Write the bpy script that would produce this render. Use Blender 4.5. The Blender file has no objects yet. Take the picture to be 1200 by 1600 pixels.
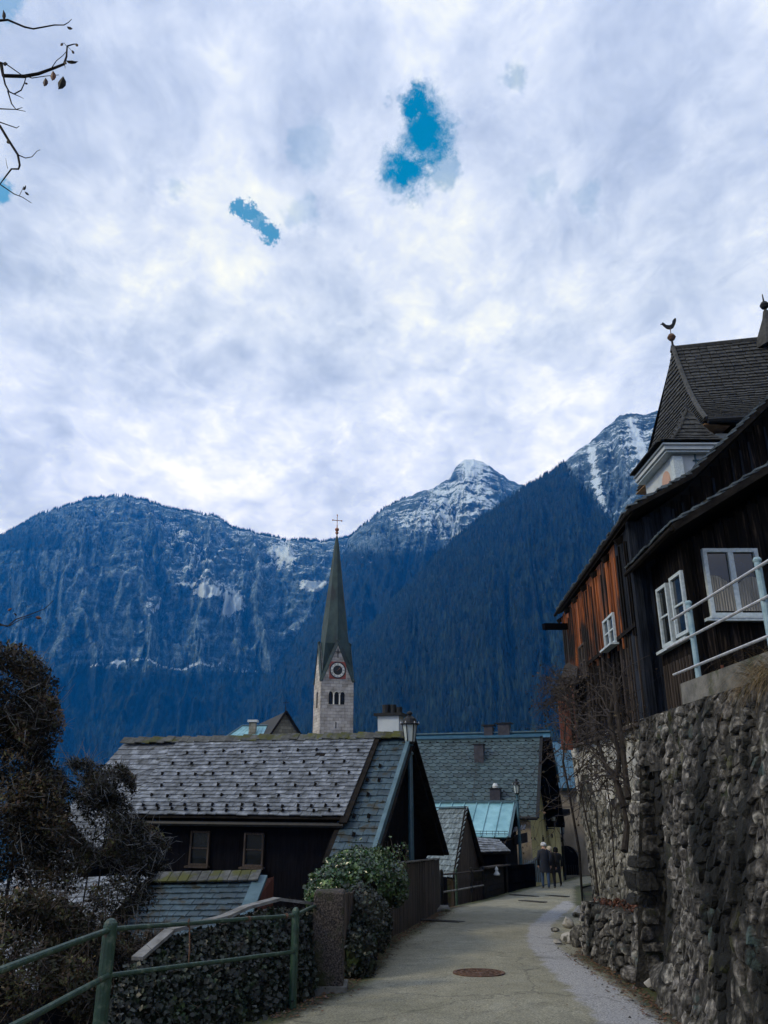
import bpy, math, random
import numpy as np
from mathutils import Vector, Matrix
from math import sin, cos, pi, radians as R

rnd = random.Random(11)
rs = np.random.RandomState(11)
SC = bpy.context.scene
COL = SC.collection
EYE = 1.65
PITCH = R(20)
SP, CP = sin(PITCH), cos(PITCH)

# ------------------------------------------------------------------ camera
cam_data = bpy.data.cameras.new('camera')
cam = bpy.data.objects.new('camera', cam_data)
COL.objects.link(cam)
cam.location = (0, 0, EYE)
cam.rotation_euler = (R(90) + PITCH, 0, 0)
cam_data.sensor_fit = 'VERTICAL'
cam_data.sensor_height = 36
cam_data.lens = 27
cam_data.clip_start = 0.05
cam_data.clip_end = 20000
SC.camera = cam

# ------------------------------------------------------------------ sky
SUN_EL, SUN_ROT = R(36), R(-112)      # rotation: 0 = +Y, positive turns to the right
world = bpy.data.worlds.new('World')
SC.world = world
world.use_nodes = True


def build_world():
    nt = world.node_tree
    nt.nodes.clear()
    N, L = nt.nodes.new, nt.links.new
    out = N('ShaderNodeOutputWorld')
    sky = N('ShaderNodeTexSky')
    sky.sky_type = 'NISHITA'
    sky.sun_disc = False
    sky.sun_elevation = SUN_EL
    sky.sun_rotation = SUN_ROT
    sky.air_density = 1.3
    sky.dust_density = 0.3
    b1 = N('ShaderNodeBackground')
    b1.inputs[1].default_value = 0.15
    hs = N('ShaderNodeHueSaturation')
    hs.inputs['Saturation'].default_value = 1.6
    hs.inputs['Hue'].default_value = 0.485
    L(sky.outputs[0], hs.inputs['Color'])
    L(hs.outputs[0], b1.inputs[0])
    tc = N('ShaderNodeTexCoord')
    sep = N('ShaderNodeSeparateXYZ')
    L(tc.outputs['Generated'], sep.inputs[0])

    def m(op, a, b=None, c=None, clamp=False):
        n = N('ShaderNodeMath')
        n.operation = op
        n.use_clamp = clamp
        for i, v in enumerate((a, b, c)):
            if v is None:
                continue
            if isinstance(v, (int, float)):
                n.inputs[i].default_value = v
            else:
                L(v, n.inputs[i])
        return n.outputs[0]
    zz = m('MAXIMUM', sep.outputs[2], 0.0)
    den = m('ADD', zz, 0.22)
    px = m('DIVIDE', sep.outputs[0], den)
    py = m('DIVIDE', sep.outputs[1], den)
    cmb = N('ShaderNodeCombineXYZ')
    L(px, cmb.inputs[0])
    L(py, cmb.inputs[1])

    def noise(scale, detail, rough, dist, off):
        mp = N('ShaderNodeMapping')
        mp.inputs['Location'].default_value = off
        mp.inputs['Rotation'].default_value = (0, 0, R(38))
        mp.inputs['Scale'].default_value = (1.2, .95, 1)
        L(cmb.outputs[0], mp.inputs[0])
        n = N('ShaderNodeTexNoise')
        n.inputs['Scale'].default_value = scale
        n.inputs['Detail'].default_value = detail
        n.inputs['Roughness'].default_value = rough
        n.inputs['Distortion'].default_value = dist
        L(mp.outputs[0], n.inputs['Vector'])
        return n.outputs[0]
    n1 = noise(3.0, 12, 0.6, 0.3, (3.1, 1.7, 0.4))
    n2 = noise(10, 10, 0.66, 0.35, (0.3, 4.7, 2.4))
    n3 = noise(1.1, 3, 0.5, 0.2, (7.3, 2.2, 5.4))
    s = m('ADD', m('MULTIPLY', n1, 0.50), m('ADD', m('MULTIPLY', n2, 0.33), m('MULTIPLY', n3, 0.17)))
    ramp = N('ShaderNodeValToRGB')
    cr = ramp.color_ramp
    cr.interpolation = 'B_SPLINE'
    cols = [(0.38, (0.34, 0.43, 0.68)), (0.455, (0.46, 0.56, 0.84)), (0.51, (0.57, 0.67, 0.95)),
            (0.565, (0.70, 0.79, 1.05)), (0.64, (0.92, 0.97, 1.16))]
    cr.elements[0].position, cr.elements[0].color = cols[0][0], cols[0][1] + (1,)
    cr.elements[1].position, cr.elements[1].color = cols[-1][0], cols[-1][1] + (1,)
    for p, c in cols[1:-1]:
        e = cr.elements.new(p)
        e.color = c + (1,)
    L(s, ramp.inputs[0])
    b2 = N('ShaderNodeBackground')
    b2.inputs[1].default_value = 1.0
    # brighter band of thin cloud low over the hills, all the way round
    low = N('ShaderNodeMapRange')
    low.inputs[1].default_value = 0.30
    low.inputs[2].default_value = 0.62
    low.inputs[3].default_value = 1.14
    low.inputs[4].default_value = 0.98
    L(sep.outputs[2], low.inputs[0])
    vm = N('ShaderNodeVectorMath')
    vm.operation = 'SCALE'
    blu = N('ShaderNodeMapRange')
    for i_, v_ in ((1, .25), (2, .55), (3, 1.22), (4, 1.0)):
        blu.inputs[i_].default_value = v_
    L(sep.outputs[2], blu.inputs[0])
    bc = N('ShaderNodeCombineXYZ')
    bc.inputs[0].default_value = 1.0
    bc.inputs[1].default_value = 1.0
    L(blu.outputs[0], bc.inputs[2])
    vmul = N('ShaderNodeVectorMath')
    vmul.operation = 'MULTIPLY'
    L(ramp.outputs[0], vmul.inputs[0])
    L(bc.outputs[0], vmul.inputs[1])
    L(vmul.outputs[0], vm.inputs[0])
    L(low.outputs[0], vm.inputs['Scale'])
    L(vm.outputs[0], b2.inputs[0])
    # holes in the cloud sheet
    holes = [(664, 203, 0.044, 1.0), (638, 264, 0.037, 1.), (640, 176, .030, 1.), (606, 168, .018, 1.), (386, 334, .008, .9), (402, 347, .005, .8), (422, 361, .009, .9),
             (808, 122, .018, .4), (492, 232, .024, .22), (850, 288, .026, .22), (920, 296, .024, .22), (690, 272, .022, .5), (4, 303, .018, .8), (5, 8, .02, .5),
             (280, 292, .02, .25), (470, 335, .02, .25)]
    acc = None
    warp = N('ShaderNodeTexNoise')
    warp.inputs['Scale'].default_value = 14
    warp.inputs['Detail'].default_value = 7
    warp.inputs['Roughness'].default_value = 0.7
    L(tc.outputs['Generated'], warp.inputs['Vector'])
    wv = m('MULTIPLY', m('SUBTRACT', warp.outputs[0], 0.5), 0.13)
    for hx, hy, rad, amt in holes:
        u, v = (hx - 600) / 1200, (hy - 800) / 1200
        d = Vector((u, CP + v * SP, SP - v * CP)).normalized()
        dn = N('ShaderNodeVectorMath')
        dn.operation = 'DISTANCE'
        dn.inputs[1].default_value = d
        L(tc.outputs['Generated'], dn.inputs[0])
        mr = N('ShaderNodeMapRange')
        mr.interpolation_type = 'SMOOTHSTEP'
        mr.inputs[1].default_value = rad * 1.15
        mr.inputs[2].default_value = rad * 0.35
        mr.inputs[3].default_value = 0
        mr.inputs[4].default_value = amt
        L(m('ADD', dn.outputs['Value'], wv), mr.inputs[0])
        acc = mr.outputs[0] if acc is None else m('MAXIMUM', acc, mr.outputs[0])
    mix = N('ShaderNodeMixShader')
    L(acc, mix.inputs[0])
    L(b2.outputs[0], mix.inputs[1])
    L(b1.outputs[0], mix.inputs[2])
    L(mix.outputs[0], out.inputs[0])


build_world()
world.cycles.sampling_method = 'MANUAL'
world.cycles.sample_map_resolution = 512

sun_data = bpy.data.lights.new('sun', 'SUN')
sun_data.energy = 1.4
sun_data.angle = R(12)
sun_data.color = (1.0, 0.96, 0.9)
sun = bpy.data.objects.new('sun', sun_data)
COL.objects.link(sun)
sd = Vector((sin(SUN_ROT) * cos(SUN_EL), cos(SUN_ROT) * cos(SUN_EL), sin(SUN_EL)))
sun.rotation_euler = sd.to_track_quat('Z', 'Y').to_euler()

SC.view_settings.view_transform = 'Standard'
SC.view_settings.look = 'None'
SC.view_settings.exposure = 0.2
SC.view_settings.gamma = 1.0
SC.view_settings.use_curve_mapping = False
SC.cycles.use_denoising = True
SC.cycles.max_bounces = 5
SC.cycles.diffuse_bounces = 2
SC.cycles.glossy_bounces = 2
SC.cycles.transmission_bounces = 3
SC.cycles.volume_bounces = 0

# ------------------------------------------------------------------ helpers
WL = {}


def ray(px, py):
    u, v = (px - 600) / 1200, (py - 800) / 1200
    return Vector((u, CP + v * SP, SP - v * CP))


def at(px, py, Y):
    d = ray(px, py)
    d = d * (Y / d.y)
    return Vector((d.x, d.y, d.z + EYE))


def onp(px, py, p0, n):
    o = Vector((0, 0, EYE))
    d = ray(px, py)
    t = (p0 - o).dot(n) / d.dot(n)
    return o + d * t


def toz(px, py, z):
    d = ray(px, py)
    t = (z - EYE) / d.z
    return Vector((0, 0, EYE)) + d * t


SLOPE = 0.062


def gp(px, py):
    d = ray(px, py)
    t = -EYE / (d.z + SLOPE * d.y)
    return Vector((d.x * t, d.y * t, -SLOPE * d.y * t))


def lerp(a, b, t):
    return a + (b - a) * t


class MB:
    def __init__(s):
        s.v, s.f, s.mi = [], [], []
        s.cur = 0

    def add(s, vs, fs):
        k = len(s.v)
        s.v.extend(tuple(p) for p in vs)
        s.f.extend(tuple(i + k for i in f) for f in fs)
        s.mi.extend([s.cur] * len(fs))

    def hexa(s, b, t):
        s.add(list(b) + list(t), [(3, 2, 1, 0), (4, 5, 6, 7), (0, 1, 5, 4), (1, 2, 6, 5), (2, 3, 7, 6), (3, 0, 4, 7)])

    def box(s, c, sz, X=Vector((1, 0, 0)), Y=Vector((0, 1, 0)), Z=Vector((0, 0, 1))):
        c = Vector(c)
        hx, hy, hz = X * (sz[0] / 2), Y * (sz[1] / 2), Z * (sz[2] / 2)
        s.hexa([c - hx - hy - hz, c + hx - hy - hz, c + hx + hy - hz, c - hx + hy - hz],
               [c - hx - hy + hz, c + hx - hy + hz, c + hx + hy + hz, c - hx + hy + hz])

    def bar(s, a, b, w, d, up=Vector((0, 0, 1))):
        a, b = Vector(a), Vector(b)
        z = (b - a)
        l = z.length
        z.normalize()
        x = up.cross(z)
        if x.length < 1e-3:
            x = Vector((1, 0, 0)).cross(z)
        x.normalize()
        y = z.cross(x)
        s.box((a + b) / 2, (w, d, l), x, y, z)

    def slab(s, poly, n, th):
        """flat polygon pushed th along -n"""
        k = len(poly)
        top = [Vector(p) for p in poly]
        bot = [p - n * th for p in top]
        s.add(top + bot, [tuple(range(k)), tuple(range(2 * k - 1, k - 1, -1))] +
              [(i, i + k, (i + 1) % k + k, (i + 1) % k) for i in range(k)])

    def tube(s, pts, r0, r1=None, n=6, cap=True):
        pts = [Vector(p) for p in pts]
        if r1 is None:
            r1 = r0
        m = len(pts)
        base = len(s.v)
        x = None
        vs = []
        for i, p in enumerate(pts):
            d = (pts[min(i + 1, m - 1)] - pts[max(i - 1, 0)])
            if d.length < 1e-6:
                d = Vector((0, 0, 1))
            d.normalize()
            if x is None:
                x = d.orthogonal().normalized()
            else:
                x = x - d * x.dot(d)
                if x.length < 1e-5:
                    x = d.orthogonal()
                x.normalize()
            y = d.cross(x)
            r = r0 + (r1 - r0) * i / max(1, m - 1)
            for k in range(n):
                a = 2 * pi * k / n
                vs.append(p + x * (r * cos(a)) + y * (r * sin(a)))
        fs = []
        for i in range(m - 1):
            for k in range(n):
                fs.append((i * n + k, i * n + (k + 1) % n, (i + 1) * n + (k + 1) % n, (i + 1) * n + k))
        if cap:
            fs.append(tuple(range(n - 1, -1, -1)))
            fs.append(tuple((m - 1) * n + k for k in range(n)))
        s.add(vs, fs)

    def lathe(s, c, prof, n=12, sq=None):
        """prof: list of (r, z)"""
        c = Vector(c)
        vs = []
        for r, z in prof:
            for k in range(n):
                a = 2 * pi * k / n + (pi / n if sq else 0)
                vs.append(c + Vector((r * cos(a), r * sin(a), z)))
        fs = []
        for i in range(len(prof) - 1):
            for k in range(n):
                fs.append((i * n + k, i * n + (k + 1) % n, (i + 1) * n + (k + 1) % n, (i + 1) * n + k))
        fs.append(tuple(range(n - 1, -1, -1)))
        fs.append(tuple((len(prof) - 1) * n + k for k in range(n)))
        s.add(vs, fs)

    def build(s, name, mat, parent=None, smooth=False, kind=None):
        return link(name, np.array(s.v, dtype=float).reshape(-1, 3), s.f, mat, parent, smooth, kind, s.mi)


def link(name, v, f, mat, parent=None, smooth=False, kind=None, mi=None):
    lo, hi = v.min(0), v.max(0)
    c = (lo + hi) / 2
    if parent is None:
        c[2] = lo[2]
    me = bpy.data.meshes.new(name)
    me.from_pydata((v - c).tolist(), [], f)
    return wrap(name, me, c, mat, parent, smooth, kind, mi)


def wrap(name, me, c, mat, parent=None, smooth=False, kind=None, mi=None):
    for mm in (mat if isinstance(mat, (list, tuple)) else [mat]):
        me.materials.append(mm)
    if mi is not None and isinstance(mat, (list, tuple)):
        me.polygons.foreach_set('material_index', mi)
    if smooth:
        me.polygons.foreach_set('use_smooth', [True] * len(me.polygons))
    me.update()
    o = bpy.data.objects.new(name, me)
    COL.objects.link(o)
    c = Vector(c)
    WL[o.name] = c
    if parent is not None:
        o.parent = parent
        o.location = c - WL[parent.name]
    else:
        o.location = c
    if kind:
        o['kind'] = kind
    return o


def fastmesh(name, v, quads=None, tris=None):
    """numpy mesh of only quads or only tris"""
    me = bpy.data.meshes.new(name)
    f = quads if quads is not None else tris
    k = f.shape[1]
    me.vertices.add(len(v))
    me.vertices.foreach_set('co', np.ascontiguousarray(v, dtype=np.float32).ravel())
    me.loops.add(len(f) * k)
    me.loops.foreach_set('vertex_index', np.ascontiguousarray(f, dtype=np.int32).ravel())
    me.polygons.add(len(f))
    me.polygons.foreach_set('loop_start', np.arange(0, len(f) * k, k, dtype=np.int32))
    me.update(calc_edges=True)
    return me


def flink(name, v, f, mat, parent=None, smooth=False, kind=None):
    v = np.asarray(v, dtype=float)
    c = (v.min(0) + v.max(0)) / 2
    f = np.asarray(f)
    me = fastmesh(name, v - c, quads=f if f.shape[1] == 4 else None, tris=f if f.shape[1] == 3 else None)
    return wrap(name, me, c, mat, parent, smooth, kind)


def thing(name, label, cat, loc, group=None):
    o = bpy.data.objects.new(name, None)
    COL.objects.link(o)
    o.empty_display_size = 0.3
    o.location = loc
    WL[o.name] = Vector(loc)
    o['label'] = label
    o['category'] = cat
    if group:
        o['group'] = group
    return o


def tag(o, label, cat, group=None):
    o['label'] = label
    o['category'] = cat
    if group:
        o['group'] = group
    return o


def place(name, me, M, parent):
    """object with a shared mesh at world matrix M under an unrotated parent"""
    o = bpy.data.objects.new(name, me)
    COL.objects.link(o)
    o.parent = parent
    loc, rot, sca = M.decompose()
    o.rotation_mode = 'QUATERNION'
    o.rotation_quaternion = rot
    o.scale = sca
    o.location = loc - WL[parent.name]
    return o


# ---------------------------------------------------------------- noise
def _h(i, j, seed):
    n = (i * 374761393 + j * 668265263 + seed * 1442695041) & 0xffffffff
    n = ((n ^ (n >> 13)) * 1274126177) & 0xffffffff
    n = n ^ (n >> 16)
    return (n & 0xffffff) / float(0xffffff)


def vnoise(x, y, seed=0):
    x = np.asarray(x, float)
    y = np.asarray(y, float)
    xi, yi = np.floor(x).astype(np.int64), np.floor(y).astype(np.int64)
    fx, fy = x - xi, y - yi
    fx = fx * fx * (3 - 2 * fx)
    fy = fy * fy * (3 - 2 * fy)
    a, b = _h(xi, yi, seed), _h(xi + 1, yi, seed)
    c, d = _h(xi, yi + 1, seed), _h(xi + 1, yi + 1, seed)
    return (a + (b - a) * fx) * (1 - fy) + (c + (d - c) * fx) * fy


def fbm(x, y, seed=0, oct=5, gain=.5, ridged=False):
    t, amp, tot = 0, 1, 0
    for o in range(oct):
        n = vnoise(x * 2 ** o + 17.3 * o, y * 2 ** o + 9.1 * o, seed + o * 7)
        if ridged:
            n = 1 - np.abs(2 * n - 1)
        t = t + n * amp
        tot += amp
        amp *= gain
    return t / tot


# ---------------------------------------------------------------- materials
def ramp_node(nt, stops, interp='LINEAR'):
    r = nt.nodes.new('ShaderNodeValToRGB')
    cr = r.color_ramp
    cr.interpolation = interp
    cr.elements[0].position = stops[0][0]
    cr.elements[0].color = tuple(stops[0][1]) + (1,)
    cr.elements[1].position = stops[-1][0]
    cr.elements[1].color = tuple(stops[-1][1]) + (1,)
    for p, c in stops[1:-1]:
        e = cr.elements.new(p)
        e.color = tuple(c) + (1,)
    return r


def pmat(name, stops, scale=4.0, detail=6, rough=.8, bump=.3, bscale=30.0, vary=0.0, spec=.35, metal=0.0,
         stretch=(1, 1, 1), bstretch=None, over=None, dist=0.0, huevary=0.0, rot=None, bdist=0.02, ior=None, transl=0.0):
    """noise coloured material. over = list of (colour, lo, hi, scale, stretch) stain layers"""
    mt = bpy.data.materials.new(name)
    mt.use_nodes = True
    nt = mt.node_tree
    N, L = nt.nodes.new, nt.links.new
    bs = nt.nodes['Principled BSDF']
    geo = N('ShaderNodeNewGeometry')

    def noise(sc, st, det=detail, di=0.0):
        mp = N('ShaderNodeMapping')
        mp.inputs['Scale'].default_value = st
        if rot:
            mp.inputs['Rotation'].default_value = rot
        L(geo.outputs['Position'], mp.inputs[0])
        n = N('ShaderNodeTexNoise')
        n.inputs['Scale'].default_value = sc
        n.inputs['Detail'].default_value = det
        n.inputs['Roughness'].default_value = .6
        n.inputs['Distortion'].default_value = di
        L(mp.outputs[0], n.inputs['Vector'])
        return n.outputs[0]
    n1 = noise(scale, stretch, di=dist)
    if len(stops[0]) == 3:
        stops = [(0.33, stops[0]), (0.67, stops[1])]
    rp = ramp_node(nt, stops)
    L(n1, rp.inputs[0])
    col = rp.outputs[0]
    for oc, lo, hi, osc, ost in (over or []):
        nn = noise(osc, ost)
        mr = N('ShaderNodeMapRange')
        mr.interpolation_type = 'SMOOTHSTEP'
        mr.inputs[1].default_value = lo
        mr.inputs[2].default_value = hi
        L(nn, mr.inputs[0])
        mx = N('ShaderNodeMix')
        mx.data_type = 'RGBA'
        L(mr.outputs[0], mx.inputs['Factor'])
        L(col, mx.inputs['A'])
        mx.inputs['B'].default_value = tuple(oc) + (1,)
        col = mx.outputs['Result']
    if vary > 0 or huevary > 0:
        oi = N('ShaderNodeObjectInfo')
        ad = N('ShaderNodeMath')
        ad.operation = 'ADD'
        L(oi.outputs['Random'], ad.inputs[0])
        L(geo.outputs['Random Per Island'], ad.inputs[1])
        fr = N('ShaderNodeMath')
        fr.operation = 'FRACT'
        L(ad.outputs[0], fr.inputs[0])
        mr = N('ShaderNodeMapRange')
        mr.inputs[3].default_value = 1 - vary
        mr.inputs[4].default_value = 1 + vary
        L(fr.outputs[0], mr.inputs[0])
        hs = N('ShaderNodeHueSaturation')
        L(mr.outputs[0], hs.inputs['Value'])
        if huevary:
            f2 = N('ShaderNodeMath')
            f2.operation = 'MULTIPLY'
            f2.inputs[1].default_value = 7.31
            L(fr.outputs[0], f2.inputs[0])
            f3 = N('ShaderNodeMath')
            f3.operation = 'FRACT'
            L(f2.outputs[0], f3.inputs[0])
            m2 = N('ShaderNodeMapRange')
            m2.inputs[3].default_value = .5 - huevary
            m2.inputs[4].default_value = .5 + huevary
            L(f3.outputs[0], m2.inputs[0])
            L(m2.outputs[0], hs.inputs['Hue'])
        L(col, hs.inputs['Color'])
        col = hs.outputs[0]
    L(col, bs.inputs['Base Color'])
    bs.inputs['Roughness'].default_value = rough
    bs.inputs['Metallic'].default_value = metal
    bs.inputs['Specular IOR Level'].default_value = spec
    if bump > 0:
        n2 = noise(bscale, bstretch or stretch, 5)
        bp = N('ShaderNodeBump')
        bp.inputs['Strength'].default_value = bump
        bp.inputs['Distance'].default_value = bdist
        L(n2, bp.inputs['Height'])
        L(bp.outputs[0], bs.inputs['Normal'])
    if transl > 0:
        tr = N('ShaderNodeBsdfTranslucent')
        L(col, tr.inputs[0])
        ms = N('ShaderNodeMixShader')
        ms.inputs[0].default_value = transl
        L(bs.outputs[0], ms.inputs[1])
        L(tr.outputs[0], ms.inputs[2])
        L(ms.outputs[0], nt.nodes['Material Output'].inputs[0])
    return mt


M = {}
M['asphalt_edge'] = pmat('asphalt_edge', [(.10, .11, .10), (.2, .2, .19)], 3, rough=.9)
M['earth'] = pmat('earth', [(.018, .018, .012), (.05, .045, .03)], 2, rough=1, bump=.6, bscale=12, bdist=.1,
                  over=[((.02, .035, .01), .5, .65, 1.3, (1, 1, 1))])
M['shingle'] = pmat('grey_shingle', [(.28, (.045, .054, .064)), (.5, (.125, .142, .168)), (.72, (.26, .29, .34))], 5, rough=.62, bump=.5, bscale=40, vary=.3,
                    spec=.5, over=[((.03, .033, .03), .58, .7, 2.2, (1, 1, 1)), ((.03, .04, .015), .66, .74, 3.1, (1, 1, 1))])
M['shingle_dark'] = pmat('dark_shingle', [(.03, .045, .055), (.10, .13, .15)], 6, rough=.6, bump=.5, bscale=40, vary=.35, spec=.5,
                         over=[((.02, .022, .018), .55, .7, 2.5, (1, 1, 1))])
M['shingle_low'] = pmat('blue_grey_tile', [(.012, .030, .045), (.045, .085, .115)], 7, rough=.6, bump=.5, bscale=30, vary=.3, spec=.5,
                        over=[((.02, .022, .015), .52, .64, 3.5, (1, 1, 1))])
M['slate'] = pmat('grey_slate', [(.014, .034, .042), (.048, .082, .095)], 3, rough=.5, bump=.2, bscale=30, vary=.28, spec=.5)
M['moss_tile'] = pmat('mossy_ridge_tile', [(.03, .034, .034), (.095, .10, .10)], 8, rough=.8, bump=.6, vary=.25,
                      over=[((.055, .06, .012), .47, .6, 2.5, (1, 1, 1))])
M['cedar'] = pmat('wood_shingle', [(.05, .075, .09), (.20, .25, .28)], 9, rough=.8, bump=.5, vary=.35, stretch=(1, 1, .3))
M['church_roof'] = pmat('brown_church_shingle', [(.015, .017, .018), (.055, .055, .052)], 6, rough=.7, bump=.5, vary=.35)
M['teal_metal'] = pmat('teal_metal_sheet', [(.14, .32, .37), (.28, .52, .57)], 1.2, rough=.35, bump=.1, vary=.1, spec=.6, metal=.35)
M['blue_metal'] = pmat('blue_metal', [(.02, .08, .14), (.05, .15, .23)], 2, rough=.4, bump=.1, spec=.5, metal=.2)
M['blue_trim'] = pmat('blue_grey_trim', [(.05, .10, .13), (.09, .16, .20)], 4, rough=.55, bump=.2)
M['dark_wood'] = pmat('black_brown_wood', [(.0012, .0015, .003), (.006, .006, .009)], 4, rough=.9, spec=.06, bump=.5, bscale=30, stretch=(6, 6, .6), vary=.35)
M['verge_wood'] = pmat('old_verge_wood', [(.005, .0045, .0045), (.022, .019, .017)], 6, rough=.9, spec=.1, bump=.5, vary=.2)
M['plank_dark'] = pmat('weathered_dark_plank', [(.38, (.0022, .0022, .003)), (.56, (.009, .007, .006)), (.72, (.06, .045, .034))], 3.5, rough=.85, spec=.1, bump=.6, bscale=18,
                       stretch=(9, 9, .5), vary=.5)
M['plank_blue'] = pmat('weathered_blue_black_plank', [(.35, (.004, .006, .010)), (.75, (.035, .042, .058))], 3.5, rough=.85, spec=.1, bump=.6, bscale=18,
                       stretch=(9, 9, .5), vary=.5)
M['plank_orange'] = pmat('orange_brown_plank', [(.3, (.04, .012, .004)), (.5, (.22, .06, .014)), (.72, (.46, .15, .035))], 3.0, rough=.75, bump=.6, bscale=18,
                         stretch=(9, 9, .45), vary=.45, over=[((.008, .006, .006), .46, .60, 1.5, (4, 4, .3)), ((.010, .008, .008), .50, .62, .45, (1, 1, 1))])
M['plank_red'] = pmat('red_brown_plank', [(.06, .02, .014), (.2, .07, .045)], 3, rough=.85, bump=.5, stretch=(9, 9, .45), vary=.4)
M['fence_wood'] = pmat('grey_brown_fence_wood', [(.018, .014, .012), (.08, .062, .052)], 3, rough=.85, bump=.5, bscale=20, stretch=(9, 9, .6), vary=.35)
M['cap_wood'] = pmat('pale_weathered_wood', [(.09, .09, .088), (.24, .24, .235)], 6, rough=.8, bump=.4, vary=.1)
M['stone'] = pmat('wall_stone', [(.32, (.010, .010, .011)), (.5, (.082, .078, .072)), (.70, (.32, .305, .28))], 11, rough=.9, spec=.18, bump=.9, bscale=26, vary=.5, huevary=.02,
                  bdist=.03, over=[((.010, .011, .011), .48, .60, .9, (1, 1, .3)), ((.05, .055, .015), .6, .72, 2.6, (1, 1, .7)), ((.05, .075, .075), .6, .7, 1.9, (1, 1, 1))])
M['mortar'] = pmat('old_mortar', [(.008, .008, .007), (.06, .056, .048)], 9, rough=.95, bump=.9, bscale=30, bdist=.04,
                   over=[((.02, .03, .01), .55, .68, 2, (1, 1, 1)), ((.006, .006, .006), .48, .60, .9, (1, 1, .3))])
M['plaster_old'] = pmat('flaking_plaster', [(.3, (.14, .13, .10)), (.5, (.42, .41, .37)), (.72, (.6, .59, .56))], 2.2, rough=.9, bump=.8, bscale=14, bdist=.05,
                        over=[((.10, .105, .06), .56, .70, 1.7, (1, 1, .3)), ((.02, .02, .017), .64, .72, 4.5, (1, 1, .5))])
M['concrete'] = pmat('grey_concrete', [(.07, .072, .066), (.2, .195, .18)], 5, rough=.9, bump=.5, bscale=40,
                     over=[((.05, .06, .03), .55, .7, 3, (1, 1, 1))])
M['bollard'] = pmat('pebbly_concrete', [(.35, (.012, .011, .011)), (.5, (.05, .042, .038)), (.68, (.15, .125, .11))], 48, detail=3, rough=.95, bump=1, bscale=48, bdist=.03,
                    over=[((.03, .035, .015), .5, .7, 4, (1, 1, 1))])
M['green_metal'] = pmat('green_painted_pipe', [(.3, (.006, .024, .016)), (.55, (.014, .05, .03)), (.72, (.12, .15, .11))], 12, rough=.42, bump=.4, bscale=60, spec=.6,
                        over=[((.045, .022, .012), .62, .7, 9, (1, 1, 1))])
M['rail_blue'] = pmat('pale_blue_painted_steel', [(.16, .27, .32), (.30, .42, .47)], 12, rough=.4, bump=.2, spec=.5,
                      over=[((.08, .05, .035), .64, .7, 14, (1, 1, 1))])
M['rail_steel'] = pmat('galvanised_rail', [(.35, .36, .38), (.6, .62, .64)], 14, rough=.4, bump=.1, metal=.4)
M['lamp_blue'] = pmat('blue_grey_lamp_paint', [(.025, .07, .10), (.045, .11, .15)], 8, rough=.35, bump=.1, spec=.6)
M['black_metal'] = pmat('black_metal', [(.004, .005, .006), (.014, .015, .018)], 8, rough=.55, bump=.15, spec=.25)
M['lantern_glass'] = pmat('milky_lantern_glass', [(.30, .36, .37), (.42, .48, .48)], 3, rough=.2, bump=0, spec=.6)
M['stone_light'] = pmat('light_rubble', [(.3, (.04, .04, .034)), (.5, (.15, .145, .125)), (.72, (.38, .37, .34))], 8, rough=.9, bump=.9, bscale=22, vary=.3, bdist=.03, over=[((.06, .06, .04), .54, .68, 1.6, (1, 1, .3)), ((.02, .02, .018), .6, .7, 3.0, (1, 1, .6))])
M['slot_dark'] = pmat('shaded_slot_stone', [(.002, .002, .002), (.014, .014, .012)], 4, rough=.7, bump=.8, bscale=12, bdist=.05, over=[((.03, .035, .01), .6, .7, 3, (1, 1, 1))])  # near-black stone; the shade of the wall slot is put into its colour
M['white_paint'] = pmat('white_paint', [(.42, .46, .48), (.62, .65, .66)], 9, rough=.55, bump=.25)
M['window_white'] = pmat('white_window_paint', [(.34, .42, .46), (.55, .62, .66)], 16, rough=.5, bump=.3)
M['glass'] = pmat('window_glass', [(.006, .008, .010), (.02, .024, .026)], 2.2, rough=.06, bump=0.05, bscale=3, spec=.7, bdist=.005)
M['curtain'] = pmat('grey_curtain', [(.16, .16, .15), (.32, .31, .29)], 3, rough=.9, bump=.3, stretch=(14, 1, .6))
M['limestone'] = None
M['spire'] = pmat('green_copper_shingle', [(.010, .026, .026), (.032, .060, .056)], 1.3, rough=.55, bump=.3, bscale=6, stretch=(1, 1, .5),
                  over=[((.014, .02, .02), .52, .66, .6, (1, 1, .4))])
M['gold'] = pmat('red_gold_cross', [(.25, .10, .06), (.4, .2, .12)], 3, rough=.4, bump=0, metal=.4)
M['clock_red'] = pmat('clock_red', [(.22, .05, .04), (.32, .09, .07)], 3, rough=.7, bump=0)
M['clock_white'] = pmat('clock_white', [(.62, .62, .58), (.75, .75, .7)], 3, rough=.6, bump=0)
M['clock_black'] = pmat('clock_black', [(.01, .012, .015), (.02, .025, .03)], 3, rough=.5, bump=0)
M['yellow_wall'] = pmat('yellow_ochre_plaster', [(.36, .32, .14), (.52, .47, .25)], .9, rough=.9, bump=.2, bscale=12,
                        over=[((.14, .14, .06), .55, .7, 1.2, (1, 1, .25))])
M['beige_wall'] = pmat('beige_plaster', [(.22, .19, .155), (.33, .29, .24)], .8, rough=.9, bump=.2, bscale=12,
                       over=[((.15, .13, .10), .55, .7, 1.0, (1, 1, .3))])
M['white_wall'] = pmat('white_plaster', [(.36, .41, .45), (.50, .55, .58)], 1.5, rough=.85, bump=.15)
M['salmon'] = pmat('salmon_plaster', [(.42, .26, .2), (.5, .33, .26)], 2, rough=.85, bump=.1)
M['tan_wood'] = pmat('tan_soffit_wood', [(.16, .09, .045), (.28, .17, .09)], 4, rough=.8, bump=.3, vary=.2)
M['rust_iron'] = pmat('rusty_cast_iron', [(.05, .03, .02), (.16, .085, .055)], 20, rough=.7, bump=.5, bscale=80)
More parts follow.
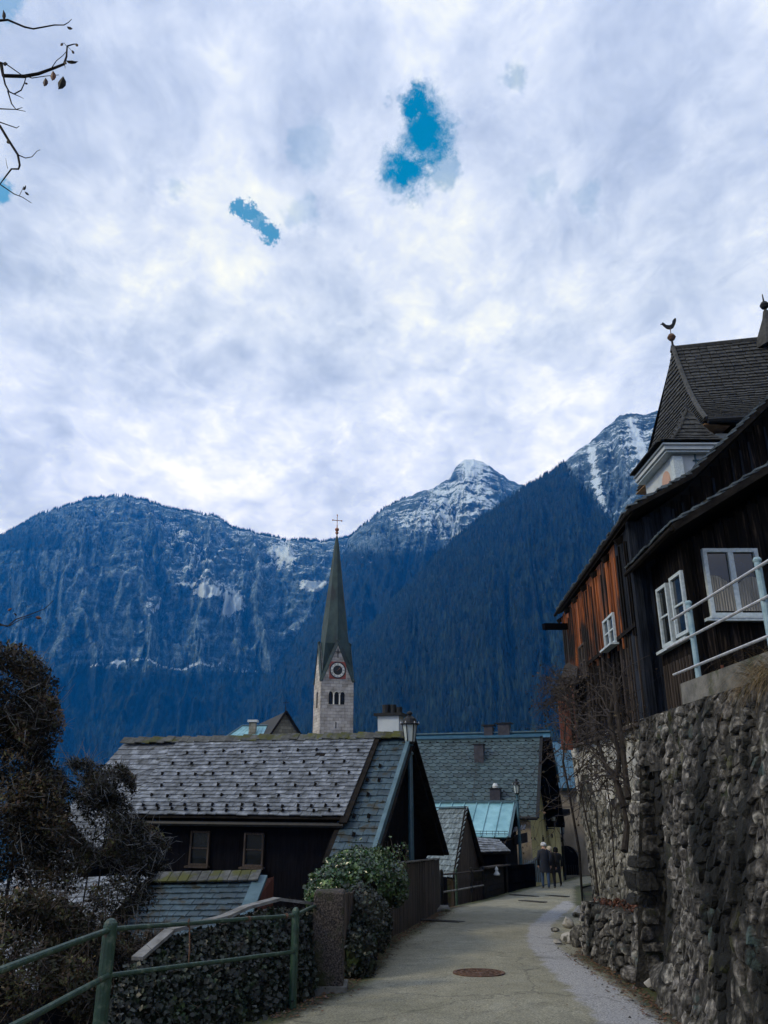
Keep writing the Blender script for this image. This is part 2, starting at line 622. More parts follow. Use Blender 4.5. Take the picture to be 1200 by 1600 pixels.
M['drain'] = pmat('dark_drain_iron', [(.02, .02, .018), (.06, .055, .05)], 12, rough=.6, bump=.3)
M['bark'] = pmat('dark_bark', [(.009, .007, .006), (.04, .032, .026)], 12, rough=.95, bump=.7, bscale=40, stretch=(1, 1, .4))
M['twig'] = pmat('thin_twig', [(.022, .018, .017), (.06, .05, .045)], 12, rough=.9, bump=0)
M['leaf_brown'] = pmat('brown_leaf', [(.38, (.005, .004, .003)), (.54, (.034, .024, .014)), (.70, (.20, .135, .08))], 1.7, rough=.7, bump=0, vary=.75, huevary=.03, transl=.15)
M['leaf_olive'] = pmat('olive_needle', [(.38, (.004, .006, .003)), (.54, (.026, .029, .012)), (.70, (.16, .16, .06))], 1.7, rough=.7, bump=0, vary=.75, huevary=.03, transl=.15)
M['leaf_green'] = pmat('glossy_green_leaf', [(.34, (.007, .026, .010)), (.53, (.03, .072, .022)), (.70, (.18, .27, .09))], 5, rough=.28, bump=0, vary=.6, huevary=.025, spec=.7, transl=.15)
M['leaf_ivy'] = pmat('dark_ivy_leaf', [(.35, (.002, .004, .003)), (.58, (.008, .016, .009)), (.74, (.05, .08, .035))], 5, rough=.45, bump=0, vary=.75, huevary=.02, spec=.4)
M['leaf_red'] = pmat('red_brown_leaf', [(.045, .016, .010), (.13, .05, .028)], 5, rough=.6, bump=0, vary=.4)
M['litter'] = pmat('fallen_leaf', [(.05, .022, .012), (.16, .085, .045)], 5, rough=.8, bump=0, vary=.7, huevary=.02)
M['dry_grass'] = pmat('dry_grass', [(.07, .05, .02), (.20, .14, .065)], 3, rough=.85, bump=0, vary=.6, huevary=.02)
M['coat_navy'] = pmat('navy_coat', [(.008, .012, .022), (.016, .02, .035)], 5, rough=.85, bump=.1)
M['coat_black'] = pmat('black_coat', [(.005, .005, .007), (.012, .012, .014)], 5, rough=.85, bump=.1)
M['jeans'] = pmat('blue_jeans', [(.03, .06, .13), (.06, .10, .19)], 8, rough=.9, bump=.1)
M['skin'] = pmat('skin', [(.35, .2, .15), (.42, .26, .2)], 5, rough=.6, bump=0)
M['cap_white'] = pmat('white_knit', [(.5, .52, .55), (.65, .67, .7)], 9, rough=.9, bump=.2)
M['hair_pale'] = pmat('pale_hair', [(.35, .31, .24), (.5, .45, .36)], 12, rough=.8, bump=.3)
M['shoe'] = pmat('shoe', [(.10, .10, .10), (.3, .3, .3)], 6, rough=.7, bump=0)
M['water'] = pmat('lake_water', [(.01, .03, .045), (.02, .045, .06)], .01, rough=.12, bump=.15, bscale=.6, spec=.5)
M['dark_void'] = pmat('near_black_backing', [(.005, .005, .006), (.012, .012, .012)], 2, rough=.95, bump=0)  # near-black backing; shade in tower openings and drains is put into its colour
M['sign_dark'] = pmat('dark_sign_paint', [(.02, .02, .03), (.05, .05, .06)], 5, rough=.5, bump=.1)


def make_limestone(name, scale, c1, c2, mortar, bw=.55, bh=.3):
    mt = bpy.data.materials.new(name)
    mt.use_nodes = True
    nt = mt.node_tree
    N, L = nt.nodes.new, nt.links.new
    bs = nt.nodes['Principled BSDF']
    tc = N('ShaderNodeTexCoord')
    sp = N('ShaderNodeSeparateXYZ')
    L(tc.outputs['Object'], sp.inputs[0])
    ad = N('ShaderNodeMath')
    L(sp.outputs[0], ad.inputs[0])
    mu = N('ShaderNodeMath')
    mu.operation = 'MULTIPLY'
    mu.inputs[1].default_value = 1.0
    L(sp.outputs[1], mu.inputs[0])
    L(mu.outputs[0], ad.inputs[1])
    cb = N('ShaderNodeCombineXYZ')
    L(ad.outputs[0], cb.inputs[0])
    L(sp.outputs[2], cb.inputs[1])
    br = N('ShaderNodeTexBrick')
    br.inputs['Color1'].default_value = c1 + (1,)
    br.inputs['Color2'].default_value = c2 + (1,)
    br.inputs['Mortar'].default_value = mortar + (1,)
    br.inputs['Scale'].default_value = scale
    br.inputs['Brick Width'].default_value = bw
    br.inputs['Row Height'].default_value = bh
    br.inputs['Mortar Size'].default_value = .02
    br.inputs['Mortar Smooth'].default_value = .3
    br.inputs['Bias'].default_value = .1
    L(cb.outputs[0], br.inputs['Vector'])
    nz = N('ShaderNodeTexNoise')
    nz.inputs['Scale'].default_value = .9
    nz.inputs['Detail'].default_value = 8
    L(tc.outputs['Object'], nz.inputs['Vector'])
    rp = ramp_node(nt, [(.3, (.62, .60, .56)), (.55, (1, 1, 1)), (.75, (1.15, 1.12, 1.08))])
    L(nz.outputs[0], rp.inputs[0])
    mx = N('ShaderNodeMix')
    mx.data_type = 'RGBA'
    mx.blend_type = 'MULTIPLY'
    mx.inputs['Factor'].default_value = 1
    L(br.outputs[0], mx.inputs['A'])
    L(rp.outputs[0], mx.inputs['B'])
    L(mx.outputs['Result'], bs.inputs['Base Color'])
    bs.inputs['Roughness'].default_value = .9
    bp = N('ShaderNodeBump')
    bp.inputs['Strength'].default_value = .6
    bp.inputs['Distance'].default_value = .08
    bp.invert = True
    L(br.outputs['Fac'], bp.inputs['Height'])
    L(bp.outputs[0], bs.inputs['Normal'])
    return mt


M['limestone'] = make_limestone('limestone_blocks', 1.0, (.56, .53, .50), (.36, .335, .31), (.16, .15, .14), .9, .46)
M['rubble'] = make_limestone('rubble_gable', 1.0, (.34, .32, .26), (.18, .17, .13), (.08, .08, .06), .7, .4)

# ================================================================= mountains
def mountain_mat(name, tint=1.0):
    mt = bpy.data.materials.new(name)
    mt.use_nodes = True
    nt = mt.node_tree
    N, L = nt.nodes.new, nt.links.new
    bs = nt.nodes['Principled BSDF']
    geo = N('ShaderNodeNewGeometry')

    def noise(sc, st, det=9, rough=.62, dist=0.0, rot=(0, 0, 0)):
        mp = N('ShaderNodeMapping')
        mp.inputs['Scale'].default_value = st
        mp.inputs['Rotation'].default_value = rot
        L(geo.outputs['Position'], mp.inputs[0])
        n = N('ShaderNodeTexNoise')
        n.inputs['Scale'].default_value = sc
        n.inputs['Detail'].default_value = det
        n.inputs['Roughness'].default_value = rough
        n.inputs['Distortion'].default_value = dist
        L(mp.outputs[0], n.inputs['Vector'])
        return n.outputs[0]

    def m(op, a, b, c=None, clamp=False):
        n = N('ShaderNodeMath')
        n.operation = op
        n.use_clamp = clamp
        for i, v in enumerate((a, b, c)):
            if v is None:
                continue
            if isinstance(v, (int, float)):
                n.inputs[i].default_value = v
            else:
                L(v, n.inputs[i])
        return n.outputs[0]

    def sstep(v, lo, hi):
        mr = N('ShaderNodeMapRange')
        mr.interpolation_type = 'SMOOTHSTEP'
        mr.inputs[1].default_value = lo
        mr.inputs[2].default_value = hi
        L(v, mr.inputs[0])
        return mr.outputs[0]

    def mix(f, a, b):
        x = N('ShaderNodeMix')
        x.data_type = 'RGBA'
        L(f, x.inputs['Factor'])
        for k, v in (('A', a), ('B', b)):
            if isinstance(v, tuple):
                x.inputs[k].default_value = v + (1,)
            else:
                L(v, x.inputs[k])
        return x.outputs['Result']
    at_s = N('ShaderNodeAttribute')
    at_s.attribute_name = 'snow'
    at_f = N('ShaderNodeAttribute')
    at_f.attribute_name = 'wood'
    at_p = N('ShaderNodeAttribute')
    at_p.attribute_name = 'patch'
    strata = noise(.010, (1, 1, 4.2), 8, .68, .6, (R(10), R(6), 0))
    micro = noise(.13, (1, 1, .9), 6, .7, .3)
    fine = noise(.045, (1, 1, .8), 8, .7, .4)
    vert = noise(.02, (1.3, 1.3, .7), 8, .68, .3)
    rp = ramp_node(nt, [(.40, (.004, .011, .018)), (.5, (.05, .088, .12)), (.60, (.24, .33, .43))])
    L(m('ADD', m('MULTIPLY', strata, .45), m('ADD', m('MULTIPLY', vert, .25), m('MULTIPLY', micro, .30))), rp.inputs[0])
    fr = ramp_node(nt, [(.35, (.004, .008, .008)), (.55, (.012, .021, .017)), (.72, (.035, .05, .038))])
    L(fine, fr.inputs[0])
    woodn = m('ADD', at_f.outputs['Fac'], m('MULTIPLY', m('SUBTRACT', m('ADD', m('MULTIPLY', strata, .5), m('ADD', m('MULTIPLY', vert, .2), m('MULTIPLY', fine, .3))), .5), 2.6))
    wood = sstep(woodn, .42, .58)
    col = mix(wood, rp.outputs[0], fr.outputs[0])
    # snow: lies on ledges (flatter faces) and in gullies
    sep = N('ShaderNodeSeparateXYZ')
    L(geo.outputs['Normal'], sep.inputs[0])
    sn = m('ADD', m('MULTIPLY', strata, .46), m('ADD', m('MULTIPLY', fine, .26), m('MULTIPLY', micro, .28)))
    sn = m('ADD', sn, m('MULTIPLY', m('SUBTRACT', sep.outputs[2], .55), .10))
    sn = m('ADD', sn, m('MULTIPLY', at_s.outputs['Fac'], .30))
    snow = sstep(sn, .655, .705)
    snow = m('MULTIPLY', snow, m('SUBTRACT', 1.0, m('MULTIPLY', wood, .55)))
    pat = sstep(m('ADD', at_p.outputs['Fac'], m('MULTIPLY', m('SUBTRACT', sn, .52), 2.8)), .50, .66)
    snow = m('MAXIMUM', snow, pat)
    col = mix(snow, col, (.50, .60, .72))
    L(col, bs.inputs['Base Color'])
    bs.inputs['Roughness'].default_value = .95
    bs.inputs['Specular IOR Level'].default_value = .1
    bp = N('ShaderNodeBump')
    bp.inputs['Strength'].default_value = .8
    bp.inputs['Distance'].default_value = 14
    L(m('ADD', m('MULTIPLY', strata, 1.0), m('MULTIPLY', fine, .5)), bp.inputs['Height'])
    L(bp.outputs[0], bs.inputs['Normal'])
    return mt


def sky_ae(pts):
    a, e = [], []
    for px, py in pts:
        d = ray(px, py)
        a.append(d.x / d.y)
        e.append(d.z / d.y)
    a, e = np.array(a), np.array(e)
    o = np.argsort(a)
    return a[o], e[o]


def proj(v):
    x, y, z = v[:, 0], v[:, 1], v[:, 2] - EYE
    dep = y * CP + z * SP
    upc = -y * SP + z * CP
    return 600 + 1200 * x / dep, 800 - 1200 * upc / dep


def seg_dist(px, py, pts):
    d = np.full(px.shape, 1e9)
    for (x0, y0), (x1, y1) in zip(pts[:-1], pts[1:]):
        dx, dy = x1 - x0, y1 - y0
        t = np.clip(((px - x0) * dx + (py - y0) * dy) / (dx * dx + dy * dy), 0, 1)
        d = np.minimum(d, np.hypot(px - x0 - dx * t, py - y0 - dy * t))
    return d


def mountain(name, pts, Y0, Y1, zb, prof, amp, seed, nc, nr, attr, freq, mat):
    A, E = sky_ae(pts)
    a = np.linspace(A[0], A[-1], nc)
    e = np.interp(a, A, E)
    yr = Y1(a) if callable(Y1) else np.full(nc, float(Y1))
    e = e + (fbm(a * 160, a * 0 + 3.3, seed + 90, 5, .55) - .5) * .006
    t = np.linspace(0, 1.12, nr)
    T, Aa = np.meshgrid(t, a, indexing='ij')
    Ya = Y0 + (yr[None, :] - Y0) * T
    zr = EYE + e * yr
    g = np.interp(T, [p[0] for p in prof] + [1.12], [p[1] for p in prof] + [.86])
    Z = zb + (zr[None, :] - zb) * g
    w = np.clip(np.sin(pi * np.clip(T, 0, 1)), 0, 1) ** .7
    hz = Z / 420.0
    wa = fbm(Aa * freq * .6 + 5, hz * .9, seed + 3, 3)
    n1 = fbm(Aa * freq + wa * 3.2 + hz * 1.1, hz * .7, seed, 6, .52, True)
    n2 = fbm(Aa * freq * 2.6 + wa * 5 - hz * 1.6, hz * 4.2, seed + 40, 5, .55, True)
    n3 = fbm(Aa * 30, hz * 7.0 + wa * 2 + Aa * 6, seed + 60, 4)
    Ya = Ya - w * amp * ((n1 - .5) * 1.0 + (n2 - .5) * .42)
    Z = Z + w * amp * (.20 * (n2 - .5) + .30 * (n3 - .5))
    X = Aa * Ya
    v = np.stack([X, Ya, Z], -1).reshape(-1, 3)
    idx = np.arange(nr * nc).reshape(nr, nc)
    q = np.stack([idx[:-1, :-1], idx[:-1, 1:], idx[1:, 1:], idx[1:, :-1]], -1).reshape(-1, 4)
    o = flink(name, v, q, mat, None, True, 'structure')
    px, py = proj(v)
    s, f, p = attr(px, py, v)
    for nm, arr in (('snow', s), ('wood', f), ('patch', p)):
        at_ = o.data.attributes.new(nm, 'FLOAT', 'POINT')
        at_.data.foreach_set('value', np.ascontiguousarray(arr, dtype=np.float32))
    return o, v.reshape(nr, nc, 3), f.reshape(nr, nc), t


def tree_cones(v, f, t, count, ridge_count, seed, h0, h1, px_rng=(-60, 1230)):
    r = np.random.RandomState(seed)
    nr, nc, _ = v.shape
    out = []
    i = r.randint(int(nr * .08), int(nr * .89), count * 2)
    j = r.randint(0, nc - 1, count * 2)
    keep = (f[i, j] + r.uniform(-.25, .25, i.shape)) > .5
    i, j = i[keep][:count], j[keep][:count]
    a, b = r.rand(len(i))[:, None], r.rand(len(i))[:, None]
    P = v[i, j] * (1 - a) * (1 - b) + v[i + 1, j] * a * (1 - b) + v[i, j + 1] * (1 - a) * b + v[i + 1, j + 1] * a * b
    out.append(P)
    top = int(np.argmin(np.abs(t - 1.0)))
    jj = r.randint(0, nc - 1, ridge_count)
    a = r.rand(ridge_count)[:, None]
    dens = fbm(jj * .05, jj * 0, seed, 3)
    k = (dens + r.uniform(-.3, .3, ridge_count) > .36) & (f[top, jj] > .25)
    out.append((v[top, jj] * (1 - a) + v[top, jj + 1] * a)[k])
    P = np.concatenate(out)
    ax, ay = proj(P)
    P = P[(ax > px_rng[0]) & (ax < px_rng[1]) & (ay < 1240)]
    n = len(P)
    h = r.uniform(h0, h1, n) * r.uniform(.6, 1.0, n)
    rad = h * r.uniform(.14, .24, n)
    K = 5
    ang = r.uniform(0, 6.28, n)
    V = np.zeros((n, K + 1, 3))
    for kk in range(K):
        th = ang + 2 * pi * kk / K
        V[:, kk, 0] = P[:, 0] + rad * np.cos(th)
        V[:, kk, 1] = P[:, 1] + rad * np.sin(th)
        V[:, kk, 2] = P[:, 2] - 1.0
    V[:, K] = P
    V[:, K, 2] += h
    F = []
    base = np.arange(n) * (K + 1)
    for kk in range(K):
        F.append(np.stack([base + kk, base + (kk + 1) % K, base + K], -1))
    return V.reshape(-1, 3), np.concatenate(F)


def blob(px, py, cx, cy, rx, ry):
    return np.exp(-(((px - cx) / rx) ** 2 + ((py - cy) / ry) ** 2))


def attr_left(px, py, v):
    s = np.clip((985 - py) / 280, 0, .27) + .18 * blob(px, py, 440, 870, 90, 40) + .10 * blob(px, py, 180, 800, 140, 30)
    s = s - .5 * blob(px, py, 60, 870, 60, 60) + .25 * blob(px, py, 300, 860, 60, 60)
    w = np.clip((py - 1035) / 60, -.3, 1) + .55 * blob(px, py, 20, 900, 110, 90) + .3 * blob(px, py, 250, 900, 60, 70) + .35 * blob(px, py, 110, 990, 90, 60)
    w = np.where(py < 860, w + .35, w) + .22
    p = 1.0 * blob(px, py, 366, 938, 17, 17) + .9 * blob(px, py, 322, 925, 20, 9) + 1.1 * blob(px, py, 494, 916, 30, 9) + .7 * blob(px, py, 345, 955, 34, 14)
    p += .55 * blob(px, py, 440, 868, 26, 22) + .6 * blob(px, py, 240, 945, 28, 12) + .5 * blob(px, py, 310, 915, 40, 16)
    p += .9 * blob(px, py, 184, 1040, 3.5, 8)
    path = [(142, 1040), (180, 1035), (230, 1029), (255, 1042), (285, 1047), (312, 1035), (330, 1041), (345, 1037), (362, 1048), (405, 1049)]
    p += 1.0 * np.exp(-(seg_dist(px, py, path) / 2.3) ** 2)
    p += .65 * np.exp(-(seg_dist(px, py, [(205, 995), (218, 975), (248, 948)]) / 3.0) ** 2)
    p += .6 * np.exp(-(seg_dist(px, py, [(444, 990), (478, 975)]) / 3.0) ** 2) + .5 * np.exp(-(seg_dist(px, py, [(400, 1034), (420, 1028)]) / 2.5) ** 2)
    return np.clip(s, 0, 1.2), np.clip(w, 0, 1), np.clip(p, 0, 1.2)


def attr_mid(px, py, v):
    s = .50 * blob(px, py, 745, 765, 85, 62) + .34 * blob(px, py, 690, 830, 70, 40) + .22 * blob(px, py, 610, 815, 70, 30) + .35 * blob(px, py, 560, 880, 40, 30)
    s += .2 * blob(px, py, 660, 790, 90, 40) + .45 * blob(px, py, 740, 724, 34, 26)
    w = np.clip((py - 850) / 60, 0, 1) + .30
    w = w - .4 * blob(px, py, 745, 755, 80, 50) - .4 * blob(px, py, 740, 724, 40, 28)
    p = .15 * blob(px, py, 760, 770, 55, 40)
    return np.clip(s, 0, 1.2), np.clip(w, 0, 1), p


def attr_right(px, py, v):
    b = (px - 868) - (py - 735) * .82      # right of this diagonal the rock is bare
    bare = np.clip(b / 35, 0, 1) * np.clip((880 - py) / 60, 0, 1)
    s = bare * (.36 + .15 * blob(px, py, 1000, 690, 40, 60)) + .22 * blob(px, py, 820, 900, 120, 50)
    w = 1.0 - bare * .85 - .25 * blob(px, py, 700, 900, 60, 50) - .3 * blob(px, py, 880, 890, 60, 30)
    p = .32 * np.exp(-(seg_dist(px, py, [(712, 980), (722, 1010), (712, 1050)]) / 5) ** 2) + .30 * np.exp(-(seg_dist(px, py, [(800, 980), (805, 1020), (802, 1070)]) / 5) ** 2)
    p += .48 * bare * np.exp(-(seg_dist(px, py, [(925, 705), (932, 760), (945, 800)]) / 9) ** 2)
    p += .5 * bare * np.exp(-(seg_dist(px, py, [(985, 660), (1000, 700), (1015, 740)]) / 9) ** 2)
    return np.clip(s, 0, 1.2), np.clip(w, 0, 1), p


MT = mountain_mat('alpine_rock_and_snow')
FOREST = pmat('far_spruce', [(.3, (.004, .009, .008)), (.7, (.02, .034, .026))], .02, rough=1, bump=0, vary=.6, spec=.05)
pf = [(0, 0), (.3, .16), (.5, .34), (.62, .58), (.75, .74), (.86, .88), (1, 1)]
skyL = [(-330, 900), (-200, 870), (-90, 855), (0, 838), (25, 825), (60, 805), (100, 793), (140, 780), (190, 775), (230, 784), (280, 799), (330, 806), (348, 812), (360, 824),
        (400, 834), (440, 843), (480, 845), (505, 847), (530, 843), (560, 838), (620, 850), (700, 880), (800, 930), (900, 1000)]
skyM = [(200, 1185), (300, 1130), (380, 1065), (440, 1005), (482, 957), (515, 908), (534, 870), (545, 840), (575, 815), (600, 795), (640, 775), (680, 760), (702, 746),
        (714, 727), (726, 718), (740, 716), (754, 720), (775, 735), (797, 750), (818, 758), (850, 790), (950, 850), (1060, 900)]
skyR = [(400, 1240), (450, 1165), (500, 1085), (545, 1020), (600, 955), (645, 905), (672, 880), (690, 860), (715, 840), (750, 812), (790, 783), (820, 761), (840, 752),
        (870, 733), (900, 705), (930, 683), (955, 660), (968, 650), (985, 645), (1005, 648), (1030, 640), (1100, 622), (1250, 600), (1500, 640)]
oL = mountain('mountain', skyL, 1900, 3500, -40, pf, 330, 5, 820, 260, attr_left, 26, MT)
oM = mountain('mountain', skyM, 1500, 2900, -40, [(0, 0), (.3, .22), (.6, .55), (1, 1)], 210, 25, 620, 200, attr_mid, 30, MT)
oR = mountain('mountain', skyR, 800, 1900, -40, [(0, 0), (.3, .24), (.6, .55), (1, 1)], 115, 45, 760, 240, attr_right, 28, MT)
for (o, v, f, t), cnt, rc, sd_, h0, h1 in ((oL, 15000, 4500, 1, 12, 24), (oM, 14000, 3000, 2, 11, 20), (oR, 30000, 2500, 3, 9, 18)):
    V, F = tree_cones(v, f, t, cnt, rc, sd_, h0, h1)
    fo = flink('forest', V, F, FOREST, None, False, 'stuff')

# ================================================================= ground, lake
XLp = np.array([(-40, -2.4), (-5, -2.4), (4, -2.1), (6.95, -2.25), (9.6, -1.25), (11.4, -.62), (16.6, .0), (19.5, .62), (23.6, 1.42), (25, 1.68), (29.2, 3.45), (34, 5.0), (38.5, 6.7), (44, 9.2), (52, 12)])
XRp = np.array([(-40, 2.4), (-5, 2.45), (5.9, 2.85), (9.07, 3.08), (11.6, 3.3), (14.6, 3.38), (17, 4.3), (22.7, 5.6), (27, 6.2), (38.5, 8.8), (44, 11.2), (52, 16)])


def XL(y):
    return np.interp(y, XLp[:, 0], XLp[:, 1])


def XR(y):
    return np.interp(y, XRp[:, 0], XRp[:, 1])


def ground_h(x, y):
    yc = np.clip(y, -40, 60)
    zr = -SLOPE * yc - .06
    dl = np.maximum(XL(yc) - .12 - x, 0)
    z = zr - 3.6 * (1 - np.exp(-dl / 2.4)) - np.maximum(dl - 6, 0) * .22
    beyond = np.maximum(y - 56, 0)
    z = z - beyond * .35
    dr = x - XR(yc) - np.where(y > 24, 6, 0) - .75 * np.clip((y - 11) / 2, 0, 1)
    up = np.clip((dr - .75) / .25, 0, 1)
    hill = 2.62 + np.maximum(dr - 7 - .25 * np.maximum(y, 0), 0) * .55
    hill = np.minimum(hill, 420)
    z = np.where(dr > .75, z * (1 - up) + hill * up, z)
    return np.maximum(z, -33)


def grow(a, b, step, g, n):
    out = list(np.arange(a, b + 1e-6, step))
    s = step
    hi = [out[-1]]
    lo = [out[0]]
    for _ in range(n):
        s *= g
        hi.append(hi[-1] + s)
        lo.append(lo[-1] - s)
    return np.array(lo[:0:-1] + out + hi[1:])


gx = grow(-14, 16, .3, 1.22, 35)
gy = grow(-6, 58, .4, 1.22, 35)
GX, GY = np.meshgrid(gx, gy)
GZ = ground_h(GX, GY) + (fbm(GX * .8, GY * .8, 4, 4) - .5) * .12 * (np.minimum(np.abs(GX - XL(GY)), 1) > .3) - .03
idx = np.arange(GX.size).reshape(GX.shape)
flink('ground', np.stack([GX, GY, GZ], -1).reshape(-1, 3), np.stack([idx[:-1, :-1], idx[:-1, 1:], idx[1:, 1:], idx[1:, :-1]], -1).reshape(-1, 4), M['earth'], None, True, 'structure')
lw = MB()
lw.add([(-4500, 70, -28), (4500, 70, -28), (4500, 4600, -28), (-4500, 4600, -28)], [(0, 1, 2, 3)])
lw.build('lake_water', M['water'], kind='structure')

# ================================================================= road
ys = np.concatenate([np.arange(-8, 4, .6), np.arange(4, 26, .12), np.arange(26, 52.1, .3)])
nc = 64
Ug = np.linspace(-.01, 1.01, nc)
RY, RU = np.meshgrid(ys, Ug, indexing='ij')
edge_n = (fbm(RY * 1.3, RY * 0 + 2, 8, 4) - .5) * .22
RX = (XL(RY) - .02 + edge_n) * (1 - RU) + (XR(RY) + .1) * RU
crown = .035 * np.sin(pi * np.clip(RU, 0, 1))
RZ = -SLOPE * RY + crown - .03 + (fbm(RX * .5, RY * .5, 9, 4) - .5) * .05
rv = np.stack([RX, RY, RZ], -1).reshape(-1, 3)
idx = np.arange(RX.size).reshape(RX.shape)
rq = np.stack([idx[:-1, :-1], idx[:-1, 1:], idx[1:, 1:], idx[1:, :-1]], -1).reshape(-1, 4)


def road_mat():
    mt = bpy.data.materials.new('worn_asphalt')
    mt.use_nodes = True
    nt = mt.node_tree
    N, L = nt.nodes.new, nt.links.new
    bs = nt.nodes['Principled BSDF']
    geo = N('ShaderNodeNewGeometry')

    def noise(sc, det=6, rough=.6, dist=0):
        n = N('ShaderNodeTexNoise')
        n.inputs['Scale'].default_value = sc
        n.inputs['Detail'].default_value = det
        n.inputs['Roughness'].default_value = rough
        n.inputs['Distortion'].default_value = dist
        L(geo.outputs['Position'], n.inputs['Vector'])
        return n.outputs[0]

    def m(op, a, b, clamp=False):
        n = N('ShaderNodeMath')
        n.operation = op
        n.use_clamp = clamp
        for i, v in enumerate((a, b)):
            if isinstance(v, (int, float)):
                n.inputs[i].default_value = v
            else:
                L(v, n.inputs[i])
        return n.outputs[0]

    def sstep(v, lo, hi, a=0., b=1.):
        mr = N('ShaderNodeMapRange')
        mr.interpolation_type = 'SMOOTHSTEP'
        mr.inputs[1].default_value = lo
        mr.inputs[2].default_value = hi
        mr.inputs[3].default_value = a
        mr.inputs[4].default_value = b
        L(v, mr.inputs[0])
        return mr.outputs[0]

    def mix(f, a, b, bt='MIX'):
        x = N('ShaderNodeMix')
        x.data_type = 'RGBA'
        x.blend_type = bt
        if isinstance(f, (int, float)):
            x.inputs['Factor'].default_value = f
        else:
            L(f, x.inputs['Factor'])
        for k, v in (('A', a), ('B', b)):
            if isinstance(v, tuple):
                x.inputs[k].default_value = v + (1,)
            else:
                L(v, x.inputs[k])
        return x.outputs['Result']

    def at_(nm):
        a = N('ShaderNodeAttribute')
        a.attribute_name = nm
        return a.outputs['Fac']
    big = noise(.55, 6, .55, .3)
    mid = noise(3.2, 6)
    grain = noise(48, 5, .8)
    base = ramp_node(nt, [(.33, (.165, .16, .115)), (.5, (.235, .225, .17)), (.68, (.31, .30, .235))])
    L(m('ADD', m('MULTIPLY', big, .6), m('MULTIPLY', mid, .4)), base.inputs[0])
    pale = sstep(m('ADD', at_('strip'), m('MULTIPLY', m('SUBTRACT', mid, .5), 1.1)), .40, .75)
    col = mix(pale, base.outputs[0], (.32, .32, .33))
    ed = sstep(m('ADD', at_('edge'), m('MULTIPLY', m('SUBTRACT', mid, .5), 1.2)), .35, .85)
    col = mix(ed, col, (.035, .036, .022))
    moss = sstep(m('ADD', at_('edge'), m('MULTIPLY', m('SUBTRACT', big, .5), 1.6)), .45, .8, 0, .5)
    col = mix(moss, col, (.07, .085, .02))
    stain = sstep(noise(1.1, 7, .65, .6), .56, .70, 0, .38)
    col = mix(stain, col, (.06, .06, .05))
    # a narrow tar seam / crack network
    vo = N('ShaderNodeTexVoronoi')
    vo.feature = 'DISTANCE_TO_EDGE'
    vo.inputs['Scale'].default_value = .33
    wn = N('ShaderNodeTexNoise')
    wn.inputs['Scale'].default_value = 1.6
    wn.inputs['Detail'].default_value = 6
    L(geo.outputs['Position'], wn.inputs['Vector'])
    va = N('ShaderNodeVectorMath')
    va.operation = 'ADD'
    L(geo.outputs['Position'], va.inputs[0])
    L(wn.outputs['Color'], va.inputs[1])
    L(va.outputs[0], vo.inputs['Vector'])
    cr = sstep(vo.outputs['Distance'], .0, .012, .42, 0.)
    col = mix(cr, col, (.03, .03, .025))
    gr = ramp_node(nt, [(.36, (.36, .36, .34)), (.5, (1, 1, 1)), (.64, (1.75, 1.75, 1.7))])
    L(grain, gr.inputs[0])
    col = mix(1.0, col, gr.outputs[0], 'MULTIPLY')
    L(col, bs.inputs['Base Color'])
    bs.inputs['Roughness'].default_value = .82
    bs.inputs['Specular IOR Level'].default_value = .35
    bp = N('ShaderNodeBump')
    bp.inputs['Strength'].default_value = .7
    bp.inputs['Distance'].default_value = .012
    L(grain, bp.inputs['Height'])
    L(bp.outputs[0], bs.inputs['Normal'])
    return mt


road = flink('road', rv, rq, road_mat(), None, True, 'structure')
strip_px = [(1030, 1640), (990, 1598), (930, 1545), (880, 1505), (852, 1480), (842, 1462), (846, 1445), (862, 1430), (880, 1418), (893, 1408)]
sp_ = [gp(*p) for p in strip_px]
sd_ = seg_dist(rv[:, 0], rv[:, 1], [(p.x, p.y) for p in sp_])
wid = np.interp(rv[:, 1], [8, 13, 20, 30], [.55, .42, .35, .4])
strip = np.clip(1.25 - sd_ / wid, 0, 1)
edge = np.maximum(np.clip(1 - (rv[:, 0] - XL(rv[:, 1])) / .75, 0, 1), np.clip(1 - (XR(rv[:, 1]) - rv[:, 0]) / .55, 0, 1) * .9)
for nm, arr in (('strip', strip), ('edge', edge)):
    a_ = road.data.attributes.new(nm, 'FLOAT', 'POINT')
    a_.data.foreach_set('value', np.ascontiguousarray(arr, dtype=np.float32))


def road_z(x, y):
    u = np.clip((x - XL(y)) / (XR(y) - XL(y)), 0, 1)
    return -SLOPE * y + .035 * np.sin(pi * u) - .03 + (fbm(np.array([x * .5]), np.array([y * .5]), 9, 4)[0] - .5) * .05


def road_disc_frame(c):
    return Vector((1, 0, 0)), Vector((0, 1, -SLOPE)).normalized()


# manhole cover with rings and radial ribs
mc = gp(748, 1520)
mc.z = float(road_z(mc.x, mc.y)) + .004
ex, ey = road_disc_frame(mc)
ez = ex.cross(ey)
mh = thing('manhole_cover', 'round rusty iron manhole cover set in the asphalt in front', 'manhole cover', mc)


def ring(mb, c, r0, r1, z0, z1, n=36):
    vs = []
    for k in range(n):
        a = 2 * pi * k / n
        d = ex * cos(a) + ey * sin(a)
        vs += [c + d * r0 + ez * z0, c + d * r0 + ez * z1, c + d * r1 + ez * z1, c + d * r1 + ez * z0]
    fs = []
    for k in range(n):
        j = (k + 1) % n
        for q in range(4):
            fs.append((k * 4 + q, k * 4 + (q + 1) % 4, j * 4 + (q + 1) % 4, j * 4 + q))
    mb.add(vs, fs)


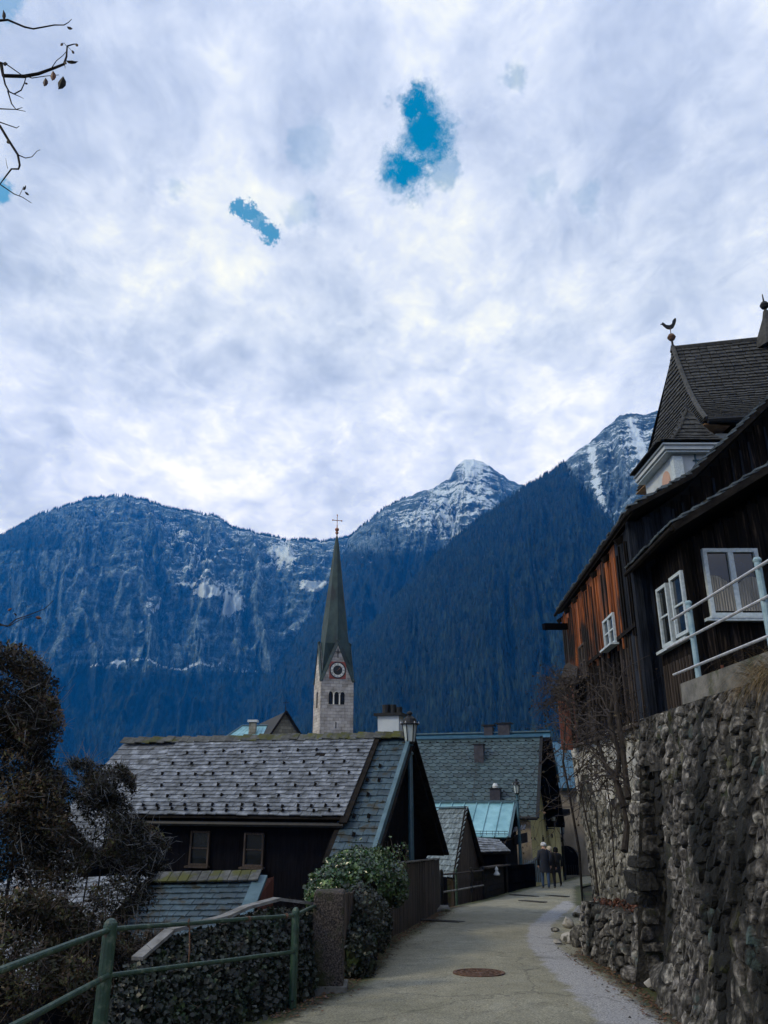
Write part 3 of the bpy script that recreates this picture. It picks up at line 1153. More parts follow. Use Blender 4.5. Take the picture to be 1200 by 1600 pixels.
b = MB()
ring(b, mc, .325, .37, -.03, .012)
b.build('frame', M['rust_iron'], mh)
b = MB()
b.add([mc + ex * (.32 * cos(2 * pi * k / 36)) + ey * (.32 * sin(2 * pi * k / 36)) + ez * .004 for k in range(36)], [tuple(range(36))])
b.build('plate', M['rust_iron'], mh)
b = MB()
for r_ in (.08, .16, .24):
    ring(b, mc, r_, r_ + .03, .004, .011, 28)
for k in range(16):
    a = 2 * pi * k / 16
    d = ex * cos(a) + ey * sin(a)
    b.bar(mc + d * .1 + ez * .008, mc + d * .31 + ez * .008, .014, .008, ez)
b.build('ribs', M['rust_iron'], mh)
# drain covers lying across the road
for (x0, y0, x1, y1, lab) in ((660, 1437, 722, 1441, 'slim iron drain grating by the dark plank fence'), (800, 1398, 838, 1401, 'dark flat drain cover on the pale road near the low wall'),
                              (856, 1399, 886, 1401, 'thin dark drain slot in the road in front of the walkers'), (815, 1408, 850, 1411, 'shallow drain cover in the middle of the far road')):
    A_, B_ = gp(x0, y0), gp(x1, y1)
    dirv = (B_ - A_)
    L_ = dirv.length
    dirv.normalize()
    nrm = ez
    side = nrm.cross(dirv)
    c_ = (A_ + B_) / 2
    c_.z = float(road_z(c_.x, c_.y)) + .014
    t_ = thing('drain_cover', lab, 'drain cover', c_, 'iron drain covers in the road')
    b = MB()
    wd = .26
    for s_ in (-1, 1):
        b.box(c_ + side * s_ * (wd / 2), (L_, .03, .02), dirv, side, nrm)
        b.box(c_ + dirv * s_ * (L_ / 2 - .015), (.03, wd, .018), dirv, side, nrm)
    b.build('frame', M['drain'], t_)
    nb = 9
    for k in range(nb):
        b = MB()
        b.box(c_ + side * ((k - (nb - 1) / 2) * wd / nb * .85), (L_ - .06, .012, .014), dirv, side, nrm)
        b.build('bar', M['drain'], t_)
    b = MB()
    b.box(c_ - nrm * .010, (L_ - .03, wd, .006), dirv, side, nrm)
    b.build('tray', M['dark_void'], t_)

# ================================================================= stones of the retaining walls
def clip(poly, a, b, c):
    out = []
    for i in range(len(poly)):
        p, q = poly[i], poly[(i + 1) % len(poly)]
        dp, dq = a * p[0] + b * p[1] - c, a * q[0] + b * q[1] - c
        if dp <= 0:
            out.append(p)
        if dp * dq < 0:
            t = dp / (dp - dq)
            out.append((p[0] + (q[0] - p[0]) * t, p[1] + (q[1] - p[1]) * t))
    return out


def cells(pts, bound):
    P = np.array(pts)
    res = []
    for i in range(len(P)):
        d = np.hypot(P[:, 0] - P[i, 0], P[:, 1] - P[i, 1])
        near = np.argsort(d)[1:18]
        poly = list(bound)
        for j in near:
            mx, my = (P[i] + P[j]) / 2
            a, b = P[j] - P[i]
            poly = clip(poly, a, b, a * mx + b * my)
            if len(poly) < 3:
                break
        res.append(poly)
    return res


def poisson(x0, x1, y0, y1, r, seed, sx=1.0, var=.45):
    q = random.Random(seed)
    pts, rad = [], []
    fails = 0
    while fails < 900:
        p = (q.uniform(x0, x1), q.uniform(y0, y1))
        rr = r * q.choice((1 - var, 1, 1, 1 + var))
        if all(((p[0] - a[0]) / sx) ** 2 + (p[1] - a[1]) ** 2 > ((rr + ar) / 2) ** 2 * .8 for a, ar in zip(pts, rad)):
            pts.append(p)
            rad.append(rr)
            fails = 0
        else:
            fails += 1
    return pts


def stone_mb(mb, poly, fmap, joint, prot, q):
    """poly in wall coordinates; fmap(s, h, d) -> point"""
    cx = sum(p[0] for p in poly) / len(poly)
    cy = sum(p[1] for p in poly) / len(poly)
    # knock the corners off
    pl = []
    k = len(poly)
    for i in range(k):
        a, b = poly[i], poly[(i + 1) % k]
        l = math.hypot(a[0] - b[0], a[1] - b[1])
        if l < .03:
            continue
        c1 = q.uniform(.08, .30)
        pl.append((a[0] + (b[0] - a[0]) * c1, a[1] + (b[1] - a[1]) * c1))
        pl.append((a[0] + (b[0] - a[0]) * (1 - c1), a[1] + (b[1] - a[1]) * (1 - c1)))
    if len(pl) < 4:
        return False
    r = sum(math.hypot(p[0] - cx, p[1] - cy) for p in pl) / len(pl)
    f0 = max(.3, 1 - joint / r)
    n = len(pl)
    vs = []
    tx, ty = q.uniform(-.28, .28), q.uniform(-.30, .22)
    ox, oy = q.uniform(-.25, .25) * r, q.uniform(-.25, .25) * r
    for f_, d_ in ((f0, -.05), (f0 * q.uniform(.96, .99), prot * .45), (f0 * q.uniform(.74, .90), prot)):
        for p in pl:
            jx = q.uniform(-1, 1) * r * .06
            jy = q.uniform(-1, 1) * r * .06
            X_, Y_ = cx + (p[0] - cx) * f_ + jx, cy + (p[1] - cy) * f_ + jy
            dd = d_ if d_ < 0 else max(.004, d_ + (tx * (X_ - cx) + ty * (Y_ - cy)) * (1 if d_ == prot else .6) + q.uniform(-.006, .006))
            vs.append(fmap(X_, Y_, dd))
    vs.append(fmap(cx + ox, cy + oy, max(.01, prot + tx * ox + ty * oy + q.uniform(-.004, .02))))
    fs = []
    for ri in range(2):
        for i in range(n):
            j = (i + 1) % n
            fs.append((ri * n + i, ri * n + j, (ri + 1) * n + j, (ri + 1) * n + i))
    for i in range(n):
        fs.append((2 * n + i, 2 * n + (i + 1) % n, 3 * n))
    mb.add(vs, fs)
    return True


# --- near wall
WT = 2.62


def near_wall(s, h, d):
    g = -SLOPE * s - .15
    H = WT - g
    bulge = (vnoise(np.array([s * .8]), np.array([h * .8]), 31)[0] - .5) * .22
    x = float(XR(s)) + .02 + .42 * (h / H) - d + bulge * min(1, h)
    # wall foot splays out a little
    x -= .10 * max(0, 1 - h / .5)
    return Vector((x, s + d * .12, g + h))


wall = thing('retaining_wall', 'tall rough stone retaining wall along the right of the lane, railing on top', 'stone wall', (3.1, 8, -.6))
b = MB()
NS, NH = 120, 44
S = np.linspace(1.2, 11.4, NS)
vs = []
for s_ in S:
    H_ = WT + SLOPE * s_ + .15
    for hh in np.linspace(0, H_, NH):
        vs.append(near_wall(s_, hh, .004 + (fbm(np.array([s_ * 5]), np.array([hh * 5]), 13, 3)[0] - .5) * .05))
fs = [(i * NH + j, i * NH + j + 1, (i + 1) * NH + j + 1, (i + 1) * NH + j) for i in range(NS - 1) for j in range(NH - 1) if not (S[i] > 10.35 and vs[i * NH + j].z < 1.9)]
b.add(vs, fs)
# top and end faces
topv = [near_wall(s_, WT + SLOPE * s_ + .15, 0) for s_ in S]
b.add(topv + [p + Vector((.55, 0, .0)) for p in topv], [(i, i + 1, NS + i + 1, NS + i) for i in range(NS - 1)])
endv = [near_wall(11.4, hh, 0) for hh in np.linspace(0, WT + SLOPE * 11.4 + .15, NH)]
b.add(endv + [p + Vector((.75, 0, 0)) for p in endv], [(i, NH + i, NH + i + 1, i + 1) for i in range(NH - 1)])
b.build('mortar_bed', M['mortar'], wall, smooth=True)

pts = poisson(3.9, 11.35, 0, 3.4, .235, 5, sx=1.3, var=.6)
bound = [(3.7, -.05), (11.4, -.05), (11.4, 3.5), (3.7, 3.5)]
cl = cells(pts, bound)
items = []
for p, poly in zip(pts, cl):
    Hh = WT + SLOPE * p[0] + .15
    poly = clip(poly, 0, 1, Hh + .0)
    if p[0] > 10.3:
        continue_ = near_wall(p[0], min(p[1], Hh), 0).z < 2.02
        if continue_:
            continue
        poly = clip(poly, 0, -1, -(1.98 + SLOPE * p[0] + .15))
    elif p[0] > 9.8:
        poly = clip(poly, 1, 0, 10.4)
    if len(poly) >= 3:
        c_ = near_wall(p[0], min(p[1], Hh), 0)
        ar = abs(sum(poly[i][0] * poly[(i + 1) % len(poly)][1] - poly[(i + 1) % len(poly)][0] * poly[i][1] for i in range(len(poly)))) / 2
        pxx, pyy = proj(np.array([list(c_)]))
        vis = pxx[0] < 1235 and pyy[0] < 1640
        items.append((-(ar / (c_.length ** 2)) if vis else 1.0, poly))
items.sort(key=lambda t: t[0])
q = random.Random(3)
rest = MB()
n_ = 0
for key, poly in items:
    pr = q.choice((.01, .018, .026, .036, .055))
    if n_ < 300 and key < 0:
        b = MB()
        if stone_mb(b, poly, near_wall, .014, pr, q):
            b.build('stone', M['stone'], wall)
            n_ += 1
    else:
        stone_mb(rest, poly, near_wall, .014, pr, q)
rest.build('small_stones', M['stone'], wall, kind='stuff')
# --- end stones that close the near wall beside the gutter slot
q = random.Random(9)
for k in range(14):
    z0 = -.75 + k * .24
    b = MB()
    x0 = 3.30 + .0 * (k / 14)
    if z0 < .2:
        continue
    stone_mb(b, [(0, 0), (.3, 0), (.3, .22), (0, .22)], lambda s, h, d: Vector((3.62 + z0 * .28 + s, 11.38 - d, z0 + h)), .012, .05, q)
    b.build('quoin_stone', M['slot_dark'], wall)

# --- far wall: rubble with peeling plaster under the plank house
FT = 2.9


def far_wall(s, h, d):
    g = -SLOPE * s - .2
    H = FT - g
    k = (s - 11.85) / (22.6 - 11.85)
    xb = 3.72 + k * 1.85
    xt = 4.58 + k * .68
    kk = min(1, max(0, h / H))
    bulge = (vnoise(np.array([s * .9]), np.array([h * .9]), 77)[0] - .5) * .3
    return Vector((xb + (xt - xb) * kk ** .9 - d + bulge * (1 - kk) * min(1, h), s, g + h))


fw = thing('plastered_wall', 'flaking plastered rubble wall that carries the orange plank house', 'stone wall', (4.6, 17, -1.2))
b = MB()
NS, NH = 60, 22
S = np.linspace(11.4, 22.6, NS)
vs = []
for s_ in S:
    H_ = FT + SLOPE * s_ + .2
    for hh in np.linspace(0, H_, NH):
        nz = (fbm(np.array([s_ * 2.2]), np.array([hh * 2.2]), 3, 4)[0] - .5) * .12
        vs.append(far_wall(s_, hh, nz))
fs = [(i * NH + j, i * NH + j + 1, (i + 1) * NH + j + 1, (i + 1) * NH + j) for i in range(NS - 1) for j in range(NH - 1)]
low_ = [f for f in fs if vs[f[0]].z < 1.45 + .35 * sin(f[0] * .013) + .25 * sin(f[0] * .0071)]
lowset = set(low_)
b.add(vs, [f for f in fs if f not in lowset])
b2 = MB()
b2.add(vs, low_)
b2.build('rubble_base', M['mortar'], fw, smooth=True)
for s_ in (11.4, 22.6):
    ev = [far_wall(s_, hh, 0) for hh in np.linspace(0, FT + SLOPE * s_ + .2, NH)]
    b.add(ev + [p + Vector((1.2, 0, 0)) for p in ev], [(i, NH + i, NH + i + 1, i + 1) for i in range(NH - 1)])
b.build('plaster', M['plaster_old'], fw, smooth=True)
pts = poisson(11.9, 22.6, 0, 4.6, .23, 15, sx=1.2)
cl = cells(pts, [(11.85, -.05), (22.6, -.05), (22.6, 4.7), (11.85, 4.7)])
q = random.Random(5)
near_s = []
rest = MB()
for p, poly in zip(pts, cl):
    Hh = FT + SLOPE * p[0] + .2
    plaster = p[1] > Hh - 1.45 + q.uniform(-.3, .3) and p[0] > 12.4
    if plaster or p[1] > Hh - .1:
        if q.random() < .85:
            continue
    if q.random() < .08:
        continue
    poly = clip(poly, 0, 1, Hh)
    if len(poly) < 3:
        continue
    if p[0] < 14.2 and len(near_s) < 90:
        b = MB()
        if stone_mb(b, poly, far_wall, .015, q.choice((.01, .02, .035)), q):
            near_s.append(b.build('stone', M['stone_light'], fw))
    else:
        stone_mb(rest, poly, far_wall, .015, q.choice((.01, .02, .035)), q)
rest.build('rubble_stones', M['stone_light'], fw, kind='stuff')

# --- back of the dark slot
b = MB()
b.box((4.02, 10.7, .55), (.5, 1.5, 3.2))
b.build('slot_back', M['slot_dark'], fw)
b = MB()
for k in range(7):   # rounded lintel over the slot
    a0, a1 = pi * k / 7, pi * (k + 1) / 7
    c0 = Vector((3.68, 10.9 + .5 * cos(a0), 1.72 + .24 * sin(a0)))
    c1 = Vector((3.68, 10.9 + .5 * cos(a1), 1.72 + .24 * sin(a1)))
    b.hexa([c0, c1, c1 + Vector((.8, 0, 0)), c0 + Vector((.8, 0, 0))],
           [Vector((c0.x, c0.y, 2.06)), Vector((c1.x, c1.y, 2.06)), Vector((c1.x + .8, c1.y, 2.06)), Vector((c0.x + .8, c0.y, 2.06))])
b.build('lintel', M['slot_dark'], fw)

q = random.Random(61)
sp = poisson(0, 1.5, 0, 3.1, .22, 62, sx=1.1)
for poly in cells(sp, [(0, 0), (1.5, 0), (1.5, 3.1), (0, 3.1)]):
    b = MB()
    if stone_mb(b, poly, lambda s, h, d: Vector((3.77 - d, 9.95 + s, -1.0 + h)), .012, q.choice((.03, .05, .08)), q):
        b.build('stone', M['slot_dark'], fw)
zq = -.95
while zq < 2.45:
    hq = q.uniform(.13, .30)
    wq = q.uniform(.22, .42)
    xq = 3.35 + max(0, zq - .0) * .14 + q.uniform(-.05, .05)
    for (w0_, mt_) in ((wq, q.choice(('stone', 'slot_dark', 'stone'))),):
        b = MB()
        stone_mb(b, [(0, q.uniform(0, .03)), (w0_ * .6, 0), (w0_, q.uniform(.0, .04)), (w0_ * q.uniform(.85, 1), hq - .02), (w0_ * .4, hq), (q.uniform(0, .05), hq - .03)], lambda s, h, d: Vector((xq + s, 11.40 - d, zq + h)), .01, q.uniform(.02, .06), q)
        b.build('quoin_stone', M[mt_], fw)
        b = MB()
        stone_mb(b, [(0, 0), (w0_ * .9, 0), (w0_ * .9, hq - .015), (0, hq - .015)], lambda s, h, d: Vector((xq - d + .02, 11.40 + s, zq + h)), .01, q.uniform(.02, .05), q)
        b.build('quoin_stone', M[mt_], fw)
    zq += hq
# --- low ledge of masonry in front of the far wall
led = thing('stone_ledge', 'low mossy stone ledge with rust leaves at the foot of the plastered wall', 'stone ledge', (3.6, 13.2, -.85))


def ledge_map(s, h, d):
    # s runs round: front face (Y 14.7 -> 11.95) then far end face
    g = -SLOPE * 13.3 - .25
    if s < 3.25:
        return Vector((3.36 - d + .10 * h + .03 * sin(s * 5), 11.45 + s, -SLOPE * (11.45 + s) - .15 + h))
    e = s - 3.25
    return Vector((3.36 + .1 * h + e, 14.7 + d, -SLOPE * 14.7 - .15 + h))


b = MB()
b.hexa([Vector((3.40, 11.45, -1)), Vector((3.40, 14.68, -1.15)), Vector((4.7, 14.68, -1.15)), Vector((4.7, 11.45, -1))],
       [Vector((3.46, 11.45, .04)), Vector((3.46, 14.68, -.14)), Vector((4.7, 14.68, -.1)), Vector((4.7, 11.45, .08))])
b.build('core', M['mortar'], led)
pts = poisson(0, 4.1, 0, .92, .17, 8, sx=1.2)
cl = cells(pts, [(0, 0), (4.15, 0), (4.15, .95), (0, .95)])
q = random.Random(6)
for p, poly in zip(pts, cl):
    b = MB()
    if (min(a_[0] for a_ in poly) < 3.25 < max(a_[0] for a_ in poly)):
        poly = clip(poly, 1, 0, 3.25)
    if len(poly) >= 3 and stone_mb(b, poly, ledge_map, .012, q.choice((.03, .05, .07)), q):
        b.build('stone', M['stone'], led)

# boulders along the road edge
def boulder(c, sx, sy, sz, seed, label, mat, rot=0):
    import bmesh
    bm = bmesh.new()
    bmesh.ops.create_icosphere(bm, subdivisions=3, radius=1)
    q = random.Random(seed)
    ns = [Vector((q.uniform(-1, 1), q.uniform(-1, 1), q.uniform(-1, 1))).normalized() for _ in range(13)]
    ds = [q.uniform(.55, .85) for _ in ns]
    for v_ in bm.verts:
        p = v_.co.copy()
        for nn, dd in zip(ns, ds):
            k = p.dot(nn)
            if k > dd:
                p -= nn * (k - dd)
        p *= 1 + .05 * (q.random() - .5)
        v_.co = Vector((p.x * sx, p.y * sy, p.z * sz))
    bmesh.ops.rotate(bm, verts=bm.verts, cent=(0, 0, 0), matrix=Matrix.Rotation(rot, 3, 'Z'))
    me = bpy.data.meshes.new('boulder')
    bm.to_mesh(me)
    bm.free()
    o = wrap('boulder', me, c, mat, None)
    tag(o, label, 'boulder', 'loose stones at the foot of the wall')
    return o


M['pale_stone'] = pmat('pale_block', [(.2, .19, .17), (.45, .44, .42)], 5, rough=.9, bump=.7, bscale=20, over=[((.05, .05, .04), .55, .7, 4, (1, 1, 1))])
boul = [((905, 1432), .20, .26, .17, 'pale flat block by the road edge, farthest of the loose stones', 'pale_stone'),
        ((889, 1449), .17, .20, .15, 'white block jutting onto the pale road strip', 'pale_stone'),
        ((893, 1472), .15, .20, .12, 'small pale block lying behind the squared mossy stone', 'pale_stone'),
        ((906, 1478), .17, .20, .25, 'squared mossy stone standing at the end of the ledge', 'stone'),
        ((922, 1486), .14, .16, .20, 'rounded grey stone leaning on the ledge end', 'pale_stone'),
        ((872, 1474), .10, .13, .05, 'small flat stone lying on the road beside the blocks', 'pale_stone'),
        ((868, 1455), .10, .12, .05, 'low pale stone at the edge of the pale strip', 'stone'),
        ((1000, 1532), .22, .26, .15, 'big rounded stone in the foot of the dark wall slot', 'stone'),
        ((1019, 1545), .10, .14, .10, 'small pale wedge stone where the near wall begins', 'pale_stone')]
for i, ((bx, by), sx, sy, sz, lab, mt_) in enumerate(boul):
    c_ = gp(bx, by)
    boulder(Vector((c_.x, c_.y, c_.z + sz * .55)), sx, sy, sz, 40 + i, lab, M[mt_], i * .7)
# rock apron at the near wall foot
c_ = gp(1055, 1560)
boulder(Vector((c_.x + .12, c_.y, c_.z + .05)), .30, .80, .34, 77, 'dark slanting rock that props the foot of the near wall', M['stone'], .1)

# ================================================================= roofs
def variants(kind, k=4, seed=1):
    q = random.Random(seed)
    out = []
    for i in range(k):
        j = lambda a: q.uniform(-a, a)
        if kind == 'rect':
            poly = [(-.5 + j(.02), j(.06)), (0, j(.05)), (.5 + j(.02), j(.06)), (.5, 1), (-.5, 1)]
        elif kind == 'slate':
            poly = [(-.5, .42 + j(.03)), (-.12 + j(.03), j(.02)), (.5, j(.02)), (.5, 1), (-.5, 1)]
        b = MB()
        n = len(poly)
        b.add([(x, y, 0) for x, y in poly] + [(x, y, -1) for x, y in poly],
              [tuple(range(n)), tuple(range(2 * n - 1, n - 1, -1))] + [(i_, i_ + n, (i_ + 1) % n + n, (i_ + 1) % n) for i_ in range(n)])
        out.append(b)
    return out


def tiled(P00, P10, P11, P01, rows, w, th=.02, over=1.35, gap=.008, jit=.012, seed=1, lift=1.5, missing=0.0):
    q = random.Random(seed)
    res = []
    for r in range(rows):
        v = r / rows
        a, b = lerp(P00, P01, v), lerp(P10, P11, v)
        X = (b - a)
        Lr = X.length
        X.normalize()
        upv = lerp(P00, P10, .5) * -1 + lerp(P01, P11, .5)
        hrow = upv.length / rows
        N = X.cross(upv).normalized()
        Y = N.cross(X).normalized()
        n = max(1, int(round(Lr / w)))
        x = -.5 * (Lr / n) if r % 2 else 0
        edges = [0.0]
        x += Lr / n
        while x < Lr - .2 * Lr / n:
            edges.append(x + q.uniform(-.12, .12) * w)
            x += Lr / n
        edges.append(Lr)
        for x0, x1 in zip(edges[:-1], edges[1:]):
            if q.random() < missing:
                continue
            c = a + X * ((x0 + x1) / 2) + Y * q.uniform(-jit, jit) + N * (th * lift + q.uniform(0, th * .35))
            h = hrow * over
            Yt = (Y * h - N * th * lift).normalized()
            Nt = X.cross(Yt).normalized()
            M4 = Matrix(((X.x * (x1 - x0 - gap), Yt.x * h, Nt.x * th, c.x), (X.y * (x1 - x0 - gap), Yt.y * h, Nt.y * th, c.y),
                         (X.z * (x1 - x0 - gap), Yt.z * h, Nt.z * th, c.z), (0, 0, 0, 1)))
            res.append((M4, q.randrange(4)))
    return res


def flush(lst, parent, name, mat, vs, limit=300, restname='roof_covering'):
    lst = sorted(lst, key=lambda t: (t[0].translation - Vector((0, 0, EYE))).length)
    mes = []
    for b in vs:
        me = bpy.data.meshes.new(name)
        me.from_pydata(b.v, [], b.f)
        me.materials.append(mat)
        me.update()
        mes.append(me)
    for M4, k in lst[:limit]:
        place(name, mes[k % len(mes)], M4, parent)
    if len(lst) > limit:
        mb = MB()
        for M4, k in lst[limit:]:
            b = vs[k % len(vs)]
            mb.add([M4 @ Vector(p) for p in b.v], b.f)
        mb.build(restname, mat, parent, kind='stuff')


RECT = variants('rect')
SLATE = variants('slate')


class Frame:
    def __init__(s, o, a, b):
        s.o, s.a, s.b = Vector(o), Vector((a[0], a[1], 0)).normalized(), Vector((b[0], b[1], 0)).normalized()

    def __call__(s, t, q, z=0.0):
        return s.o + s.a * t + s.b * q + Vector((0, 0, z))


def gable_body(F, t0, t1, q0, q1, zb, k, drop=.1):
    """prism below a ridge at q = 0; q0 < 0 < q1; roof falls k per metre; zb world height of the foot"""
    b = MB()
    sec = [(q0, None), (q0, -k * abs(q0) - drop), (0, -drop), (q1, -k * q1 - drop), (q1, None)]
    vs = []
    for t in (t0, t1):
        for q_, z_ in sec:
            p = F(t, q_, 0)
            p.z = zb if z_ is None else F.o.z + z_
            vs.append(p)
    b.add(vs, [(0, 1, 2, 3, 4), (9, 8, 7, 6, 5)] + [(i, i + 5, (i + 1) % 5 + 5, (i + 1) % 5) for i in range(5)])
    return b


def window_on(parent, p0, n, pxL, pxR, pyT, pyB, mat, cols=2, rows=2, fw=.05, depth=.07, glass=None, sill=True, curtain=False, name='window'):
    """window whose corners sit where the given picture corners meet the wall plane (p0, n)"""
    n = n.normalized()
    up = Vector((0, 0, 1))
    right = up.cross(n).normalized()
    if right.x < 0 and abs(n.x) < .7:
        right = -right
    c = onp((pxL + pxR) / 2, (pyT + pyB) / 2, p0, n)
    w = abs((onp(pxR, (pyT + pyB) / 2, p0, n) - onp(pxL, (pyT + pyB) / 2, p0, n)).dot(right))
    h = abs((onp((pxL + pxR) / 2, pyT, p0, n) - onp((pxL + pxR) / 2, pyB, p0, n)).z)
    c = c + n * (depth * .3)
    b = MB()
    for s in (-1, 1):
        b.box(c + right * s * (w / 2 - fw / 2), (fw, depth, h), right, n, up)
        b.box(c + up * s * (h / 2 - fw / 2 + .001), (w - fw * 2, depth * .94, fw), right, n, up)
    for i in range(1, cols):
        b.box(c + right * (-w / 2 + w * i / cols), (fw * 1.35, depth * .88, h - fw * 2), right, n, up)
    for i in range(1, rows):
        b.box(c + up * (-h / 2 + h * i / rows), (w - fw * 2, depth * .55, fw * .6), right, n, up)
    wd = b.build(name, mat, parent)
    for i in range(cols):
        for j in range(rows):
            g = MB()
            gx_ = -w / 2 + w * (i + .5) / cols
            gz_ = -h / 2 + h * (j + .5) / rows
            g.box(c + right * gx_ + up * gz_ - n * depth * .12, (w / cols - fw * 1.36, .012, h / rows - fw * .7), right, n, up)
            g.build('pane', glass or M['glass'], wd)
    if sill:
        b = MB()
        b.box(c - up * (h / 2 + .025) + n * .05, (w + .1, depth + .1, .04), right, n, up)
        b.build('sill', mat, wd)
    return wd, c, w, h, right, n, up


def rgb_box(name, parent, mat, c, sz, F):
    b = MB()
    b.box(c, sz, F.a, F.b)
    return b.build(name, mat, parent)


# ---------------------------------------------------------------- the long dark farmhouse below the lane
F1 = Frame(at(642, 1154, 20.8), (-.957, .29), (-.29, -.957))
K1 = .825
farm = thing('farmhouse', 'long black timber house with frosty grey shingle roof below the lane, blue gable trim', 'house', F1(4, 0, -7))
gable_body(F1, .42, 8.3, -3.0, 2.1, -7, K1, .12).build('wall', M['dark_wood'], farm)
b = MB()
p = [F1(.42, 2.09, 0), F1(1.2, 2.09, 0), F1(1.2, 2.95, 0), F1(.42, 2.95, 0)]
bt = [Vector((v_.x, v_.y, -7)) for v_ in p]
tp = [Vector((v_.x, v_.y, F1.o.z - K1 * q_ - .12)) for v_, q_ in zip(p, (2.09, 2.09, 2.95, 2.95))]
b.hexa(bt, tp)
b.build('side_wall', M['dark_wood'], farm)
# gable boards
for i in range(23):
    q_ = -2.85 + i * .25
    b = MB()
    zt = F1.o.z - K1 * abs(q_) - .2 - .1
    p0 = F1(.40, q_)
    b.box(Vector((p0.x, p0.y, (zt - 3.5) / 2)), (.03, .235, zt + 3.5), F1.a, F1.b)
    b.build('plank', M['dark_wood'], farm)
# roof decks
for t0, t1, q1, dz, k in ((0, 1.12, 3.3, 0, K1), (6.7, 8.65, 4.3, 0, K1), (.93, 6.8, 2.45, .12, .78)):
    b = MB()
    n_ = (F1.b * k + Vector((0, 0, 1))).normalized()
    b.slab([F1(t1, q1, -k * q1 + dz), F1(t0, q1, -k * q1 + dz), F1(t0, 0, dz), F1(t1, 0, dz)], n_, .09)
    b.build('roof_deck', M['verge_wood'], farm)
b = MB()
n_ = (-F1.b * K1 + Vector((0, 0, 1))).normalized()
b.slab([F1(0, -3.6, -K1 * 3.6), F1(8.65, -3.6, -K1 * 3.6), F1(8.65, 0, 0), F1(0, 0, 0)], n_, .09)
b.build('rear_roof', M['verge_wood'], farm)
b = MB()   # soffit closing the eaves overhang of the front roof
b.bar(F1(.95, 2.42, -.78 * 2.42 + .02), F1(6.8, 2.42, -.78 * 2.42 + .02), .16, .05)
b.build('fascia', M['verge_wood'], farm)
sh = tiled(F1(6.8, 2.5, -.78 * 2.5 + .12), F1(.93, 2.5, -.78 * 2.5 + .12), F1(.93, .05, .08), F1(6.8, .05, .08), 21, .27, .024, seed=3, jit=.02, missing=.003)
flush(sh, farm, 'shingle', M['shingle'], RECT, 210, 'front_roof_shingles')
s2 = tiled(F1(1.0, 3.35, -K1 * 3.35), F1(.08, 3.35, -K1 * 3.35), F1(.08, .05, -.04), F1(1.0, .05, -.04), 20, .36, .02, seed=4)
flush(s2, farm, 'shingle', M['shingle_low'], RECT, 60, 'side_roof_shingles')
s3 = tiled(F1(8.65, 4.35, -K1 * 4.35), F1(6.8, 4.35, -K1 * 4.35), F1(6.8, .05, -.04), F1(8.65, .05, -.04), 25, .33, .022, seed=5)
flush(s3, farm, 'shingle', M['shingle'], RECT, 30, 'rear_end_shingles')
for i in range(36):
    t = .0 + i * .24
    c = F1(t + .12, 0.0, .16 + (.02 if i % 2 else 0))
    b = MB()
    q_ = rnd.uniform(-.012, .012)
    for s in (1, -1):
        Yd = (F1.b * s - Vector((0, 0, .8))).normalized()
        nd = F1.a.cross(Yd).normalized()
        if nd.z < 0:
            nd = -nd
        b.box(c + Yd * .12 + Vector((0, 0, q_)), (.25, .26, .028), (F1.a + Vector((0, 0, .06))).normalized(), Yd, nd)
    b.build('ridge_tile', M['moss_tile'], farm)
# blue verge trim on the gable, brown one behind
b = MB()
b.bar(F1(.0, -.02, .10), F1(.0, 3.42, -K1 * 3.42 + .08), .16, .10, F1.a)
b.build('front_verge', M['blue_trim'], farm)
b = MB()
b.bar(F1(-.02, 0.0, .04), F1(-.02, -3.7, -K1 * 3.7 + .04), .05, .2, F1.a)
b.build('rear_verge', M['verge_wood'], farm)
b = MB()
b.bar(F1(-.03, 0.02, -.06), F1(-.03, 3.4, -K1 * 3.4 - .06), .05, .14, F1.a)
b.build('barge_board', M['verge_wood'], farm)
b = MB()
b.bar(F1(.9, .0, .1), F1(.9, 2.62, -.78 * 2.62 + .08), .05, .19, F1.a)
b.build('inner_verge', M['verge_wood'], farm)
b = MB()
b.tube([F1(.9, 2.56, -.78 * 2.56 - .02), F1(6.85, 2.56, -.78 * 2.56 - .02)], .06, .06, 8)
b.build('gutter', M['black_metal'], farm)
# snow guards
gd = MB()
gd.add([(-.035, 0, 0), (.035, 0, 0), (.035, .12, 0), (-.035, .12, 0), (0, .02, .10), (0, .05, .10)],
       [(0, 1, 4), (1, 2, 5, 4), (2, 3, 5), (3, 0, 4, 5), (3, 2, 1, 0)])
gm = bpy.data.meshes.new('snow_guard')
gm.from_pydata(gd.v, [], gd.f)
gm.materials.append(M['verge_wood'])
nF = (F1.b * .78 + Vector((0, 0, 1))).normalized()
upF = (-F1.b + Vector((0, 0, .78))).normalized()
XF = -F1.a
for r, (v_, st, off) in enumerate(((.60, .55, .1), (1.0, .55, .35), (1.35, .52, .1), (1.7, .52, .3), (2.02, .5, .12), (2.3, .36, 0), (2.42, .36, .18))):
    t = .93 + .2 + off
    while t < 6.7:
        v2 = v_ + rnd.uniform(-.02, .02)
        c = F1(t, v2, -.78 * v2 + .12) + nF * .045
        place('snow_guard', gm, Matrix(((XF.x * .8, upF.x * .8, nF.x * .75, c.x), (XF.y * .8, upF.y * .8, nF.y * .75, c.y), (XF.z * .8, upF.z * .8, nF.z * .75, c.z), (0, 0, 0, 1))), farm)
        t += st + rnd.uniform(-.04, .04)
nS = (F1.b * K1 + Vector((0, 0, 1))).normalized()
upS = (-F1.b + Vector((0, 0, K1))).normalized()
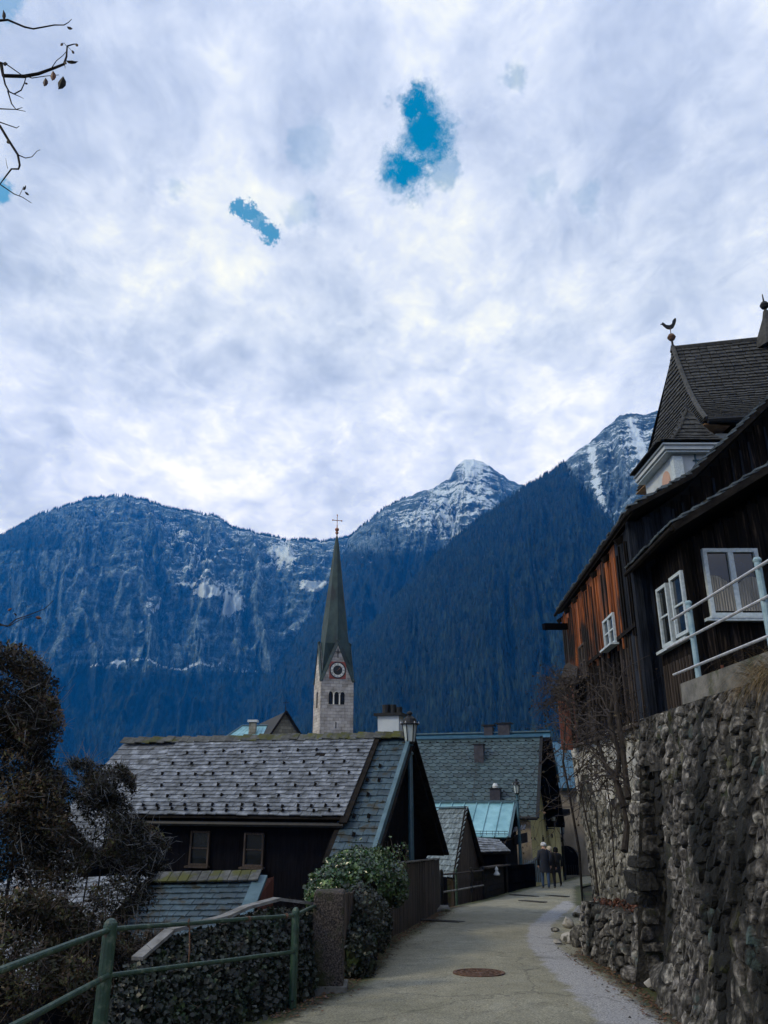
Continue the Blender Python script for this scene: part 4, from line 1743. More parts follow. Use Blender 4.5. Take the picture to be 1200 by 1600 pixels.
for t, v_ in ((.55, .95), (.75, 1.35), (.45, 1.35), (.6, 1.75), (.75, 2.3), (.4, 2.3), (.6, 2.75)):
    c = F1(t, v_, -K1 * v_) + nS * .05
    place('snow_guard', gm, Matrix(((XF.x, upS.x, nS.x, c.x), (XF.y, upS.y, nS.y, c.y), (XF.z, upS.z, nS.z, c.z), (0, 0, 0, 1))), farm)
wp, wn = F1(0, 2.10), F1.b
for x0, x1, y0, y1 in ((298, 328, 1298, 1352), (382, 413, 1301, 1354)):
    window_on(farm, wp, wn, x0, x1, y0, y1, M['fence_wood'], 1, 2, .045, .08)
# chimney
ch = MB()
c = F1(.62, -.25, 0)
ch.box(Vector((c.x, c.y, c.z + .30)), (.58, .46, .62), F1.a, F1.b)
chim = ch.build('chimney', M['white_wall'], farm)
b = MB()
b.box(Vector((c.x, c.y, c.z + .63)), (.76, .62, .07), F1.a, F1.b)
b.build('cap', M['black_metal'], chim)
b = MB()
b.box(Vector((c.x, c.y, c.z + .10)), (.64, .52, .16), F1.a, F1.b)
b.build('flashing', M['black_metal'], chim)
for dx in (-.12, .08, .24):
    b = MB()
    cc = c + F1.a * -dx
    b.lathe(Vector((cc.x, cc.y, c.z + .66)), [(.11 if dx < 0 else .08, 0), (.11 if dx < 0 else .08, .24 if dx < .2 else .17)], 10)
    b.build('pot', M['black_metal'], chim)

# ---------------------------------------------------------------- low tiled roofs in front of the farmhouse
low = thing('lean_to_shed', 'small outbuilding with blue-grey patterned tiles and blue verge, below the green railing', 'shed', at(320, 1440, 16.2) + Vector((0, 0, -3)))
P01, P11 = at(238, 1374, 17.3), at(408, 1371, 16.9)
dn = at(386, 1425, 15.9) - P11
P10, P00 = P11 + dn * 1.8, P01 + dn * 1.8
b = MB()
nn = (P10 - P00).cross(P01 - P00).normalized()
b.slab([P00, P10, P11, P01], nn, .08)
b.build('roof_deck', M['verge_wood'], low)
flush(tiled(P00 + nn * .01, P10 + nn * .01, P11 + nn * .01, P01 + nn * .01, 11, .235, .022, seed=7, jit=.006), low, 'tile', M['shingle_low'], RECT)
for i in range(11):
    b = MB()
    c = lerp(P01, P11, (i + .5) / 11) + Vector((0, -.12, .0)) + nn * .06
    b.box(c, ((P11 - P01).length / 11 - .012, .34, .03), (P11 - P01).normalized() + Vector((0, 0, .03)), (P01 - P00).normalized(), nn)
    b.build('ridge_tile', M['moss_tile'], low)
b = MB()
b.bar(P11 + nn * .02, P10 + nn * .02, .07, .26, Vector((1, 0, 0)))
b.build('verge', M['blue_trim'], low)
b = MB()
back = Vector((-.1, 2.2, 0))
b.add([P11 + Vector((-.25, 0, -.1)), P10 + Vector((-.25, .05, -.1)), Vector((P10.x - .25, P10.y, -7)), Vector((P11.x + .15, P11.y + 1.2, -7)), P11 + Vector((.1, 1.2, -.1))], [(0, 1, 2, 3, 4)])
b.build('gable_wall', M['plank_red'], low)
b = MB()
b.hexa([Vector((P00.x, P00.y + .3, -7)), Vector((P10.x - .3, P10.y + .3, -7)), Vector((P11.x - .3, P11.y + .2, -7)), Vector((P01.x, P01.y, -7))],
       [P00 + Vector((0, .3, -.15)), P10 + Vector((-.3, .3, -.15)), P11 + Vector((-.3, .2, -.15)), P01 + Vector((0, 0, -.15))])
b.build('wall', M['dark_wood'], low)

low2 = thing('tiled_shed', 'outbuilding with slanting grey lichen-spotted roof half hidden by the olive tree', 'shed', at(90, 1500, 15.6) + Vector((0, 0, -3)))
Q11 = at(244, 1368, 17.2)
Q10 = Q11 + (at(168, 1446, 15.3) - Q11) * 2.0
Q01 = at(-60, 1385, 18.5)
Q00 = Q01 + (Q10 - Q11)
nn = (Q10 - Q00).cross(Q01 - Q00).normalized()
b = MB()
b.slab([Q00, Q10, Q11, Q01], nn, .08)
b.build('roof_deck', M['verge_wood'], low2)
flush(tiled(Q00 + nn * .01, Q10 + nn * .01, Q11 + nn * .01, Q01 + nn * .01, 18, .26, .022, seed=8), low2, 'shingle', M['shingle'], RECT, 300, 'roof_shingles')
b = MB()
b.bar(Q11 + nn * .03, Q10 + nn * .03, .05, .12, nn)
b.build('verge', M['verge_wood'], low2)
b = MB()
b.hexa([Vector((v_.x, v_.y, -8)) for v_ in (Q00, Q10, Q11, Q01)], [v_ + Vector((0, .1, -.15)) for v_ in (Q00, Q10, Q11, Q01)])
b.build('wall', M['dark_wood'], low2)

# ---------------------------------------------------------------- slate house with the yellow gable
F2 = Frame(at(846, 1152, 43.2), (-.95, .31), (-.31, -.95))
K2 = 3.85 / 3.55
slate = thing('slate_house', 'tall slate-roofed house with mossy yellow gable wall at the bend of the lane', 'house', F2(4, 0, -8))
bb = gable_body(F2, .5, 10.5, -5.2, 3.3, -4.2, K2, .15)
zt2 = F2.o.z - K2 * 3.75
pa = [F2(.5, -5.1), F2(10.5, -5.1), F2(10.5, -10.5), F2(.5, -10.5)]
bb.hexa([Vector((p_.x, p_.y, -4.2)) for p_ in pa], [Vector((p_.x, p_.y, zt2)) for p_ in pa])
pa = [F2(.5, -3.4), F2(10.5, -3.4), F2(10.5, -5.3), F2(.5, -5.3)]
bb.hexa([Vector((p_.x, p_.y, -4.2)) for p_ in pa], [Vector((p_.x, p_.y, zt2 - .01)) for p_ in pa])
# rear slope is longer and lower: lift the rear eave
bb.build('wall', M['yellow_wall'], slate)
b = MB()
b.box(F2(5.4, 3.33, -5.9), (10.0, .06, 3.6), F2.a, F2.b)
b.build('front_wall', M['beige_wall'], slate)
b = MB()
n_ = (F2.b * K2 + Vector((0, 0, 1))).normalized()
b.slab([F2(10.6, 3.6, -K2 * 3.6), F2(0, 3.6, -K2 * 3.6), F2(0, 0, 0), F2(10.6, 0, 0)], n_, .14)
b.build('roof_deck', M['dark_void'], slate)
b = MB()
n_ = (-F2.b * K2 + Vector((0, 0, 1))).normalized()
b.slab([F2(-.5, -4.1, -K2 * 4.1), F2(10.6, -4.1, -K2 * 4.1), F2(10.6, 0, 0), F2(-.5, 0, 0)], n_, .3)
b.hexa([F2(-.2, -3.6, -K2 * 3.75 - .1), F2(10.6, -3.6, -K2 * 3.75 - .1), F2(10.6, -10.8, -K2 * 3.75 - .1), F2(-.2, -10.8, -K2 * 3.75 - .1)], [F2(-.2, -3.6, -K2 * 3.75 + .25), F2(10.6, -3.6, -K2 * 3.75 + .25), F2(10.6, -10.8, -K2 * 3.75 + .25), F2(-.2, -10.8, -K2 * 3.75 + .25)])
b.build('rear_roof', M['dark_wood'], slate)
flush(tiled(F2(9.8, 3.62, -K2 * 3.62), F2(.02, 3.62, -K2 * 3.62), F2(.02, .04, -.04), F2(9.8, .04, -.04), 21, .44, .022, seed=12, jit=.0, lift=1.8), slate, 'slate', M['slate'], SLATE, 300, 'roof_slates')
b = MB()
b.bar(F2(-.05, 0, .10), F2(10.6, 0, .10), .26, .10)
b.build('ridge_cap', M['blue_metal'], slate)
b = MB()
b.bar(F2(.0, .0, .02), F2(.0, 3.66, -K2 * 3.66 + .02), .08, .16, F2.a)
b.build('verge', M['black_metal'], slate)
b = MB()
b.tube([F2(-.0, 3.7, -K2 * 3.66), F2(10, 3.7, -K2 * 3.66)], .08, .08, 8)
b.build('gutter', M['black_metal'], slate)
b = MB()
b.tube([F2(3.3, .2, .05), F2(3.3, 3.5, -K2 * 3.5 + .12)], .011, .011, 5)
b.build('lightning_cable', M['drain'], slate)
for (x0, x1, y0, y1, q_, cap) in ((743, 757, 1164, 1194, 1.0, False), (768, 783, 1233, 1262, 2.9, True)):
    base = onp((x0 + x1) / 2, y1, F2(0, q_), F2.b)
    top = onp((x0 + x1) / 2, y0, F2(0, q_), F2.b)
    b = MB()
    hgt = top.z - base.z + .6
    b.box(Vector((base.x, base.y, top.z - hgt / 2)), (.50, .5, hgt), F2.a, F2.b)
    cm = b.build('chimney', M['sign_dark'], slate)
    b = MB()
    b.box(Vector((base.x, base.y, top.z + .03)), (.6, .6, .06), F2.a, F2.b)
    b.build('cap', M['black_metal'], cm)
    if cap:
        b = MB()
        b.lathe(Vector((base.x, base.y, top.z + .06)), [(.13, 0), (.15, .1), (.08, .22)], 10)
        b.build('pot', M['white_paint'], cm)
# small fittings on the yellow gable
gpn, gp0 = -F2.a, F2(.49, 0)
for x_, y_, s_ in ((846, 1237, .14), (850, 1277, .2), (848, 1311, .2), (862, 1306, .16)):
    c = onp(x_, y_, gp0, gpn)
    b = MB()
    b.box(c + gpn * .03, (.08, s_, s_ * 1.2), F2.a, F2.b)
    b.build('wall_vent', M['drain'], slate)
b = MB()
c = F2(.42, -10.2)
b.tube([Vector((c.x, c.y, 0.6)) + gpn * .08, Vector((c.x, c.y, -3.6)) + gpn * .08], .06, .06, 8)
b.build('downpipe', M['black_metal'], slate)


def lantern(parent, top, w, h, F=None, pole=None, paint='black_metal'):
    """six-sided street lantern hanging from its base point up; top = point at the base of the glass"""
    c = Vector(top)
    b = MB()
    n = 6
    for k in range(n):
        a0 = 2 * pi * k / n
        p0 = c + Vector((cos(a0) * w * .32, sin(a0) * w * .32, 0))
        p1 = c + Vector((cos(a0) * w * .47, sin(a0) * w * .47, h * .55))
        b.tube([p0, p1], w * .035, w * .035, 5)
    b.lathe(c, [(w * .10, -h * .10), (w * .34, -h * .02), (w * .36, 0.0), (w * .34, h * .02)], 6)
    b.lathe(c + Vector((0, 0, h * .55)), [(w * .50, 0), (w * .60, h * .015), (w * .60, h * .045), (w * .46, h * .08), (w * .40, h * .20), (w * .20, h * .27), (w * .12, h * .30),
                                          (w * .12, h * .33), (w * .20, h * .36), (w * .17, h * .41), (w * .05, h * .44), (w * .02, h * .46)], 12)
    fr = b.build('lantern_frame', M[paint], parent)
    for k in range(n):
        a0, a1 = 2 * pi * k / n, 2 * pi * (k + 1) / n
        g = MB()
        r0, r1 = w * .315, w * .465
        q0 = [c + Vector((cos(a) * r0, sin(a) * r0, h * .02)) for a in (a0, a1)]
        q1 = [c + Vector((cos(a) * r1, sin(a) * r1, h * .55)) for a in (a1, a0)]
        nn_ = (q0[1] - q0[0]).cross(q1[0] - q0[0]).normalized()
        g.slab(q0 + q1, nn_, w * .012)
        g.build('pane', M['lantern_glass'], fr)
    # little knobs on the cornice
    for k in range(n):
        a0 = 2 * pi * k / n
        b = MB()
        b.lathe(c + Vector((cos(a0) * w * .58, sin(a0) * w * .58, h * .58)), [(w * .02, 0), (w * .05, h * .03), (w * .015, h * .08)], 6)
        b.build('knob', M['rail_steel'], fr)
    return fr


def street_lamp(px, pyt, Y, lab, scale=1.0, group='blue-grey street lamps along the lane'):
    top = at(px, pyt, Y)
    zb = -SLOPE * Y - .1
    t = thing('street_lamp', lab, 'street lamp', Vector((top.x, top.y, zb)), group)
    h = .78 * scale
    w = .40 * scale
    zc = top.z - h * 1.02
    x, y = top.x, top.y
    b = MB()
    b.lathe(Vector((x, y, zb)), [(.13, 0), (.13, .25), (.10, .32), (.085, .9), (.10, .95), (.10, 1.0), (.075, 1.06), (.062, zc - zb - .45), (.055, zc - zb - .32),
                                 (.085, zc - zb - .30), (.085, zc - zb - .26), (.045, zc - zb - .22), (.05, zc - zb - .10), (.09, zc - zb - .075), (.05, zc - zb - .04)], 14)
    b.build('pole', M['lamp_blue'], t, smooth=False)
    for s in (-1, 1):      # curly brackets under the lantern
        b = MB()
        pts_ = [Vector((x + s * (.05 + .06 * sin(k / 7 * pi)), y, zc - .22 + .2 * k / 7)) for k in range(8)]
        b.tube(pts_, .012, .010, 5)
        b.build('bracket', M['black_metal'], t)
    lantern(t, (x, y, zc), w, h)
    return t


street_lamp(640, 1110, 20.6, 'tall blue-grey street lamp standing behind the plank fence and ivy', 1.0)
street_lamp(806.5, 1216, 37.5, 'small distant street lamp in front of the slate roof', .82)


def wall_lamp(px, py, p0, n, lab, sc=1.0):
    n = n.normalized()
    c = onp(px, py, p0, n) + n * .45
    t = thing('wall_lamp', lab, 'wall lamp', c - Vector((0, 0, .6 * sc)), 'black wall lanterns at the end of the lane')
    fr = lantern(t, c, .42 * sc, .95 * sc)
    b = MB()
    w0 = c - n * .45
    b.tube([w0 - Vector((0, 0, .42 * sc)), c - Vector((0, 0, .42 * sc)), c - Vector((0, 0, .2 * sc)), c - Vector((0, 0, .05))], .028, .022, 6)
    b.box(w0 - Vector((0, 0, .42 * sc)), (.1, .1, .3))
    b.build('bracket', M['black_metal'], t)
    side = Vector((0, 0, 1)).cross(n)
    b = MB()
    b.bar(c - Vector((0, 0, .43 * sc)) - side * .5 * sc, c - Vector((0, 0, .43 * sc)) + side * .12 * sc, .04, .04)
    b.build('cross_bar', M['black_metal'], t)


wall_lamp(853, 1283, gp0, gpn, 'black lantern on a bracket on the yellow gable wall', .9)

# ---------------------------------------------------------------- blue-roofed house behind the slate house
F3 = Frame(at(860, 1144, 51), (-.95, .31), (-.31, -.95))
bh = thing('blue_roof_house', 'house behind the slate roof, only its blue metal ridge and two dark chimneys in view', 'house', F3(5, 0, -9))
gable_body(F3, .5, 14, -3.5, 3.0, -5, .8, .2).build('wall', M['beige_wall'], bh)
for s in (1, -1):
    b = MB()
    n_ = (F3.b * s * .8 + Vector((0, 0, 1))).normalized()
    pl = [F3(14.3, 3.6 * s, -.8 * 3.6), F3(0, 3.6 * s, -.8 * 3.6), F3(0, 0, 0), F3(14.3, 0, 0)]
    if s < 0:
        pl = pl[::-1]
    b.slab(pl, n_, .15)
    b.build('roof', M['blue_metal'], bh)
b = MB()
b.bar(F3(0, 0, .06), F3(14.3, 0, .06), .3, .08)
b.build('ridge_cap', M['blue_trim'], bh)
for px_, w_, hh in ((764, .55, .40), (788, .75, .62)):
    c = onp(px_, 1142, F3(0, 0), F3.b)
    b = MB()
    b.box(Vector((c.x, c.y, F3.o.z + .1)), (w_, .6, hh + .3), F3.a, F3.b)
    cm = b.build('chimney', M['sign_dark'], bh)
    b = MB()
    b.box(Vector((c.x, c.y, F3.o.z + .1 + hh / 2 + .2)), (w_ + .3, .8, .07), F3.a, F3.b)
    b.build('cap', M['black_metal'], cm)

# ---------------------------------------------------------------- teal metal roof
T01, T11 = at(670, 1254, 39.0), at(803, 1254, 38.2)
T10 = at(793, 1308, 36.2)
T00 = T01 + (T10 - T11)
teal = thing('teal_roof_house', 'low house with pale teal standing-seam metal roof and dark gable', 'house', (T10.x - 2, T10.y + 1, -2.2))
nn = (T10 - T00).cross(T01 - T00).normalized()
N_ = 7
for i in range(N_):
    a0, a1 = i / N_, (i + 1) / N_
    b = MB()
    e = .006
    b.slab([lerp(T00, T10, a0 + e), lerp(T00, T10, a1 - e), lerp(T01, T11, a1 - e), lerp(T01, T11, a0 + e)], nn, .05)
    b.build('roof_panel', M['teal_metal'], teal)
    b = MB()
    b.bar(lerp(T00, T10, a1) + nn * .02, lerp(T01, T11, a1) + nn * .02, .035, .06, nn)
    b.build('seam', M['teal_metal'], teal)
b = MB()
b.bar(T01 + nn * .05 + Vector((0, .06, 0)), T11 + nn * .05 + Vector((.1, .06, 0)), .24, .10)
b.build('ridge_cap', M['blue_trim'], teal)
b = MB()
u_ = (T01 - T00).normalized()
for k, off in enumerate((.12, .22)):
    b.tube([T00 + u_ * off + nn * (.08 + .05 * k), T10 + u_ * off + nn * (.08 + .05 * k)], .014, .014, 5)
for i in range(15):
    p0 = lerp(T00, T10, (i + .5) / 15)
    b.bar(p0 + u_ * .14, p0 + u_ * .20 + nn * .17, .02, .02)
b.build('snow_rail', M['blue_trim'], teal)
# body, with dark right gable
b = MB()
F4b = (T10 - T11)
F4b.z = 0
ln = F4b.length
F4b.normalize()
F4a = (T01 - T11)
F4a.z = 0
F4a.normalize()
F4 = Frame(T11, F4a, F4b)
gable_body(F4, .12, (T11 - T01).length - .1, -.9, ln - .25, -3.6, (T11.z - T10.z) / ln, .12).build('wall', M['dark_wood'], teal)
b = MB()
b.bar(T11 + Vector((.05, 0, 0)), T10 + Vector((.05, 0, 0)), .05, .16, Vector((1, 0, 0)))
b.build('verge', M['blue_trim'], teal)
b = MB()
n2_ = (-F4.b * 1.05 + Vector((0, 0, 1))).normalized()
b.slab([F4(-.1, -1.0, -1.0 * 1.05), F4(4, -1.0, -1.0 * 1.05), F4(4, 0, 0), F4(-.1, 0, 0)], n2_, .1)
b.build('rear_roof', M['verge_wood'], teal)
# small tiled porch roof lower right of it
U01, U11, U10, U00 = at(735, 1308, 35.4), at(778, 1314, 35.2), at(798, 1331, 34.0), at(742, 1333, 33.8)
por = thing('porch', 'low porch with pale-ribbed tile roof in front of the dark gable by the lane', 'porch', (U00.x + .6, U00.y + .6, -1.9))
nn = (U10 - U00).cross(U01 - U00).normalized()
b = MB()
b.slab([U00, U10, U11, U01], nn, .07)
b.build('roof_deck', M['verge_wood'], por)
flush(tiled(U00 + nn * .01, U10 + nn * .01, U11 + nn * .01, U01 + nn * .01, 6, .2, .03, seed=21, jit=.01, lift=1.3), por, 'tile', M['shingle'], RECT)
b = MB()
b.hexa([Vector((U00.x + .1, U00.y + .25, -2.6)), Vector((U10.x - .2, U10.y + .25, -2.6)), Vector((U11.x, U11.y + .4, -2.6)), Vector((U01.x, U01.y, -2.6))],
       [U00 + Vector((.1, .25, -.12)), U10 + Vector((-.2, .25, -.12)), U11 + Vector((0, .4, -.12)), U01 + Vector((0, 0, -.12))])
b.build('wall', M['dark_wood'], por)

# ---------------------------------------------------------------- little shingled shed behind the pipe railing
H11, H01 = at(728, 1264, 30.2), at(684, 1265, 31.8)
H10 = at(709, 1372, 28.4)
H00 = H01 + (H10 - H11)
shed = thing('shingled_shed', 'small shed with steep pale wood-shingle roof and plank gable beside the lane', 'shed', (H10.x, H10.y + 1, -2.2))
nn = (H10 - H00).cross(H01 - H00).normalized()
b = MB()
b.slab([H00, H10, H11, H01], nn, .08)
b.build('roof_deck', M['verge_wood'], shed)
flush(tiled(H00 + nn * .01, H10 + nn * .01, H11 + nn * .01, H01 + nn * .01, 13, .17, .025, seed=23, jit=.012, lift=1.6), shed, 'shingle', M['cedar'], RECT)
b = MB()
b.bar(H01 + Vector((0, 0, .07)), H11 + Vector((0, 0, .07)), .16, .06)
b.build('ridge_cap', M['blue_trim'], shed)
G0, G1 = H11 + Vector((-.02, .12, -.1)), H10 + Vector((0, .12, -.05))
G2 = at(752, 1352, 31.8)
b = MB()
hd = (G2 - G0)
for i in range(11):
    s0, s1 = i / 11, (i + 1) / 11
    base0, base1 = lerp(Vector((G1.x, G1.y, 0)), Vector((G2.x, G2.y, 0)), s0), lerp(Vector((G1.x, G1.y, 0)), Vector((G2.x, G2.y, 0)), s1 - .01)

    def ztop(s):
        k = .48
        return lerp(G1.z, G0.z, s / k) if s < k else lerp(G0.z, G2.z, (s - k) / (1 - k))
    b = MB()
    off = Vector((.02, .06, 0))
    z0, z1 = ztop(s0) - .05, ztop(s1) - .05
    b.hexa([Vector((base0.x, base0.y, -2.6)), Vector((base1.x, base1.y, -2.6)), Vector((base1.x, base1.y, -2.6)) + off, Vector((base0.x, base0.y, -2.6)) + off],
           [Vector((base0.x, base0.y, z0)), Vector((base1.x, base1.y, z1)), Vector((base1.x, base1.y, z1)) + off, Vector((base0.x, base0.y, z0)) + off])
    b.build('plank', M['fence_wood'], shed)
b = MB()
b.slab([H11 + Vector((.0, 0, .0)), G2 + Vector((.1, -.3, -.1)), G2 + Vector((-1.2, 1.4, -.1)), H01], Vector((.8, .3, .5)).normalized(), .08)
b.build('rear_roof', M['verge_wood'], shed)
b = MB()
b.bar(H11 + nn * .02 + Vector((.03, -.02, 0)), H10 + nn * .02 + Vector((.03, -.02, 0)), .05, .13, Vector((1, 0, 0)))
b.bar(H11 + Vector((.03, -.04, .02)), G2 + Vector((.05, -.3, -.05)), .05, .13, Vector((1, 0, 0)))
b.build('verge', M['verge_wood'], shed)

# ---------------------------------------------------------------- beige house with the archway
A0 = at(864, 1300, 57)
A1 = at(935, 1300, 57)
arch = thing('arch_house', 'beige plastered house with dark round archway and blue roof closing the lane', 'house', ((A0.x + A1.x) / 2, 58, -3.6))
zt = at(880, 1232, 57).z
cxa = at(886, 1350, 57).x
rw = .95
zb = -3.9
zs = at(886, 1345, 57).z
prof = [(A0.x, zb), (cxa - rw, zb), (cxa - rw, zs)] + [(cxa - rw * cos(pi * k / 12), zs + rw * sin(pi * k / 12)) for k in range(1, 12)] + [(cxa + rw, zs), (cxa + rw, zb), (A1.x, zb), (A1.x, zt), (A0.x, zt)]
b = MB()
n = len(prof)
b.add([(x, 57, z) for x, z in prof] + [(x, 57.6, z) for x, z in prof], [tuple(range(n)), tuple(range(2 * n - 1, n - 1, -1))] + [(i, i + n, (i + 1) % n + n, (i + 1) % n) for i in range(n)])
b.build('wall', M['beige_wall'], arch)
b = MB()
b.box(((A0.x + A1.x) / 2, 61, (zt + zb) / 2 - .1), (A1.x - A0.x - .1, 5.5, zt - zb - .3))
b.build('dark_infill', M['dark_wood'], arch)  # dark block behind the arch, standing in for the shade inside
for i in range(12):
    b = MB()
    b.bar(Vector((cxa - rw + .08 + i * .158, 56.9, zb)), Vector((cxa - rw + .08 + i * .158, 56.9, zs - .25)), .03, .03)
    b.build('gate_bar', M['black_metal'], arch)
b = MB()
P00, P10 = at(868, 1231, 56.5), at(940, 1231, 56.5)
P11, P01 = at(935, 1160, 61), at(857, 1160, 61)
nn = (P10 - P00).cross(P01 - P00).normalized()
for i in range(9):
    b = MB()
    a0, a1 = i / 9 + .006, (i + 1) / 9 - .006
    b.slab([lerp(P00, P10, a0), lerp(P00, P10, a1), lerp(P01, P11, a1), lerp(P01, P11, a0)], nn, .12)
    b.build('roof_panel', M['blue_metal'], arch)
b = MB()
b.slab([P00 - nn * .13, P10 - nn * .13, P11 - nn * .13, P01 - nn * .13], nn, .1)
b.build('roof_deck', M['blue_trim'], arch)
window_on(arch, Vector((0, 56.98, 0)), Vector((0, -1, 0)), 864, 872, 1238, 1256, M['verge_wood'], 1, 1, .06, .08)
wall_lamp(876, 1302, Vector((0, 57, 0)), Vector((0, -1, 0)), 'black lantern on the beige wall beside the archway', .95)
# stair wall and pale gate below the yellow gable
sg = thing('stair_wall', 'slanting plastered stair parapet with small teal gate below the yellow house', 'wall', at(838, 1375, 41.6))
b = MB()
p = [at(822, 1378, 39.0), at(848, 1378, 41.2), at(848, 1336, 41.2), at(824, 1351, 39.0)]
b.slab(p, Vector((.7, -.7, 0)).normalized(), .2)
b.build('parapet', M['concrete'], sg)
for i in range(9):
    b = MB()
    q0 = lerp(at(822, 1379, 38.6), at(846, 1379, 40.6), i / 8)
    b.bar(q0, q0 + Vector((0, 0, .95)), .05, .03)
    b.build('gate_slat', M['rail_blue'], sg)
# projecting inn sign
sn = thing('hanging_sign', 'small dark shop sign with snowy-ribbed hood beside the distant lamp', 'sign', at(812, 1308, 38.6))
c = at(812, 1311, 38.4)
b = MB()
b.box(c, (.75, .08, .42), Vector((1, -.5, .25)).normalized(), Vector((.5, 1, 0)).normalized())
b.build('board', M['sign_dark'], sn)
b = MB()
for k in range(5):
    b.bar(c + Vector((-.32 + k * .13, -.15, .30 + k * .03)), c + Vector((-.20 + k * .13, .25, .48 + k * .03)), .09, .03)
b.build('hood', M['shingle'], sn)

# ================================================================= church
CY = 120
cdir = Vector((sin(R(16.5)), -cos(R(16.5)), 0))      # front normal
cr_ = Vector((cos(R(16.5)), sin(R(16.5)), 0))
tc = at(519.5, 1150, CY + 2.6)
W_ = 5.15
hw = W_ / 2
zg = at(523, 1062, CY).z
za = at(522, 1001, CY).z
zap = at(525, 838, CY + 2.6).z
zb = -26
tower = thing('church_tower', 'slim pale stone church tower with clock, green spire and red-gold cross', 'church tower', (tc.x, tc.y, zb))
cx, cy = tc.x, tc.y


def TP(u, v, z):      # u to the right of the front, v towards the front
    return Vector((cx, cy, 0)) + cr_ * u + cdir * v + Vector((0, 0, z))


b = MB()
tap = .06
prof = []
for z, s in ((zb, 1.03), (zg, 1.0)):
    prof.append([TP(-hw * s, hw * s, z), TP(hw * s, hw * s, z), TP(hw * s, -hw * s, z), TP(-hw * s, -hw * s, z)])
b.hexa(prof[0], prof[1])
# four pointed gables as one masonry
for (ux, uy) in ((0, 1), (1, 0), (0, -1), (-1, 0)):
    if uy:
        p = [TP(-hw, hw * uy, zg), TP(hw, hw * uy, zg), TP(0, hw * uy, za)]
        inn = TP(0, 0, za)
    else:
        p = [TP(hw * ux, -hw, zg), TP(hw * ux, hw, zg), TP(hw * ux, 0, za)]
        inn = TP(0, 0, za)
    mid = TP(0, 0, zg)
    b.add(p + [inn, mid], [(0, 1, 2), (0, 2, 3), (1, 3, 2), (0, 3, 4), (1, 4, 3)])
# local frame for the brick texture: use an object rotated with the tower
v = np.array([list(p_) for p_ in b.v])
lo, hi = v.min(0), v.max(0)
c_ = Vector((cx, cy, lo[2]))
rotM = Matrix((cr_, -cdir, Vector((0, 0, 1)))).transposed()
inv = rotM.transposed()
me = bpy.data.meshes.new('shaft')
me.from_pydata([inv @ (Vector(p_) - c_) for p_ in b.v], [], b.f)
me.materials.append(M['limestone'])
shaft = bpy.data.objects.new('shaft', me)
COL.objects.link(shaft)
shaft.parent = tower
shaft.location = c_ - WL[tower.name]
shaft.rotation_euler = rotM.to_euler()
# spire: square at the gable feet -> octagon -> point
b = MB()
def oct_ring(r, z, sq):
    out = []
    for k in range(8):
        a = pi / 4 * k + pi / 8 * 0
        u, v_ = cos(a), sin(a)
        m_ = max(abs(u), abs(v_))
        f = (1 - sq) / math.cos(0) + sq / m_
        out.append(TP(u * r * f, v_ * r * f, z))
    return out
H_ = zap - zg
rings = [oct_ring(hw * 1.0, zg - .15, .98), oct_ring(hw * .98, zg + 2.4, .62), oct_ring(hw * .94, za - .3, .30), oct_ring(hw * .80, za + (zap - za) * .16, .05), oct_ring(hw * .60, za + (zap - za) * .38, 0),
         oct_ring(hw * .36, za + (zap - za) * .67, 0), oct_ring(hw * .17, za + (zap - za) * .9, 0), oct_ring(.16, zap, 0)]
vs = [p_ for r_ in rings for p_ in r_]
fs = [(i * 8 + k, i * 8 + (k + 1) % 8, (i + 1) * 8 + (k + 1) % 8, (i + 1) * 8 + k) for i in range(len(rings) - 1) for k in range(8)]
# pull the mid-side verts of the low rings inwards so the gables stand free
for i in (0, 1, 2):
    for k in (0, 2, 4, 6):
        p_ = vs[i * 8 + k]
        c0 = Vector((cx, cy, p_.z))
        vs[i * 8 + k] = lerp(p_, c0, (.62, .42, .06)[i])
b.add(vs, fs)
spire = b.build('spire', M['spire'], tower)
# gable copings
for (ux, uy) in ((0, 1), (1, 0), (-1, 0), (0, -1)):
    for s in (-1, 1):
        b = MB()
        o_ = .12
        if uy:
            p0, p1 = TP(s * (hw + .1), (hw + o_) * uy, zg - .25), TP(0, (hw + o_) * uy, za + .15)
        else:
            p0, p1 = TP((hw + o_) * ux, s * (hw + .1), zg - .25), TP((hw + o_) * ux, 0, za + .15)
        inward = (Vector((cx, cy, 0)) - Vector(((p0.x + p1.x) / 2, (p0.y + p1.y) / 2, 0))).normalized()
        b.bar(p0 + inward * .15, p1 + inward * .15, .5, .16, inward)
        b.build('gable_coping', M['spire'], tower)
# finial, ball, cross
b = MB()
b.lathe(TP(0, 0, zap - .6), [(.18, 0), (.10, .5), (.10, .9), (.28, 1.15), (.28, 1.3), (.10, 1.5), (.08, 2.6)], 10)
b.build('finial', M['gold'], tower)
b = MB()
b.lathe(TP(0, 0, zap + .85), [(.05, 0), (.28, .12), (.36, .34), (.28, .56), (.05, .68)], 12)
b.build('ball', M['gold'], tower)
zc = at(525, 805, CY + 2.6).z
b = MB()
b.bar(TP(0, 0, zap + 1.4), TP(0, 0, zc), .10, .10)
b.bar(TP(-.75, 0, zc - .95), TP(.75, 0, zc - .95), .10, .10)
for s in (-1, 1):
    b.box(TP(s * .78, 0, zc - .95), (.2, .14, .2))
b.box(TP(0, 0, zc), (.2, .14, .2))
b.build('cross', M['gold'], tower)
# clock
zk = at(523, 1047, CY).z
Kc = TP(0, hw + .05, zk)
b = MB()
b.box(Kc, (2.62, .06, 2.62), cr_, cdir)
ck = b.build('clock', M['clock_red'], tower)


